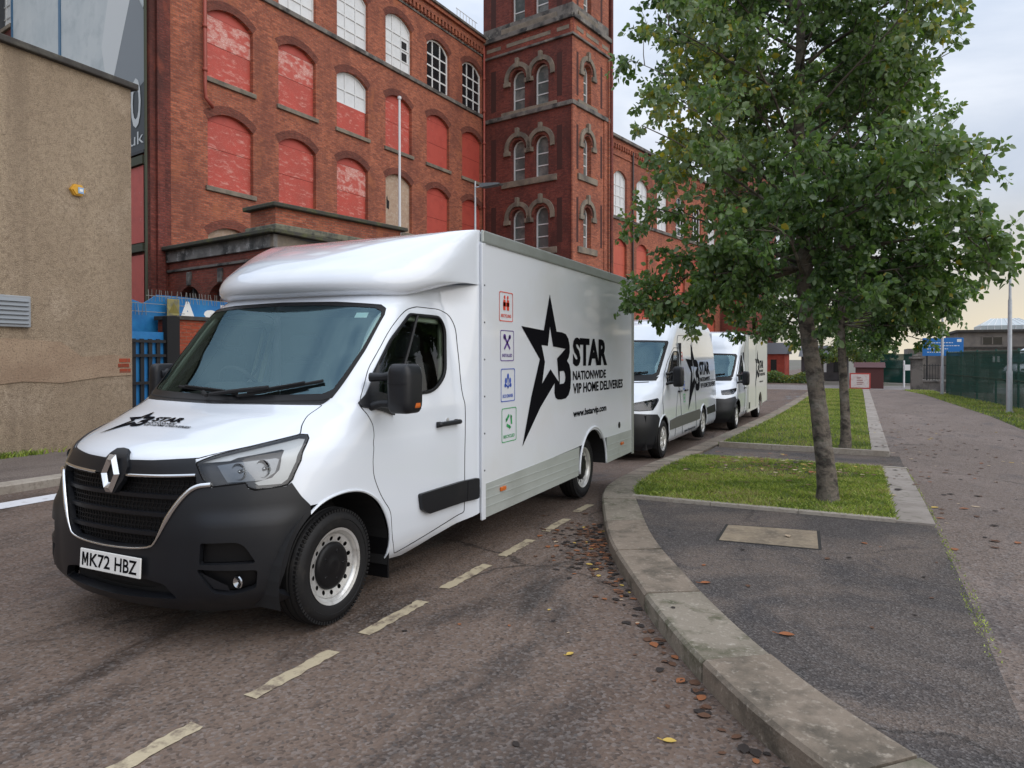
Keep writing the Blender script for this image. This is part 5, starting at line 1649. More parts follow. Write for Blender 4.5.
def wheel(name, parent, loc, side, r=.35, wd=.215, rimr=.224, cap=True, rimmat=None, trim='steel'):
    """side +1: outer face towards +x"""
    e = bpy.data.objects.new(name, None)
    COL.objects.link(e); e.parent = parent
    e.location = loc
    e.rotation_euler = (0, 0, 0 if side > 0 else PI)
    h = wd / 2
    t = MB()
    t.lathe([(-h + .03, rimr - .012), (-h + .005, rimr + .02), (-h, rimr + .06), (-h + .008, r - .035), (-h + .03, r - .008), (-.055, r), (-.05, r - .009), (-.042, r - .009), (-.037, r + .001), (-.006, r + .002), (-.004, r - .009), (.004, r - .009), (.006, r + .002), (.037, r + .001), (.042, r - .009), (.05, r - .009), (.055, r), (h - .03, r - .008), (h - .008, r - .035), (h, rimr + .075), (h + .001, rimr + .06), (h - .003, rimr + .058), (h - .003, rimr + .02), (h - .012, rimr + .004), (h - .03, rimr - .012)], 64)
    # shoulder blocks of the tread
    for k in range(84):
        a = 2 * PI * k / 84
        Mx = Matrix.Rotation(a, 4, 'X')
        t.box(h - .036, h - .012, -.0075, .0075, r - .026, r - .0075, 0, Mx)
    smooth_by_angle(t.build('tyre', [M['rubber']], e, fix=False), 40)
    g = MB()
    if trim == 'steel':
        g.lathe([(-h + .03, rimr - .014), (h - .04, rimr - .016), (h - .012, rimr - .010), (h - .006, rimr + .006), (h - .010, rimr + .004), (h - .020, rimr - .022), (h - .036, rimr - .028), (h - .042, rimr - .030)], 64)
        g.lathe([(h - .042, rimr - .030), (h - .036, rimr - .034)], 64)
        # dished face with hand holes
        a0, a1 = rimr - .034, .134
        n = 14
        poly = [(a0 * math.cos(2 * PI * k / 64), a0 * math.sin(2 * PI * k / 64)) for k in range(64)]
        inner = [(a1 * math.cos(2 * PI * k / 48), a1 * math.sin(2 * PI * k / 48)) for k in range(48)]
        hol = []
        for k in range(n):
            a = 2 * PI * (k + .5) / n
            c = (a0 + a1) / 2 + .002
            hol.append([(c * math.cos(a) + .0145 * math.cos(b), c * math.sin(a) + .0145 * math.sin(b)) for b in [2 * PI * q / 10 for q in range(10)]])
        P, T = region(poly, [inner] + hol)
        rr = np.hypot(P[:, 0], P[:, 1])
        g.add([(h - .036 - .016 * ((a0 - q) / (a0 - a1)), p[0], p[1]) for p, q in zip(P, rr)], T)
        o = smooth_by_angle(g.build('rim', [rimmat or M['silver']], e, fix=False), 50)
        b = MB()
        b.lathe([(h - .075, rimr - .01), (h - .075, .0001)], 32)
        b.build('brake_drum', [M['matte_black']], e)
        c = MB()
        c.lathe([(h - .060, .140), (h - .040, .143), (h - .030, .137), (h - .024, .122), (h - .022, .090), (h - .024, .060), (h - .018, .045), (h - .016, .020), (h - .018, .0001)], 40)
        for k in range(5):
            a = 2 * PI * k / 5
            c.bbox(h - .030, h - .019, .078, .102, -.007, .007, .003, 0, Matrix.Rotation(a, 4, 'X'), 1)
        smooth_by_angle(c.build('centre_cap', [M['black']], e, fix=False), 40)
    else:
        g.lathe([(-h + .03, rimr - .014), (h - .012, rimr - .008), (h - .004, rimr + .006), (h - .010, rimr - .02), (h - .03, rimr - .035), (h - .03, .07), (h - .012, .055), (h - .012, .0001)], 48)
        n = 8
        for k in range(n):
            a = 2 * PI * k / n
            g.bbox(h - .032, h - .014, .05, rimr - .03, -.018, .018, .006, 0, Matrix.Rotation(a, 4, 'X'), 1)
        smooth_by_angle(g.build('rim', [rimmat or M['silver']], e, fix=False), 40)
    return e

def headlight(sh, outer, parent, sgn, depth=.045, dark=None):
    """outer in uv of the near side"""
    e = bpy.data.objects.new('headlight', None)
    COL.objects.link(e); e.parent = parent
    f = lambda p: [(a * sgn, b) for a, b in p]
    cx = np.array(outer).mean(0)
    panel('housing', sh, f(outer), [], .03, -depth, M['lamp_dark'], e)
    rim = line(sh, f(outer + [outer[0]]), -.001)
    mb = MB(); mb.tube(rim, .007, 6, cap=False)
    # side wall of the recess
    a = sh.lift(densify(f(outer), .02), -.001); b = sh.lift(densify(f(outer), .02), -depth)
    k = len(a)
    mb.add(list(a) + list(b), [(i, (i + 1) % k, k + (i + 1) % k, k + i) for i in range(k)])
    mb.build('bezel', [M['black']], e, fix=False)
    return e, f

def reflector(sh, c, r, parent, depth=.05, m=None):
    o = sh.lift([c], -.012)[0]; n = sh.lift([c], .05)[0] - o
    n = Vector(n) * .3 + Vector((0, -1, 0)) * .7
    n.normalize()
    q = n.to_track_quat('Z', 'Y').to_matrix().to_4x4()
    q = Matrix.Translation(Vector(o)) @ q
    mb = MB()
    prof = [(0, r), (-.010, r * .97), (-.022, r * .82), (-.034, r * .5), (-.038, r * .22), (-.010, r * .20), (-.004, r * .12), (-.003, .0005)]
    t = MB(); t.lathe([(a, b) for a, b in prof], 28, axis='z')
    mb.add([q @ Vector(v) for v in t.V], t.F)
    return smooth_by_angle(mb.build('reflector', [m or M['reflector']], parent, fix=False), 50)

def mirror(sh, parent, base, pos, sgn, size=(.20, .15, .40), amber=True):
    e = bpy.data.objects.new('wing_mirror', None)
    COL.objects.link(e); e.parent = parent
    X, Y, Z = pos
    sx, sy, sz = size
    mb = MB()
    bm = bmesh.new()
    bmesh.ops.create_cube(bm, size=1)
    bmesh.ops.bevel(bm, geom=bm.edges[:], offset=.24, segments=5, affect='EDGES', profile=.6)
    V = []
    for v in bm.verts:
        x, y, z = v.co
        k = 1 - .18 * max(0, z * 2) ** 2 - .10 * max(0, -z * 2)
        yy = y * sy * (1.15 if y < 0 else .7)
        V.append((sgn * (X + x * sx * k), Y + yy + .03 * abs(x), Z + z * sz))
    bm.verts.index_update()
    mb.add(V, [[v.index for v in f.verts] for f in bm.faces])
    bm.free()
    # seam round the shell
    mb.box(sgn * (X - sx * .47), sgn * (X + sx * .47), Y - sy * .585, Y - sy * .575, Z + sz * .10, Z + sz * .112)
    o = mb.build('shell', [M['bumper']], e)
    smooth_by_angle(o, 60)
    g = MB()
    g.bbox(min(sgn * (X - sx * .40), sgn * (X + sx * .40)), max(sgn * (X - sx * .40), sgn * (X + sx * .40)), Y + sy * .35, Y + sy * .375, Z - sz * .42, Z + sz * .42, .004)
    g.build('mirror_glass', [M['chrome']], e)
    bx, by, bz = base
    for dz in (.09, -.10):
        a = MB()
        a.tube([(sgn * bx, by, bz + dz), (sgn * (bx + X - sx / 2) / 2, (by + Y) / 2, bz + dz * .9 + .01), (sgn * (X - sx * .3), Y, Z + dz)], [.030, .026, .03], 10)
        smooth_by_angle(a.build('mirror_arm', [M['bumper']], e), 50)
    if amber:
        q = MB()
        q.bbox(min(sgn * (X + sx * .34), sgn * (X + sx * .47)), max(sgn * (X + sx * .34), sgn * (X + sx * .47)), Y - sy * .12, Y + sy * .30, Z - sz * .40, Z - sz * .20, .015)
        q.build('indicator', [M['amber']], e)
    return e

def wiper(sh, uvs, armuv, parent):
    mb = MB()
    b = line(sh, uvs, .018)
    mb.tube(b, .011, 6)
    b2 = line(sh, uvs, .036)
    mb.tube(b2[len(b2) // 6:-len(b2) // 6 or None], .008, 6)
    mb.tube(line(sh, armuv, .045), [.014 - .0 * i for i in range(len(line(sh, armuv, .045)))], 6)
    return mb.build('wiper', [M['matte_black']], parent)

def cab_interior(parent, zf, yb, ht, w=.84, ys=0):
    """dashboard, seats, wheel and bulkhead seen through the glass"""
    d = MB()
    d.bbox(-w, w, .98 + ys, 1.45 + ys, zf - .42, zf - .02, .05)
    d.bbox(-w + .25, -w + .75, 1.2 + ys, 1.5 + ys, zf - .05, zf + .07, .04)
    smooth_by_angle(d.build('dashboard', [M['interior']], parent), 40)
    s = MB()
    for x0, x1 in ((-.72, -.24), (-.02, .38), (.38, .78)):
        s.bbox(x0, x1, yb - .62, yb - .12, zf - .62, zf - .46, .05)
        s.bbox(x0 + .01, x1 - .01, yb - .26, yb - .10, zf - .5, zf + .22, .05)
        s.bbox(x0 + .1, x1 - .1, yb - .24, yb - .12, zf + .25, zf + .45, .04)
    smooth_by_angle(s.build('seats', [M['seat_fabric']], parent), 40)
    b = MB()
    b.box(-.95, .95, yb + .02, yb + .04, .5, ht)
    b.box(-.90, .90, 1.42 + ys, yb + .02, .44, .47)
    b.box(-.70, .70, yb - .62, yb + .02, ht - .05, ht - .035)
    b.build('bulkhead', [M['interior']], parent)
    t = MB()
    cx, cy, cz = -.42, 1.42 + ys, zf + .02
    q = Matrix.Translation((cx, cy, cz)) @ Matrix.Rotation(R(-58), 4, 'X')
    t.tube([q @ Vector((.19 * math.cos(a), .19 * math.sin(a), 0)) for a in np.linspace(0, 2 * PI, 33)], .016, 8)
    t.tube([q @ Vector((-.18, 0, 0)), q @ Vector((0, -.01, -.03)), q @ Vector((.18, 0, 0))], .022, 8)
    t.tube([q @ Vector((0, 0, 0)), q @ Vector((0, 0, -.3))], .03, 8)
    t.build('steering_wheel', [M['interior']], parent)

# ------------------------------------------------------------------ 1: the box van in front
def make_box_van():
    KN = [(.13, .22, .93, .70, 2.5), (.07, .30, .99, .72, 2.45), (.05, .42, 1.02, .72, 2.4), (.05, .62, 1.03, .74, 2.4), (.06, .80, 1.03, .78, 2.35), (.08, .95, 1.03, .83, 2.3), (.11, 1.05, 1.025, .88, 2.3),
          (.18, 1.10, 1.02, .87, 2.3), (.34, 1.165, 1.015, .80, 2.3), (.56, 1.245, 1.01, .66, 2.4), (.78, 1.32, 1.0, .50, 2.7), (.86, 1.38, .99, .46, 2.9), (1.10, 1.66, .95, .44, 3.0), (1.36, 1.97, .90, .42, 3.0), (1.46, 2.05, .87, .42, 3.0), (1.60, 2.12, .86, .40, 2.8), (1.72, 2.19, .84, .36, 2.6), (1.95, 2.21, .5, .2, 2.4)]
    S = Shell(KN, 2.49, UF=1.35, LS=1.45, flare=(2.2, 2.49, 1.07))
    POD = [(1.50, 2.055, .87, .40, 2.8), (1.41, 2.07, .91, .50, 2.6), (1.355, 2.10, .95, .6, 2.5), (1.33, 2.145, .98, .66, 2.4), (1.36, 2.21, 1.0, .7, 2.4), (1.46, 2.30, 1.02, .74, 2.4), (1.62, 2.395, 1.03, .70, 2.4), (1.82, 2.48, 1.02, .58, 2.4), (2.05, 2.555, .97, .42, 2.3), (2.25, 2.605, .84, .24, 2.2), (2.38, 2.63, .55, .12, 2.2), (2.46, 2.64, .1, .04, 2)]
    Q = Shell(POD, 2.49, UF=1.3, LS=1.2, flare=(1.7, 2.49, 1.07))
    # the lower lip of the pod sweeps up towards the box
    qy = np.clip((Q.tab[:, :, 1] - 1.60) / .75, 0, 1); qy = qy * qy * (3 - 2 * qy)
    Q.tab[:, :, 2] += np.maximum(0, 2.20 - Q.tab[:, :, 2]) * qy
    t = thing('box_van', 'big white box van at the front of the row with a pod over its cab', 'van', (-3.84, 2.58, 0), 0, 'white vans parked in a row')
    T = S.T
    arch = S.inv([(.425, .235), (.43, .42), (.475, .585), (.56, .70), (.66, .77), (.78, .80), (.93, .80), (1.07, .765), (1.20, .68), (1.29, .55), (1.335, .40), (1.345, .235)], 'yz')
    arch = [tuple(p) for p in spline(arch, 4)]
    HL = [(.487, .838), (.562, .892), (.684, .965), (.88, 1.108), (.92, 1.098), (.94, 1.05), (.985, .83), (.984, .73), (.965, .703), (.89, .690), (.815, .690), (.775, .705), (.759, .728), (.609, .712), (.555, .745)]
    ws = [(0, 1.60), (.45, 1.612), (.86, 1.632), (.925, 1.66), (1.01, 2.05), (1.06, 2.38), (1.05, 2.44), (1.0, 2.475), (.6, 2.51), (0, 2.525)]
    wso = mir(ws)
    wsi = mir([(0, 1.66), (.45, 1.672), (.85, 1.69), (.905, 1.73), (.985, 2.05), (1.038, 2.36), (1.025, 2.41), (.96, 2.445), (.5, 2.475), (0, 2.485)])
    win = rounded([(1.34, 2.395), (2.10, 2.395), (2.26, 2.28), (2.29, 1.84), (2.10, 1.66), (1.22, 1.64), (1.15, 1.85), (1.20, 2.15)], [.03, .09, .08, .09, .12, .02, .02, .05])
    door = [(1.135, 1.57), (1.09, 1.9), (1.155, 2.25), (1.26, 2.45), (1.40, 2.487), (2.10, 2.487), (2.33, 2.44), (2.45, 2.30), (2.52, 1.966), (2.60, 1.4), (2.62, .991), (2.64, .20), (1.895, .075), (1.85, .20), (1.81, .40), (1.70, .52), (1.60, .66), (1.56, .75)]
    door = rounded(door, [.0, .05, .1, .08, .08, .15, .1, .08, .1, .1, .1, .02, .02, 0, .05, .08, .06, .1])
    bon = mir([(0, .835), (.25, .845), (.487, .872), (.68, .975), (.875, 1.118), (.843, 1.25), (.833, 1.417), (.885, 1.588), (.45, 1.585), (0, 1.572)])
    bon = rounded(bon, [0, 0, 0, .03, .02, .05, .06, .02, 0, 0] + [.02, .06, .05, .02, .03, 0, 0, 0], 3) if len(bon) == 18 else rounded(bon, .03, 3)
    neg = lambda p: [(-a, b) for a, b in p]
    low = [(0, .815), (.487, .855)]
    nearside = [(.555, .76), (.609, .724), (.759, .74), (.815, .70), (.97, .70), (1.058, .63), (1.12, .575)]
    body_half = [(0, .80), (.47, .80), (.52, .76), (.61, .70), (.97, .69), (1.058, .625), (1.12, .57)] + arch[16:] + [(1.88, .035), (2.0, .012), (2.10, .03), (2.3, .085), (2.61, .13), (S.U, .165), (S.U, T), (0, T)]
    body = panel('body', S, mir(body_half), [wso, HL, neg(HL), win, neg(win), bon, door, neg(door)], .045, 0, M['van_white'], t)
    panel('bonnet', S, bon, [], .045, -.001, M['van_white'], t)
    for sg in (1, -1):
        f = (lambda p: p) if sg > 0 else neg
        dr = panel('cab_door', S, f(door), [f(win)], .045, -.001, M['van_white'], t)
        mb = MB(); mb.tube(line(S, f(door + [door[0]]), -.004), .0055, 5, cap=False)
        mb.tube(line(S, f(win + [win[0]]), .002), .013, 6, cap=False)
        # quarter glass bar
        mb.tube(line(S, f([(1.52, 2.39), (1.50, 1.67)]), .004), .011, 6)
        mb.build('door_seal', [M['black']], dr)
        panel('side_window', S, f(win), [], .08, -.004, M['side_glass'], dr)
        h = MB()
        hp = line(S, f([(2.20, .985), (2.52, .985)]), .028)
        h.tube(hp, .019, 8)
        h.tube(line(S, f([(2.21, .985), (2.25, .985)]), .008), .022, 8)
        h.tube(line(S, f([(2.47, .985), (2.51, .985)]), .008), .022, 8)
        h.build('door_handle', [M['bumper']], dr, smooth=True)
        k = MB(); k.lathe([(0, .018), (.006, .017), (.007, .0005)], 12, axis='x', org=tuple(S.lift([(2.36, 1.05)], 0)[0]))
        if sg > 0:
            k.build('door_lock', [M['silver']], dr)
        rub = rounded([(2.08, .455), (S.U - .04, .455), (S.U - .04, .29), (2.19, .295), (2.11, .34)], .02)
        panel('rub_strip', S, f(rub), [], .06, .028, M['bumper'], t, thick=.028)
        s2 = MB(); s2.tube(line(S, f([(2.64, .45), (2.64, .30)]), .030), .003, 4); s2.build('strip_joint', [M['matte_black']], t)
        # wheel arch lip and dark liner
        al = MB()
        P = line(S, f(arch[13:]), 0)
        al.tube(P, .009, 6)
        al.build('wheel_arch_lip', [M['van_white']], t)
        li = MB()
        x = sg * 1.0
        pts = [(.84 + .50 * math.cos(a), .35 + .47 * math.sin(a)) for a in np.linspace(-.25, PI + .25, 22)]
        V = [(sg * 1.0, a, b) for a, b in pts] + [(sg * .62, a, b) for a, b in pts]
        n_ = len(pts)
        li.add(V, [(i, i + 1, n_ + i + 1, n_ + i) for i in range(n_ - 1)])
        li.box(min(sg * .60, sg * .62), max(sg * .60, sg * .62), .3, 1.4, .25, .85)
        li.build('wheel_arch_liner', [M['matte_black']], t, fix=False)
        fl = MB(); fl.bbox(min(sg * .80, sg * 1.0), max(sg * .80, sg * 1.0), 1.335, 1.352, .14, .50, .004); fl.build('mud_flap', [M['black']], t)
        # headlight
        e, ff = headlight(S, HL, t, sg)
        panel('light_guide', S, ff([(.505, .845), (.570, .893), (.69, .965), (.878, 1.092), (.915, 1.078), (.968, .83), (.965, .735), (.94, .712), (.825, .712), (.80, .728), (.88, .75), (.90, .79), (.86, .94), (.842, .955), (.66, .890), (.637, .86)]), [], .03, -.022, M['drl'], e)
        panel('reflector_tray', S, ff([(.58, .83), (.66, .848), (.85, .875), (.872, .86), (.885, .78), (.845, .74), (.665, .735)]), [], .03, -.034, M['tray'], e)
        reflector(S, (sg * .70, .79), .047, e)
        reflector(S, (sg * .812, .80), .050, e)
        panel('lens', S, ff(HL), [], .03, .004, M['lens'], e)
        # bumper crease, fog lamp
        mirror(S, t, (.99, 1.16, 1.40), (1.235, 1.20, 1.42) if sg > 0 else (1.03, 1.22, 1.42), sg, (.185, .19, .315) if sg > 0 else (.10, .20, .30))
        tri = S.inv([(1.12, 1.30), (1.10, 1.36), (1.36, 1.66), (1.33, 1.36), (1.40, 1.20), (1.16, 1.27)], 'yz')
        panel('mirror_base', S, f([(1.115, 1.60), (1.15, 1.68), (1.155, 1.95), (1.25, 1.70), (1.40, 1.66), (1.55, 1.30), (1.30, 1.47), (1.16, 1.53)]), [], .05, .018, M['bumper'], t, thick=.018)
        wheel('front_wheel', t, (sg * .875, .84, .35), sg)
        wheel('rear_wheel', t, (sg * .865, 5.17, .35), sg)
    # seams of the bonnet
    mb = MB(); mb.tube(line(S, bon + [bon[0]], -.003), .005, 5, cap=False); mb.build('bonnet_seam', [M['black']], t)
    # bumper, one moulding with grille mouth
    bt = [(0, .835), (.25, .843), (.47, .868), (.487, .83), (.548, .75), (.60, .705), (.76, .722), (.78, .695), (.815, .682), (.965, .695), (.985, .712), (1.058, .63), (1.12, .575)] + arch[13:1:-1] + [(1.06, .05), (.94, 0), (0, 0)]
    gr = mir([(0, .365), (.30, .377), (.365, .425), (.425, .58), (.49, .675), (.53, .72), (.51, .775), (0, .752)])
    lo = rounded(mir([(0, .195), (.29, .20), (.40, .18), (.47, .10), (0, .07)]), .02)
    fu = rounded([(.60, .415), (.80, .418), (.875, .30), (.60, .30)], [.01, .05, .02, .01])
    fl_ = rounded([(.585, .275), (.885, .262), (.88, .165), (.76, .135), (.67, .15)], .02)
    def swell(P):
        a = np.abs(P[:, 0]); b = P[:, 1]
        s1 = np.clip((a - .50) / .16, 0, 1); s2 = np.clip((1.10 - a) / .16, 0, 1); s3 = 1 - np.clip((b - .50) / .09, 0, 1); s4 = np.clip((b - .04) / .1, 0, 1)
        sm = lambda q: q * q * (3 - 2 * q)
        return .008 + .018 * sm(s1) * sm(s2) * sm(s3) * sm(s4)
    panel('bumper', S, mir(bt), [gr, lo, fu, neg(fu), fl_, neg(fl_)], .028, swell, M['bumper'], t, thick=.045)
    # swage line on the bumper corners
    for sg in (1, -1):
        for hole, dp in ((fu, .08), (fl_, .07)):
            panel('bumper_recess', S, [(sg * a, b) for a, b in hole], [], .05, -.03, M['black'], t)
        mb = MB(); c = S.lift([(sg * .80, .19)], -.02)[0]
        mb.lathe([(c[1] - .02, .036), (c[1] - .024, .030), (c[1] - .012, .006)], 20, axis='y', org=(c[0], 0, c[2]))
        mb.build('fog_lamp', [M['reflector']], t)
        vb = panel('bumper_vane', S, [(sg * a, b) for a, b in [(.60, .255), (.67, .165), (.75, .15), (.74, .18)]], [], .05, .004, M['bumper'], t)
    # grille
    g = bpy.data.objects.new('grille', None); COL.objects.link(g); g.parent = t
    panel('grille_back', S, gr, [], .05, -.050, M['matte_black'], g)
    mb = MB()
    for k in range(-19, 20):
        u0 = k * .027
        for (ta, tb) in ((.37, .75),):
            pp = [(u0 + .010 * (i % 2), ta + (tb - ta) * i / 14) for i in range(15)]
            pp = [p for p in pp if abs(p[0]) < np.interp(p[1], [.37, .425, .58, .675, .72, .775], [.28, .355, .415, .48, .52, .50])]
            if len(pp) > 1:
                mb.tube(S.lift(pp, -.035), .004, 4)
    for i in range(15):
        tt = .375 + i * .0262
        ww = np.interp(tt, [.37, .425, .58, .675, .72, .775], [.28, .355, .415, .48, .52, .50])
        mb.tube(line(S, [(-ww, tt), (ww, tt)], -.035), .0035, 4)
    mb.build('grille_mesh', [M['black']], g)
    mb = MB()
    for tt, ww in ((.45, .372), (.555, .41), (.655, .465)):
        pp = line(S, [(-ww, tt + .006), (ww, tt + .006)], -.012)
        mb.add([tuple(p) for p in pp] + [tuple(p + np.array([0, .004, -.022])) for p in pp] + [tuple(p + np.array([0, .05, .004])) for p in pp],
               [(i, i + 1, len(pp) + i + 1, len(pp) + i) for i in range(len(pp) - 1)] + [(i, i + 1, 2 * len(pp) + i + 1, 2 * len(pp) + i) for i in range(len(pp) - 1)])
    mb.build('grille_slats', [M['bumper']], g, fix=False)
    mb = MB()
    for a, b in ((-.51, -.125), (.115, .51)):
        q = [(a, .768), ((a + b) / 2, .763), (b, .757)] if a < 0 else [(a, .757), ((a + b) / 2, .763), (b, .772)]
        mb.tube(line(S, q, .010), .009, 6)
    sr = bezsm([(-.60, .722), (-.53, .715), (-.48, .67), (-.415, .56), (-.355, .42), (-.31, .368), (0, .352), (.31, .368), (.355, .42), (.415, .56), (.48, .67), (.53, .715), (.60, .722)], 2)
    pp = line(S, sr, .012)
    mb.tube(pp, [.006 + .009 * min(1, max(0, (p[2] - .62) / .12)) for p in pp], 8)
    smooth_by_angle(mb.build('chrome_trim', [M['chrome']], g), 60)
    # badge: dark shield with a hollow faceted lozenge
    mb = MB()
    sh_ = [(.02 + a, b) for a, b in [(0, .905), (.045, .898), (.10, .80), (.085, .73), (.035, .655), (-.035, .655), (-.085, .73), (-.10, .80), (-.045, .898)]]
    panel('badge_surround', S, sh_, [], .05, .022, M['bumper'], g, thick=.03)
    c = S.lift([(0, .765)], .0)[0]
    O_ = [(0.028, .105), (.075, 0), (.028, -.105), (-.028, -.105), (-.075, 0), (-.028, .105)]
    I_ = [(.012, .05), (.034, 0), (.012, -.05), (-.012, -.05), (-.034, 0), (-.012, .05)]
    Rg = [((a[0] + b[0]) / 2, (a[1] + b[1]) / 2) for a, b in zip(O_, I_)]
    bx = lambda p, d: (c[0] + .02 + p[0], c[1] - .030 - d - p[1] * -.12, c[2] + p[1])
    V = [bx(p, 0) for p in O_] + [bx(p, .020) for p in Rg] + [bx(p, .0) for p in I_]
    Fc = []
    for i in range(6):
        j = (i + 1) % 6
        Fc += [(i, j, 6 + j, 6 + i), (6 + i, 6 + j, 12 + j, 12 + i)]
    mb.add(V, Fc)
    mb.build('badge', [M['chrome']], g, fix=False)
    panel('lower_grille', S, mir([(0, .26), (.32, .26), (.46, .24), (.56, .06), (0, .01)]), [], .06, -.07, M['matte_black'], t)
    # number plate
    c = S.lift([(0, .262)], .0)[0]
    e = bpy.data.objects.new('number_plate', None); COL.objects.link(e); e.parent = t
    e.location = (.045, c[1] - .024, .462); e.rotation_euler = (R(-3), 0, 0)
    mb = MB(); mb.bbox(-.26, .26, -.003, .006, -.056, .056, .0035); mb.build('plate', [M['plate']], e)
    V, Fc = text2d('K72', .018); V2, F2 = text2d('HBZ', .018)
    Mg = [(0, 0), (0, 1), (.28, 1), (.5, .48), (.72, 1), (1, 1), (1, 0), (.76, 0), (.76, .62), (.58, .18), (.42, .18), (.24, .62), (.24, 0)]
    PM, TM = region(Mg)
    mb = MB()
    mb.add([(-.238 + v[0] * .056, -.0045, -.038 + v[1] * .076) for v in PM], TM)
    mb.add([(-.168 + v[0] * .176, -.0045, -.038 + v[1] * .076) for v in V], Fc)
    mb.build('plate_lettering', [M['decal_black']], e, fix=False)
    mb = MB()
    mb.add([(.048 + v[0] * .185, -.0045, -.038 + v[1] * .076) for v in V2], F2)
    mb.build('plate_lettering', [M['decal_black']], e, fix=False)
    # windscreen
    panel('windscreen', S, wso, [], .05, .001, M['glass'], t)
    panel('windscreen_border', S, wso, [wsi], .03, .004, M['black'], t)
    mb = MB(); mb.tube(line(S, wso + [wso[0]], .001), .006, 5, cap=False); mb.build('windscreen_seal', [M['matte_black']], t)
    panel('permit', S, [(.83, 2.35), (.93, 2.35), (.93, 2.40), (.83, 2.40)], [], .05, -.004, M['paper'], t)
    wiper(S, [(-.48, 1.715), (.18, 1.66)], [(-.12, 1.64), (-.05, 1.60)], t)
    wiper(S, [(.20, 1.64), (.82, 1.79)], [(.45, 1.70), (.15, 1.655), (-.03, 1.615)], t)
    panel('scuttle', S, mir([(0, 1.575), (.45, 1.588), (.885, 1.592), (.92, 1.645), (.45, 1.618), (0, 1.606)]), [], .06, .003, M['black'], t)
    mb = MB()
    for sg in (1, -1):
        panel('pillar_trim', S, [(sg * a, b) for a, b in [(.93, 1.66), (1.01, 2.05), (1.06, 2.44), (1.30, 2.44), (1.19, 2.16), (1.13, 1.85), (1.18, 1.62)]], [], .05, -.035, M['pillar_trim'], t)
        pp = line(S, [(sg * .94, 1.70), (sg * 1.04, 2.42)], -.05)
        mb.tube(pp, .022, 8)
        pp = line(S, [(sg * 1.25, 2.38), (sg * 2.28, 2.36), (sg * 2.32, 1.7)], -.05)
        mb.tube(pp, .022, 8)
    mb.build('pillar_lining', [M['pillar_trim']], t)
    cab_interior(t, 1.36, 2.36, 2.02)
    # pod
    pod = panel('roof_pod', Q, [(-Q.U, 0), (Q.U, 0), (Q.U, Q.T), (-Q.U, Q.T)], [], .05, 0, M['van_white'], t)
    bx_ = MB()
    # load box
    W, Y0, Y1, Z0, Z1 = 1.085, 2.49, 6.73, .32, 2.64
    wy, wz, wr = 5.17, .35, .44
    # side panels with wheel cut-out
    cut = [(wy + wr * math.cos(a), wz + .02 + wr * math.sin(a) * .96) for a in np.linspace(PI, 0, 18)]
    for sg in (1, -1):
        side = [(Y0, .565), (wy - wr, .605)] + cut + [(wy + wr, .64), (Y1, .645), (Y1, Z1 - .09), (Y0, Z1 - .09)]
        side = [(Y0, .565)] + [(a, b) for a, b in cut if b > .60] + [(Y1, .645), (Y1, Z1 - .09), (Y0, Z1 - .09)]
        fn = lambda a, b, c, sg=sg: (sg * c, a, b)
        bx_.prism(side, W - .03, W, 0, fn)
    bx_.box(-W + .03, W - .03, Y0 + .002, Y0 + .03, .55, Z1 - .09)
    bx_.box(-W + .03, W - .03, Y1 - .03, Y1 - .002, .5, Z1 - .09)
    bx_.bbox(-W + .01, W - .01, Y0, Y1, Z1 - .092, Z1, .03)
    bx_.box(-.60, .60, Y0 + .03, Y1 - .03, .55, .60)
    lb = bx_.build('load_box', [M['box_white']], t)
    for sg in (1, -1):
        mn = lambda a, b: (min(sg * a, sg * b), max(sg * a, sg * b))
        x0, x1 = mn(W - .01, W + .016)
        r_ = MB(); r_.bbox(x0, x1, Y0 - .004, Y1, Z1 - .10, Z1 + .004, .012); r_.build('cant_rail', [M['alu']], lb)
        r_ = MB(); r_.bbox(x0, x1 - (0 if sg < 0 else .004), Y0 - .008, Y0 + .055, .30, Z1 - .10, .006)
        for z in np.arange(.7, 2.45, .3):
            r_.lathe([(0, .008), (.004, .007), (.005, .0004)] if sg > 0 else [(0, .008), (-.004, .007), (-.005, .0004)], 8, 1, 'x', (sg * (W + .012), Y0 + .028, z))
        r_.build('corner_trim', [M['box_white'], M['decal_grey']], lb)
        r_ = MB(); r_.bbox(x0, x1, Y1 - .06, Y1 + .004, .33, Z1 - .10, .006); r_.build('rear_frame', [M['alu']], lb)
        # aluminium skirt either side of the wheel
        s_ = MB()
        fr = [(Y0 + .05, .31), (wy - wr - .05, .335), (wy - wr - .02, .64), (Y0 + .05, .585)]
        rr = [(wy + wr + .03, .345), (Y1 - .01, .36), (Y1 - .01, .655), (wy + wr + .03, .655)]
        for pl in (fr, rr):
            s_.prism(pl, W - .025, W + .004, 0, lambda a, b, c, sg=sg: (sg * c, a, b))
        for dz in (.06, .13, .20):
            s_.box(*mn(W + .003, W + .009), Y0 + .05, wy - wr - .05, .33 + dz, .338 + dz)
            s_.box(*mn(W + .003, W + .009), wy + wr + .03, Y1 - .01, .35 + dz, .358 + dz)
        s_.build('side_skirt', [M['skirt']], t)
        aw = MB()
        ring = [(wy + (wr + .01) * math.cos(a), wz + .02 + (wr + .01) * math.sin(a)) for a in np.linspace(PI + .05, -.05, 26)]
        aw.tube([(sg * (W + .001), a, b) for a, b in ring], .014, 8)
        V = [(sg * W, a, b) for a, b in ring] + [(sg * .55, a, b) for a, b in ring]
        aw.build('rear_arch_lip', [M['box_white']], t, smooth=True)
        lin = MB(); n_ = len(ring); lin.add(V, [(i, i + 1, n_ + i + 1, n_ + i) for i in range(n_ - 1)]); lin.build('rear_arch_liner', [M['matte_black']], t, fix=False)
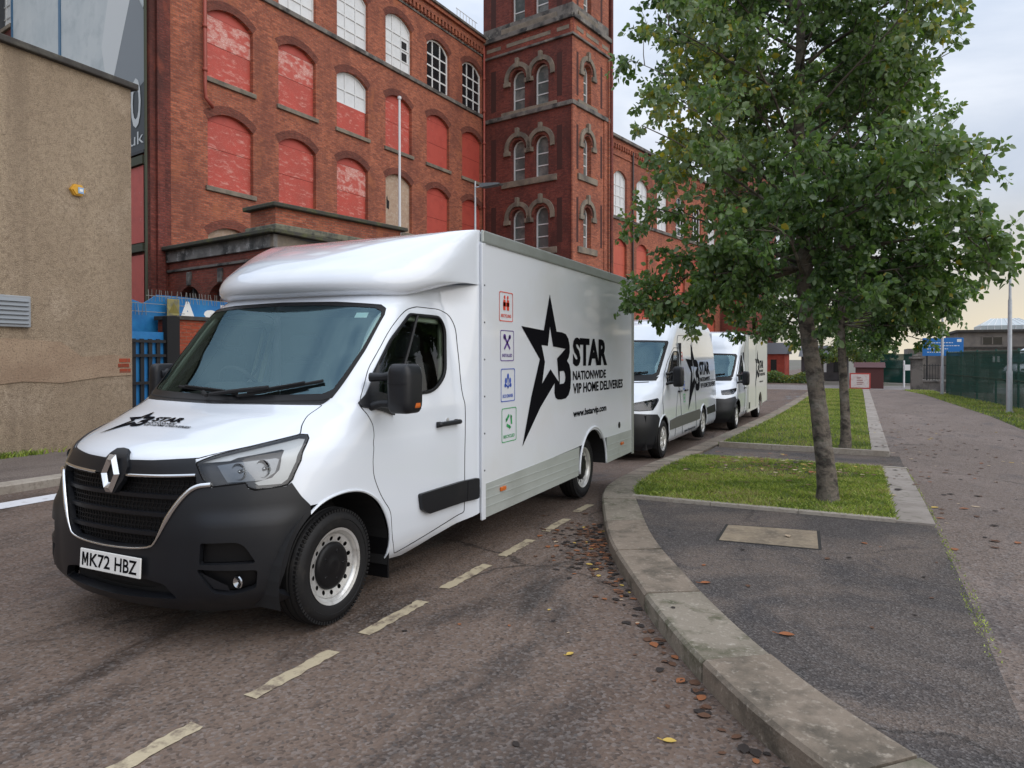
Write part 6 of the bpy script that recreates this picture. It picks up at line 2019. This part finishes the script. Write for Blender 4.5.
        for (yy, zz) in ((Y0 + .36, .50), (6.22, .52)):
            mk = MB()
            mk.bbox(*mn(W + .004, W + .022), yy - .05, yy + .05, zz - .018, zz + .018, .006)
            mk.build('side_marker', [M['amber']], t)
        fc = MB(); fc.lathe([(0, .04), (.006, .038), (.007, .0005)] if sg > 0 else [(0, .04), (-.006, .038), (-.007, .0005)], 16, 0, 'x', (sg * W, 6.13, .76)); fc.build('fuel_cap', [M['black']], t)
    ch = MB()
    for x in (-.45, .45):
        ch.box(x - .04, x + .04, 1.2, 6.6, .30, .44)
    ch.box(-.70, .70, .80, .88, .30, .40); ch.box(-.70, .70, 5.12, 5.22, .28, .40)
    ch.box(-.9, .9, 1.42, 2.4, .42, .46)
    ch.box(-.6, .6, .35, .9, .26, .42)
    ch.box(-.42, .42, .15, .4, .25, .42)
    ch.build('chassis', [M['matte_black']], t)
    # decals on both sides of the box
    for sg in (1, -1):
        off = W + .0035
        if sg > 0:
            mf = lambda P, off=off: [(off, p[0], p[1]) for p in np.asarray(P)]
        else:
            mf = lambda P, off=off: [(-off, 9.5 - p[0], p[1]) for p in np.asarray(P)]
        logo(mf, lb)
        for kk, (a0, a1, b0, b1, mc, tx) in enumerate(((2.80, 3.06, 1.925, 2.178, 'red', 'RECYCLING'), (2.82, 3.08, 1.585, 1.85, 'purple', 'INSTALLED'), (2.83, 3.10, 1.235, 1.52, 'blue', 'ECO DRIVER'), (2.845, 3.13, .885, 1.18, 'green', 'RECYCLED'))):
            fr = MB()
            W_ = .007
            P, T = region(rounded([(a0, b0), (a1, b0), (a1, b1), (a0, b1)], .02), [rounded([(a0 + W_, b0 + W_), (a1 - W_, b0 + W_), (a1 - W_, b1 - W_), (a0 + W_, b1 - W_)], .02)])
            fr.add(mf(P), T)
            cx, cy = (a0 + a1) / 2, b0 + (b1 - b0) * .60
            def disc(x, y, rx, ry, n=14):
                fr.add(mf([(x + rx * math.cos(q), y + ry * math.sin(q)) for q in np.linspace(0, 2 * PI, n, False)]), [tuple(range(n))])
            def bar(x0, y0, x1, y1, w_):
                d = np.array([x1 - x0, y1 - y0]); d /= np.hypot(*d); n_ = np.array([-d[1], d[0]]) * w_ / 2
                fr.add(mf([(x0 + n_[0], y0 + n_[1]), (x0 - n_[0], y0 - n_[1]), (x1 - n_[0], y1 - n_[1]), (x1 + n_[0], y1 + n_[1])]), [(0, 1, 2, 3)])
            if mc == 'red':
                for s_ in (-1, 1):
                    disc(cx + s_ * .03, cy + .055, .015, .017)
                    bar(cx + s_ * .034, cy + .034, cx + s_ * .034, cy - .055, .042)
                bar(cx - .06, cy - .005, cx + .06, cy - .005, .035)
            elif mc == 'purple':
                bar(cx - .055, cy + .055, cx + .055, cy - .055, .022); bar(cx + .055, cy + .055, cx - .055, cy - .055, .022)
                disc(cx - .05, cy + .05, .026, .024); disc(cx + .05, cy + .05, .02, .02)
            elif mc == 'blue':
                for a, b, c_, d in ((0, -.06, 0, .03), (-.045, -.02, 0, -.05), (.045, -.02, 0, -.05)):
                    bar(cx + a, cy + b, cx + c_, cy + d, .012)
                disc(cx, cy + .045, .018, .028); disc(cx - .04, cy + .01, .018, .026); disc(cx + .04, cy + .01, .018, .026); disc(cx - .05, cy - .03, .018, .018); disc(cx + .05, cy - .03, .018, .018)
            else:
                for q in (PI / 2, PI / 2 + 2 * PI / 3, PI / 2 + 4 * PI / 3):
                    p0 = (cx + .055 * math.cos(q), cy + .055 * math.sin(q)); p1 = (cx + .055 * math.cos(q + 1.35), cy + .055 * math.sin(q + 1.35))
                    bar(*p0, *p1, .026)
                    disc(*p1, .022, .022, 3)
            V, Fc = text2d(tx, .02)
            fr.add(mf(np.stack([a0 + .035 + V[:, 0] * (a1 - a0 - .07), b0 + .035 + V[:, 1] * .028], 1)), Fc)
            fr.build('sticker', [M[mc]], lb, fix=False)
    # bonnet lettering follows the sheet metal
    U, Tt = np.meshgrid(np.linspace(-.75, .55, 80), np.linspace(.9, 1.56, 60))
    PP = S.lift(np.stack([U.ravel(), Tt.ravel()], 1))
    def bonnet_map(P):
        o = []
        for a, b in np.asarray(P):
            x = -.50 + (a - 3.233) * .236; y = .33 + (b - .812) * .20
            d = (PP[:, 0] - x) ** 2 + (PP[:, 1] - y) ** 2
            k = np.argsort(d)[:6]; wgt = 1 / (d[k] + 1e-6); wgt /= wgt.sum()
            uv = (np.array([U.ravel()[k] @ wgt, Tt.ravel()[k] @ wgt]))
            for _ in range(4):
                p = S.lift([uv, uv + [.004, 0], uv + [0, .004]])[:, :2]
                J = np.array([(p[1] - p[0]) / .004, (p[2] - p[0]) / .004]).T
                uv = uv + np.linalg.solve(J, np.array([x, y]) - p[0])
            o.append(uv)
        return S.lift(np.array(o), .0035)
    logo(bonnet_map, t, url=False)
    return t

box_van = make_box_van()
# ------------------------------------------------------------------ 2: panel van, 3: low loader
def side_glass(S, t, win, dr_name='cab_door'):
    pass

def make_panel_van():
    KN = [(.10, .20, .90, .70, 2.6), (.03, .32, .97, .80, 2.5), (.0, .60, .985, .85, 2.5), (.02, .82, .985, .90, 2.4), (.07, .98, .98, .94, 2.3), (.26, 1.12, .975, .85, 2.3), (.56, 1.25, .97, .70, 2.4), (.88, 1.37, .965, .52, 2.8), (.98, 1.44, .96, .46, 3), (1.28, 1.75, .935, .45, 3), (1.60, 2.05, .90, .45, 3), (1.74, 2.16, .885, .46, 3), (1.92, 2.30, .865, .55, 2.8), (2.15, 2.45, .83, .6, 2.6), (2.45, 2.55, .76, .6, 2.4), (2.9, 2.61, .60, .5, 2.3), (3.6, 2.63, .35, .3, 2.2), (4.6, 2.635, .05, .05, 2)]
    S = Shell(KN, 6.1, UF=1.4, LS=4.9)
    t = thing('panel_van', 'long white panel van parked second in the row with a dark grey lower stripe', 'van', (-4.19, 11.81, -.20), 0, 'white vans parked in a row')
    neg = lambda p: [(-a, b) for a, b in p]
    arch = S.inv([(.56, .22), (.57, .40), (.63, .58), (.74, .70), (.90, .77), (1.06, .77), (1.22, .70), (1.33, .58), (1.39, .40), (1.40, .22)], 'yz')
    rar = S.inv([(4.17, .22), (4.18, .42), (4.26, .60), (4.40, .72), (4.57, .76), (4.74, .72), (4.88, .60), (4.96, .42), (4.97, .22)], 'yz')
    HL = [(.569, .85), (.70, .885), (.90, .93), (1.075, .975), (1.11, .95), (1.12, .90), (1.06, .79), (.99, .712), (.716, .706), (.59, .715)]
    win = rounded([(1.30, 1.68), (1.22, 1.95), (1.27, 2.25), (1.38, 2.45), (1.50, 2.52), (1.90, 2.52), (2.0, 2.42), (2.14, 1.95), (2.12, 1.75), (2.05, 1.67)], .05)
    ws = mir([(0, 1.93 - .32 + S.tk[8] - S.tk[8])]) if False else None
    tb, tt = float(np.interp(1.43, [k[1] for k in KN], S.tk)), float(np.interp(2.13, [k[1] for k in KN], S.tk))
    wso = mir([(0, tb), (.5, tb + .01), (.93, tb + .03), (1.0, tb + .10), (1.10, tt - .06), (1.06, tt), (.5, tt + .02), (0, tt + .03)])
    wsi = mir([(0, tb + .08), (.5, tb + .09), (.87, tb + .11), (.93, tb + .16), (1.02, tt - .10), (.98, tt - .05), (.5, tt - .04), (0, tt - .03)])
    tz = lambda z: float(np.interp(z, [k[1] for k in KN], S.tk))
    bl = [(1.22, .56), (1.117, .63)]
    body = mir([(0, tz(.86)), (.45, tz(.84)), (.75, tz(.82)), bl[1], bl[0]] + arch[3:] + [rar[0]] + rar[1:] + [(S.U, rar[-1][1]), (S.U, S.T), (0, S.T)])
    panel('body', S, body, [wso, win, neg(win), HL, neg(HL)], .06, 0, M['van_white'], t)
    gr = rounded(mir([(0, tz(.72)), (.42, tz(.72)), (.50, tz(.94)), (0, tz(.97))]), .02)
    lo = rounded(mir([(0, tz(.36)), (.5, tz(.36)), (.56, tz(.50)), (0, tz(.50))]), .02)
    panel('bumper', S, mir([(0, tz(.87)), (.45, tz(.85)), (.75, tz(.83)), bl[1], bl[0], arch[2], arch[1], arch[0], (.9, 0), (0, 0)]), [gr, lo], .045, .010, M['bumper'], t, thick=.03)
    panel('grille', S, gr, [], .06, -.03, M['matte_black'], t)
    panel('lower_grille', S, lo, [], .06, -.03, M['matte_black'], t)
    mb = MB()
    for z in (.78, .85, .91):
        mb.tube(line(S, [(-.45, tz(z)), (.45, tz(z))], .004), .010, 6)
    mb.lathe([(-.01, .09), (.004, .085), (.004, .075)], 24, 0, 'y', (0, .01, .87))
    for q in (90, 210, 330):
        mb.tube([(0, 0, .87), (.08 * math.cos(R(q)), 0, .87 + .08 * math.sin(R(q)))], .008, 5)
    mb.build('chrome_trim', [M['chrome']], t)
    panel('bonnet_line', S, mir([(0, tz(1.33)), (.8, tz(1.36)), (.8, tz(1.37)), (0, tz(1.34))]), [], .06, .004, M['black'], t)
    panel('scuttle', S, mir([(0, tz(1.37)), (.95, tz(1.39)), (1.0, tb + .05), (0, tb - .003)]), [], .08, .003, M['black'], t)
    panel('windscreen', S, wso, [], .1, .001, M['glass'], t)
    panel('windscreen_border', S, wso, [wsi], .08, .004, M['black'], t)
    panel('dash_papers', S, [(.05, tb + .14), (.45, tb + .14), (.42, tb + .20), (.10, tb + .20)], [], .1, -.05, M['plate'], t)
    wiper(S, [(.10, tb + .05), (.75, tb + .16)], [(.4, tb + .1), (.0, tb)], t)
    cab_interior(t, 1.42, 2.45, 2.1, .8, .1)
    for sg in (1, -1):
        f = (lambda p: p) if sg > 0 else neg
        panel('side_window', S, f(win), [], .1, -.003, M['side_glass'], t)
        mb = MB(); mb.tube(line(S, f(win + [win[0]]), .002), .012, 5, cap=False)
        mb.tube(line(S, f([(1.47, 2.51), (1.50, 1.68)]), .002), .012, 5); mb.build('window_seal', [M['black']], t)
        mb = MB()
        mb.tube(line(S, f([(1.45, .60), (1.30, .85), (1.20, 1.3), (1.15, 1.66), (1.12, 1.95), (1.17, 2.27), (1.30, 2.52), (1.46, 2.63), (1.96, 2.63), (2.10, 2.5), (2.28, 1.9), (2.36, 1.0), (2.38, .12)]), 0.0), .007, 4)
        for loop in ([(2.52, 2.25), (3.85, 2.28), (3.85, .30), (2.52, .30), (2.52, 2.25)],):
            mb.tube(line(S, f(S.inv(loop, 'yz')), 0.0), .007, 4)
        mb.tube(line(S, f(S.inv([(3.9, 1.28), (6.05, 1.28)], 'yz')), -.002), .009, 4)
        mb.build('door_seams', [M['decal_grey']], t)
        stripe = S.inv([(1.42, .46), (1.42, .64), (2.0, .67), (4.10, .68), (4.24, .62), (4.16, .46)], 'yz')
        panel('side_moulding', S, f(rounded(stripe, .02)), [], .07, .012, mat('moulding_grey', (.10, .10, .09), .5) if sg > 0 else M['bumper'], t, thick=.012)
        st2 = S.inv([(5.0, .50), (4.95, .66), (5.9, .68), (6.0, .50)], 'yz')
        panel('side_moulding', S, f(rounded(st2, .02)), [], .07, .012, M['bumper'], t, thick=.012)
        for (y, z) in ((2.12, 1.15), (2.66, 1.15)):
            mb = MB(); c = S.lift(f(S.inv([(y, z), (y + .22, z)], 'yz')), .022)
            mb.tube(c, .020, 6); mb.build('door_handle', [M['bumper']], t)
        mb = MB(); mb.tube(line(S, f(arch[2:-1]), .0), .016, 6); mb.tube(line(S, f(rar[1:]), .0), .016, 6); mb.build('arch_lips', [M['bumper'] if False else M['van_white']], t, smooth=True)
        for cy, z0 in ((.98, .33), (4.57, .33)):
            li = MB(); pts = [(cy + .47 * math.cos(a), .33 + .46 * math.sin(a)) for a in np.linspace(-.25, PI + .25, 18)]
            n_ = len(pts); li.add([(sg * .96, a, b) for a, b in pts] + [(sg * .5, a, b) for a, b in pts], [(i, i + 1, n_ + i + 1, n_ + i) for i in range(n_ - 1)])
            li.box(min(sg * .5, sg * .52), max(sg * .5, sg * .52), cy - .5, cy + .5, .2, .85)
            li.build('arch_liner', [M['matte_black']], t, fix=False)
        e, ff = headlight(S, HL, t, sg, .04)
        hc = np.array(HL).mean(0)
        reflector(S, (sg * (hc[0] - .07), hc[1] - .01), .055, e); reflector(S, (sg * (hc[0] + .06), hc[1] + .01), .05, e)
        panel('lens', S, ff(HL), [], .04, .004, M['lens'], e)
        mirror(S, t, (.95, 1.24, 1.42), (1.17, 1.30, 1.46) if sg > 0 else (1.12, 1.30, 1.46), sg, (.19, .20, .37), False)
        wheel('front_wheel', t, (sg * .865, .98, .345), sg, .345, .225, .215, trim='spoke')
        wheel('rear_wheel', t, (sg * .865, 4.57, .345), sg, .345, .225, .215, trim='spoke')
        # logo on the side, following the sheet
        def mf(P, sg=sg):
            a = np.asarray(P); y = 2.95 + (a[:, 0] - 3.233) * 1.02; z = .72 + (a[:, 1] - .812) * .98
            if sg < 0:
                y = 9.2 - y
            uv = S.inv(list(zip(y, z)), 'yz')
            return S.lift([(sg * u, t_) for u, t_ in uv], .004)
        logo(mf, t, url=False)
        V, Fc = text2d('www.bstarvip.com', .02)
        uv = S.inv([((2.7 + v[0] * 1.05) if sg > 0 else (3.75 - v[0] * 1.05), .27 + v[1] * .09) for v in V], 'yz')
        mesh_from('web_lettering', S.lift([(sg * u, q) for u, q in uv], .004), Fc, M['decal_black'], t)
        for k_, (mc, z) in enumerate((('red', 1.92), ('purple', 1.62), ('blue', 1.34), ('green', 1.08))):
            fr = MB(); q = [(2.56, z), (2.72, z), (2.72, z - .17), (2.56, z - .17)]; q2 = [(2.58, z - .02), (2.70, z - .02), (2.70, z - .15), (2.58, z - .15)]
            if sg < 0:
                q = [(9.2 - a, b) for a, b in q]; q2 = [(9.2 - a, b) for a, b in q2]
            P, T = region(q, [q2]); uv = S.inv([tuple(p) for p in P], 'yz'); fr.add(S.lift([(sg * u, t_) for u, t_ in uv], .004), T)
            c = np.mean(q, 0); uv = S.inv([(c[0] + .03 * math.cos(a), c[1] + .03 * math.sin(a)) for a in np.linspace(0, 2 * PI, 8, False)], 'yz'); fr.add(S.lift([(sg * u, t_) for u, t_ in uv], .004), [tuple(range(8))])
            fr.build('sticker', [M[mc]], t, fix=False)
    mb = MB(); mb.box(-.88, .88, 6.05, 6.09, .35, 2.40); mb.build('rear_doors', [M['van_white']], t)
    mb = MB(); mb.box(-.84, .84, .5, 5.9, .24, .34); mb.box(-.84, .84, .3, .55, .2, .8); mb.build('chassis', [M['matte_black']], t)
    return t

def make_low_loader():
    KN = [(.14, .22, .88, .60, 2.5), (.06, .34, .97, .70, 2.4), (.02, .52, 1.0, .74, 2.3), (.04, .72, 1.01, .80, 2.2), (.14, .90, 1.01, .85, 2.2), (.30, 1.02, 1.0, .82, 2.2), (.58, 1.14, .99, .68, 2.3), (.88, 1.24, .985, .50, 2.7), (.96, 1.30, .98, .46, 2.9), (1.28, 1.64, .955, .45, 3), (1.56, 1.96, .92, .46, 3), (1.62, 2.06, .93, .5, 2.8), (1.66, 2.18, .95, .6, 2.6), (1.76, 2.34, .96, .7, 2.5), (1.92, 2.47, .94, .7, 2.4), (2.2, 2.55, .86, .5, 2.3), (2.45, 2.58, .5, .1, 2.2), (2.50, 2.585, .1, .02, 2)]
    S = Shell(KN, 2.55, UF=1.4, LS=1.45)
    t = thing('box_body_van', 'white van with a cream box body parked third and farthest in the row', 'van', (-3.87, 18.1, -.25), 0, 'white vans parked in a row')
    neg = lambda p: [(-a, b) for a, b in p]
    tz = lambda z: float(np.interp(z, [k[1] for k in KN], S.tk))
    arch = S.inv([(.48, .25), (.49, .42), (.56, .60), (.68, .73), (.84, .79), (1.02, .79), (1.18, .73), (1.30, .60), (1.36, .42), (1.37, .25)], 'yz')
    HL = [(.677, .93), (.82, .96), (.963, 1.0), (1.17, 1.05), (1.19, 1.02), (1.18, .90), (1.068, .79), (.88, .765), (.705, .765)]
    win = rounded([(1.28, tz(1.26)), (1.20, tz(1.4)), (1.25, tz(1.65)), (1.36, tz(1.85)), (1.48, tz(1.91)), (1.80, tz(1.91)), (1.92, tz(1.82)), (2.18, tz(1.45)), (2.22, tz(1.32)), (2.12, tz(1.25))], .05)
    tb, tt = tz(1.29), tz(1.95)
    wso = mir([(0, tb), (.5, tb + .01), (.93, tb + .03), (1.0, tb + .10), (1.10, tt - .06), (1.04, tt), (.5, tt + .02), (0, tt + .03)])
    wsi = mir([(0, tb + .08), (.5, tb + .09), (.87, tb + .11), (.93, tb + .16), (1.02, tt - .10), (.96, tt - .05), (.5, tt - .04), (0, tt - .03)])
    bl = [(1.26, .60), (1.16, .70)]
    body = mir([(0, tz(.84)), (.45, tz(.82)), (.8, tz(.80)), bl[1], bl[0]] + arch[3:] + [(S.U, arch[-1][1]), (S.U, S.T), (0, S.T)])
    panel('cab_body', S, body, [wso, win, neg(win), HL, neg(HL)], .06, 0, M['van_white'], t)
    gr = rounded(mir([(0, tz(.50)), (.45, tz(.50)), (.54, tz(.74)), (0, tz(.78))]), .03)
    panel('bumper', S, mir([(0, tz(.85)), (.45, tz(.83)), (.8, tz(.81)), bl[1], bl[0], arch[2], arch[1], arch[0], (.9, 0), (0, 0)]), [gr], .05, .010, M['bumper'], t, thick=.03)
    panel('grille', S, gr, [], .06, -.03, M['matte_black'], t)
    mb = MB(); mb.tube(line(S, [(-.42, tz(.64)), (.42, tz(.64))], .0), .012, 6); mb.tube(line(S, [(-.3, tz(.56)), (.3, tz(.56))], .0), .010, 6); mb.build('grille_bars', [M['bumper']], t)
    panel('scuttle', S, mir([(0, tz(1.24)), (.95, tz(1.255)), (1.0, tb + .05), (0, tb - .003)]), [], .08, .003, M['black'], t)
    panel('windscreen', S, wso, [], .1, .001, M['glass'], t)
    panel('windscreen_border', S, wso, [wsi], .08, .004, M['black'], t)
    wiper(S, [(.0, tb + .05), (.75, tb + .20)], [(.4, tb + .12), (.0, tb)], t)
    cab_interior(t, 1.28, 2.40, 2.0, .8)
    for sg in (1, -1):
        f = (lambda p: p) if sg > 0 else neg
        panel('side_window', S, f(win), [], .1, -.003, M['side_glass'], t)
        mb = MB(); mb.tube(line(S, f(win + [win[0]]), .002), .014, 5, cap=False)
        mb.tube(line(S, f([(1.46, tz(1.9)), (1.50, tz(1.26))]), .002), .012, 5); mb.build('window_seal', [M['black']], t)
        mb = MB(); mb.tube(line(S, f([(1.45, tz(.75)), (1.25, tz(1.0)), (1.14, tz(1.25)), (1.10, tz(1.4)), (1.15, tz(1.67)), (1.27, tz(1.9)), (1.44, tz(1.99)), (1.84, tz(1.99)), (2.02, tz(1.86)), (2.35, tz(1.4)), (2.50, tz(.9)), (2.52, tz(.3))]), 0.0), .007, 4); mb.build('door_seam', [M['decal_grey']], t)
        mb = MB(); mb.tube(S.lift(f(S.inv([(2.05, 1.03), (2.26, 1.03)], 'yz')), .02), .018, 6); mb.build('door_handle', [M['bumper']], t)
        mb = MB(); mb.tube(line(S, f(arch[2:-1]), .0), .02, 6); mb.build('arch_lip', [M['bumper']], t)
        for cy in (.93, 5.26):
            li = MB(); pts = [(cy + .46 * math.cos(a), .33 + .46 * math.sin(a)) for a in np.linspace(-.25, PI + .25, 18)]
            n_ = len(pts); li.add([(sg * .97, a, b) for a, b in pts] + [(sg * .5, a, b) for a, b in pts], [(i, i + 1, n_ + i + 1, n_ + i) for i in range(n_ - 1)])
            li.build('arch_liner', [M['matte_black']], t, fix=False)
        e, ff = headlight(S, HL, t, sg, .035)
        hc = np.array(HL).mean(0)
        reflector(S, (sg * hc[0], hc[1]), .05, e)
        panel('lens', S, ff(HL), [], .04, .004, M['lens'], e)
        mirror(S, t, (.95, 1.16, 1.30), (1.17, 1.22, 1.32), sg, (.18, .20, .36), False)
        wheel('front_wheel', t, (sg * .88, .93, .34), sg, .34, .22, .21, trim='spoke')
        wheel('rear_wheel', t, (sg * .88, 5.26, .34), sg, .34, .22, .21, trim='spoke')
        mn = lambda a, b: (min(sg * a, sg * b), max(sg * a, sg * b))
        sd = MB()
        cut = [(5.26 + .45 * math.cos(a), .34 + .45 * math.sin(a)) for a in np.linspace(PI, 0, 14)]
        side = [(2.56, .34)] + [(cut[0][0], .34)] + cut + [(cut[-1][0], .42), (7.0, .44), (7.0, 2.50), (2.56, 2.50)]
        sd.prism(side, 1.0, 1.035, 0, lambda a, b, c, sg=sg: (sg * c, a, b))
        so = sd.build('box_side', [M['cream']], t)
        q = MB()
        for y in (2.60, 4.2, 6.96):
            q.box(*mn(1.034, 1.042), y - .02, y + .02, .40, 2.46)
        q.box(*mn(1.034, 1.044), 2.58, 6.98, 2.44, 2.50); q.build('box_trim', [M['alu']], so)
        q = MB(); q.bbox(*mn(1.034, 1.044), 2.75, 2.95, .42, .60, .004); q.build('step_vent', [M['black']], so)
        def mf(P, sg=sg):
            a = np.asarray(P); y = 4.0 + (a[:, 0] - 3.233) * .80; z = .95 + (a[:, 1] - .812) * .80
            if sg < 0:
                y = 9.6 - y
            return [(sg * 1.0385, yy, zz) for yy, zz in zip(y, z)]
        logo(mf, so)
    mb = MB(); mb.box(-1.0, 1.0, 2.56, 7.0, 2.46, 2.50); mb.box(-1.0, 1.0, 2.56, 2.59, .4, 2.46); mb.box(-1.0, 1.0, 6.97, 7.0, .4, 2.46); mb.build('box_shell', [M['cream']], t)
    mb = MB(); mb.box(-.8, .8, .6, 6.9, .24, .40); mb.box(-1.0, 1.0, 6.99, 7.12, .40, .48); mb.build('chassis', [M['matte_black']], t)
    return t

panel_van = make_panel_van()
low_loader = make_low_loader()
# another van stands in the yard behind the green fence
yard_van = copy_tree(panel_van)
for ch in list(yard_van.children):
    if ch.name.startswith(('logo_decal', 'lettering', 'web_', 'sticker')):
        bpy.data.objects.remove(ch)
del yard_van['group']
yard_van.location = (9.6, 62, -.25)
yard_van.rotation_euler = (0, 0, R(-42))
yard_van['label'] = 'pale van parked in the yard, half hidden behind the green mesh fence'
# ------------------------------------------------------------------ fallen leaves and small debris
LF = [mat('dead_leaf_brown', (.10, .045, .022), .8), mat('dead_leaf_rust', (.26, .09, .03), .75), mat('dead_leaf_yellow', (.50, .34, .07), .7), mat('dead_leaf_dark', (.022, .015, .012), .85), mat('dead_leaf_pale', (.42, .32, .22), .75)]
def litter(name, pts, size, wts, label, h=.004):
    r = np.random.default_rng(len(pts))
    mb = MB()
    for (x, y, z0) in pts:
        s = size * r.uniform(.45, 1.25); a = r.uniform(0, 2 * PI); c = r.choice(5, p=wts)
        prof = [(-.5, 0), (-.25, .28), (.08, .33), (.35, .18), (.5, 0), (.32, -.2), (.0, -.33), (-.3, -.25)]
        V = []
        cu = r.uniform(.0, .35)
        for (u, v) in prof:
            u2, v2 = u * s * r.uniform(.85, 1.1), v * s * r.uniform(.8, 1.15)
            V.append((x + u2 * math.cos(a) - v2 * math.sin(a), y + u2 * math.sin(a) + v2 * math.cos(a), z0 + h + cu * (abs(v2) * .8 + u2 * u2 * 4)))
        V.append((x, y, z0 + h))
        mb.add(V, [(8, i, (i + 1) % 8) for i in range(8)], int(c))
    o = mb.build(name, LF, None, fix=False)
    tag(o, label, None, None, 'stuff')
    return o
r = np.random.default_rng(5)
P = []
# drift against the kerb
for _ in range(620):
    q = r.uniform(3.3, 9.5); d = -abs(r.normal(0, .10)) - .02
    p = kerb_off(q, d); dens = math.exp(-((p[1] - 6.1) / 1.1) ** 2) + .16
    if r.random() < dens:
        P.append((p[0], p[1], Gz(p[1])))
for _ in range(170):
    x, y = -2.12 + r.normal(0, .16), 5.75 + r.normal(0, .45)
    P.append((x + (5.75 - y) * .45, y, Gz(y)))
P = [p for p in P if p[0] < np.interp(p[1], kc[::-1][:, 1][::-1][0:1] if False else kc[kc[:, 0] < .9][:, 1], kc[kc[:, 0] < .9][:, 0]) - .012]
litter('leaf_drift', P, .062, [.42, .17, .03, .36, .02], 'brown leaf drift in the gutter against the curved kerb')
P = [(r.uniform(-2.5, -.4), r.uniform(1.6, 6.5), 0) for _ in range(34)]
P = [(x, y, z) for x, y, z in P if x < np.interp(y, kc[kc[:, 0] < .9][:, 1], kc[kc[:, 0] < .9][:, 0]) - .1]
P += [(x, y, .113 + Gz(y)) for x, y in zip(r.uniform(-1.2, .5, 14), r.uniform(4.2, 7.2, 14))]
litter('scattered_leaves', P, .048, [.36, .2, .08, .3, .06], 'few scattered leaves on the road and the dark tarmac')
P = []
for _ in range(420):
    y = r.uniform(6.5, 30); x = .62 + abs(r.normal(0, .9)) * (1.2 if y > 12 else .6)
    if x < 3.2 and r.random() < .25 + .75 * math.exp(-((y - 17) / 5) ** 2):
        P.append((x, y, .113 + Gz(y)))
for _ in range(60):
    y = r.uniform(8, 30); P.append((r.uniform(.2, .62), y, .13 + Gz(y)))
litter('path_leaves', P, .085, [.5, .1, .04, .28, .08], 'brown leaves littering the wide path beside the grass beds')
P = [(r.normal(-1.1, .65), r.normal(10.7, .7), .15 + Gz(10.7)) for _ in range(260)] + [(r.uniform(-2.3, .2), r.uniform(7.7, 12), .15 + Gz(9.5)) for _ in range(90)]
P = [p for p in P if in_poly([p[:2]], bed1)[0]]
litter('bed_leaves', P, .085, [.5, .12, .04, .26, .08], 'dead leaves lying in the grass of the nearest bed', .012)
# the ones that catch the eye
for (x, y, z, s, c, lab) in ((-1.30, 4.92, .0, .0, 2, ''),):
    pass
def one_leaf(loc, s, m, label, a):
    mb = MB()
    prof = [(-.5, 0), (-.38, .16), (-.15, .30), (.12, .30), (.36, .16), (.5, 0), (.34, -.15), (.1, -.30), (-.18, -.28), (-.38, -.14)]
    V = [(u * s, v * s, .004 + .25 * abs(v) * s + .12 * s * u * u) for u, v in prof] + [(0, 0, .003)]
    mb.add(V, [(10, i, (i + 1) % 10) for i in range(10)])
    mb.tube([(-.5 * s, 0, .006), (-.85 * s, .06 * s, .012)], .0015 + s * .01, 4)
    o = mb.build('fallen_leaf', [m], None, fix=False)
    o.location = loc; o.rotation_euler = (0, 0, a)
    tag(o, label, 'leaf', 'fallen leaves that lie alone')
one_leaf((-.93, 4.83, .112), .075, LF[1], 'rusty fallen leaf on the dark tarmac nearer the cover slab', .6)
one_leaf((-.36, 4.12, .112), .085, LF[1], 'orange brown fallen leaf alone in the middle of the dark tarmac', .2)
one_leaf((-1.42, 3.62, .0), .055, LF[2], 'small yellow leaf lying on the road close to the curved kerb', 1.2)
one_leaf((-.72, 2.98, .0), .06, LF[2], 'yellow leaf on the road nearest the bottom edge of the photo', .3)
one_leaf((.78, 3.72, .112), .05, leafmat('green_leaf', (.16, .22, .05)), 'small green leaf on the path beyond the mossy seam', .9)
one_leaf((-.55, 6.38, .118 + Gz(6.4)), .08, LF[4], 'pale leaf lying on the concrete cover slab', 1.9)
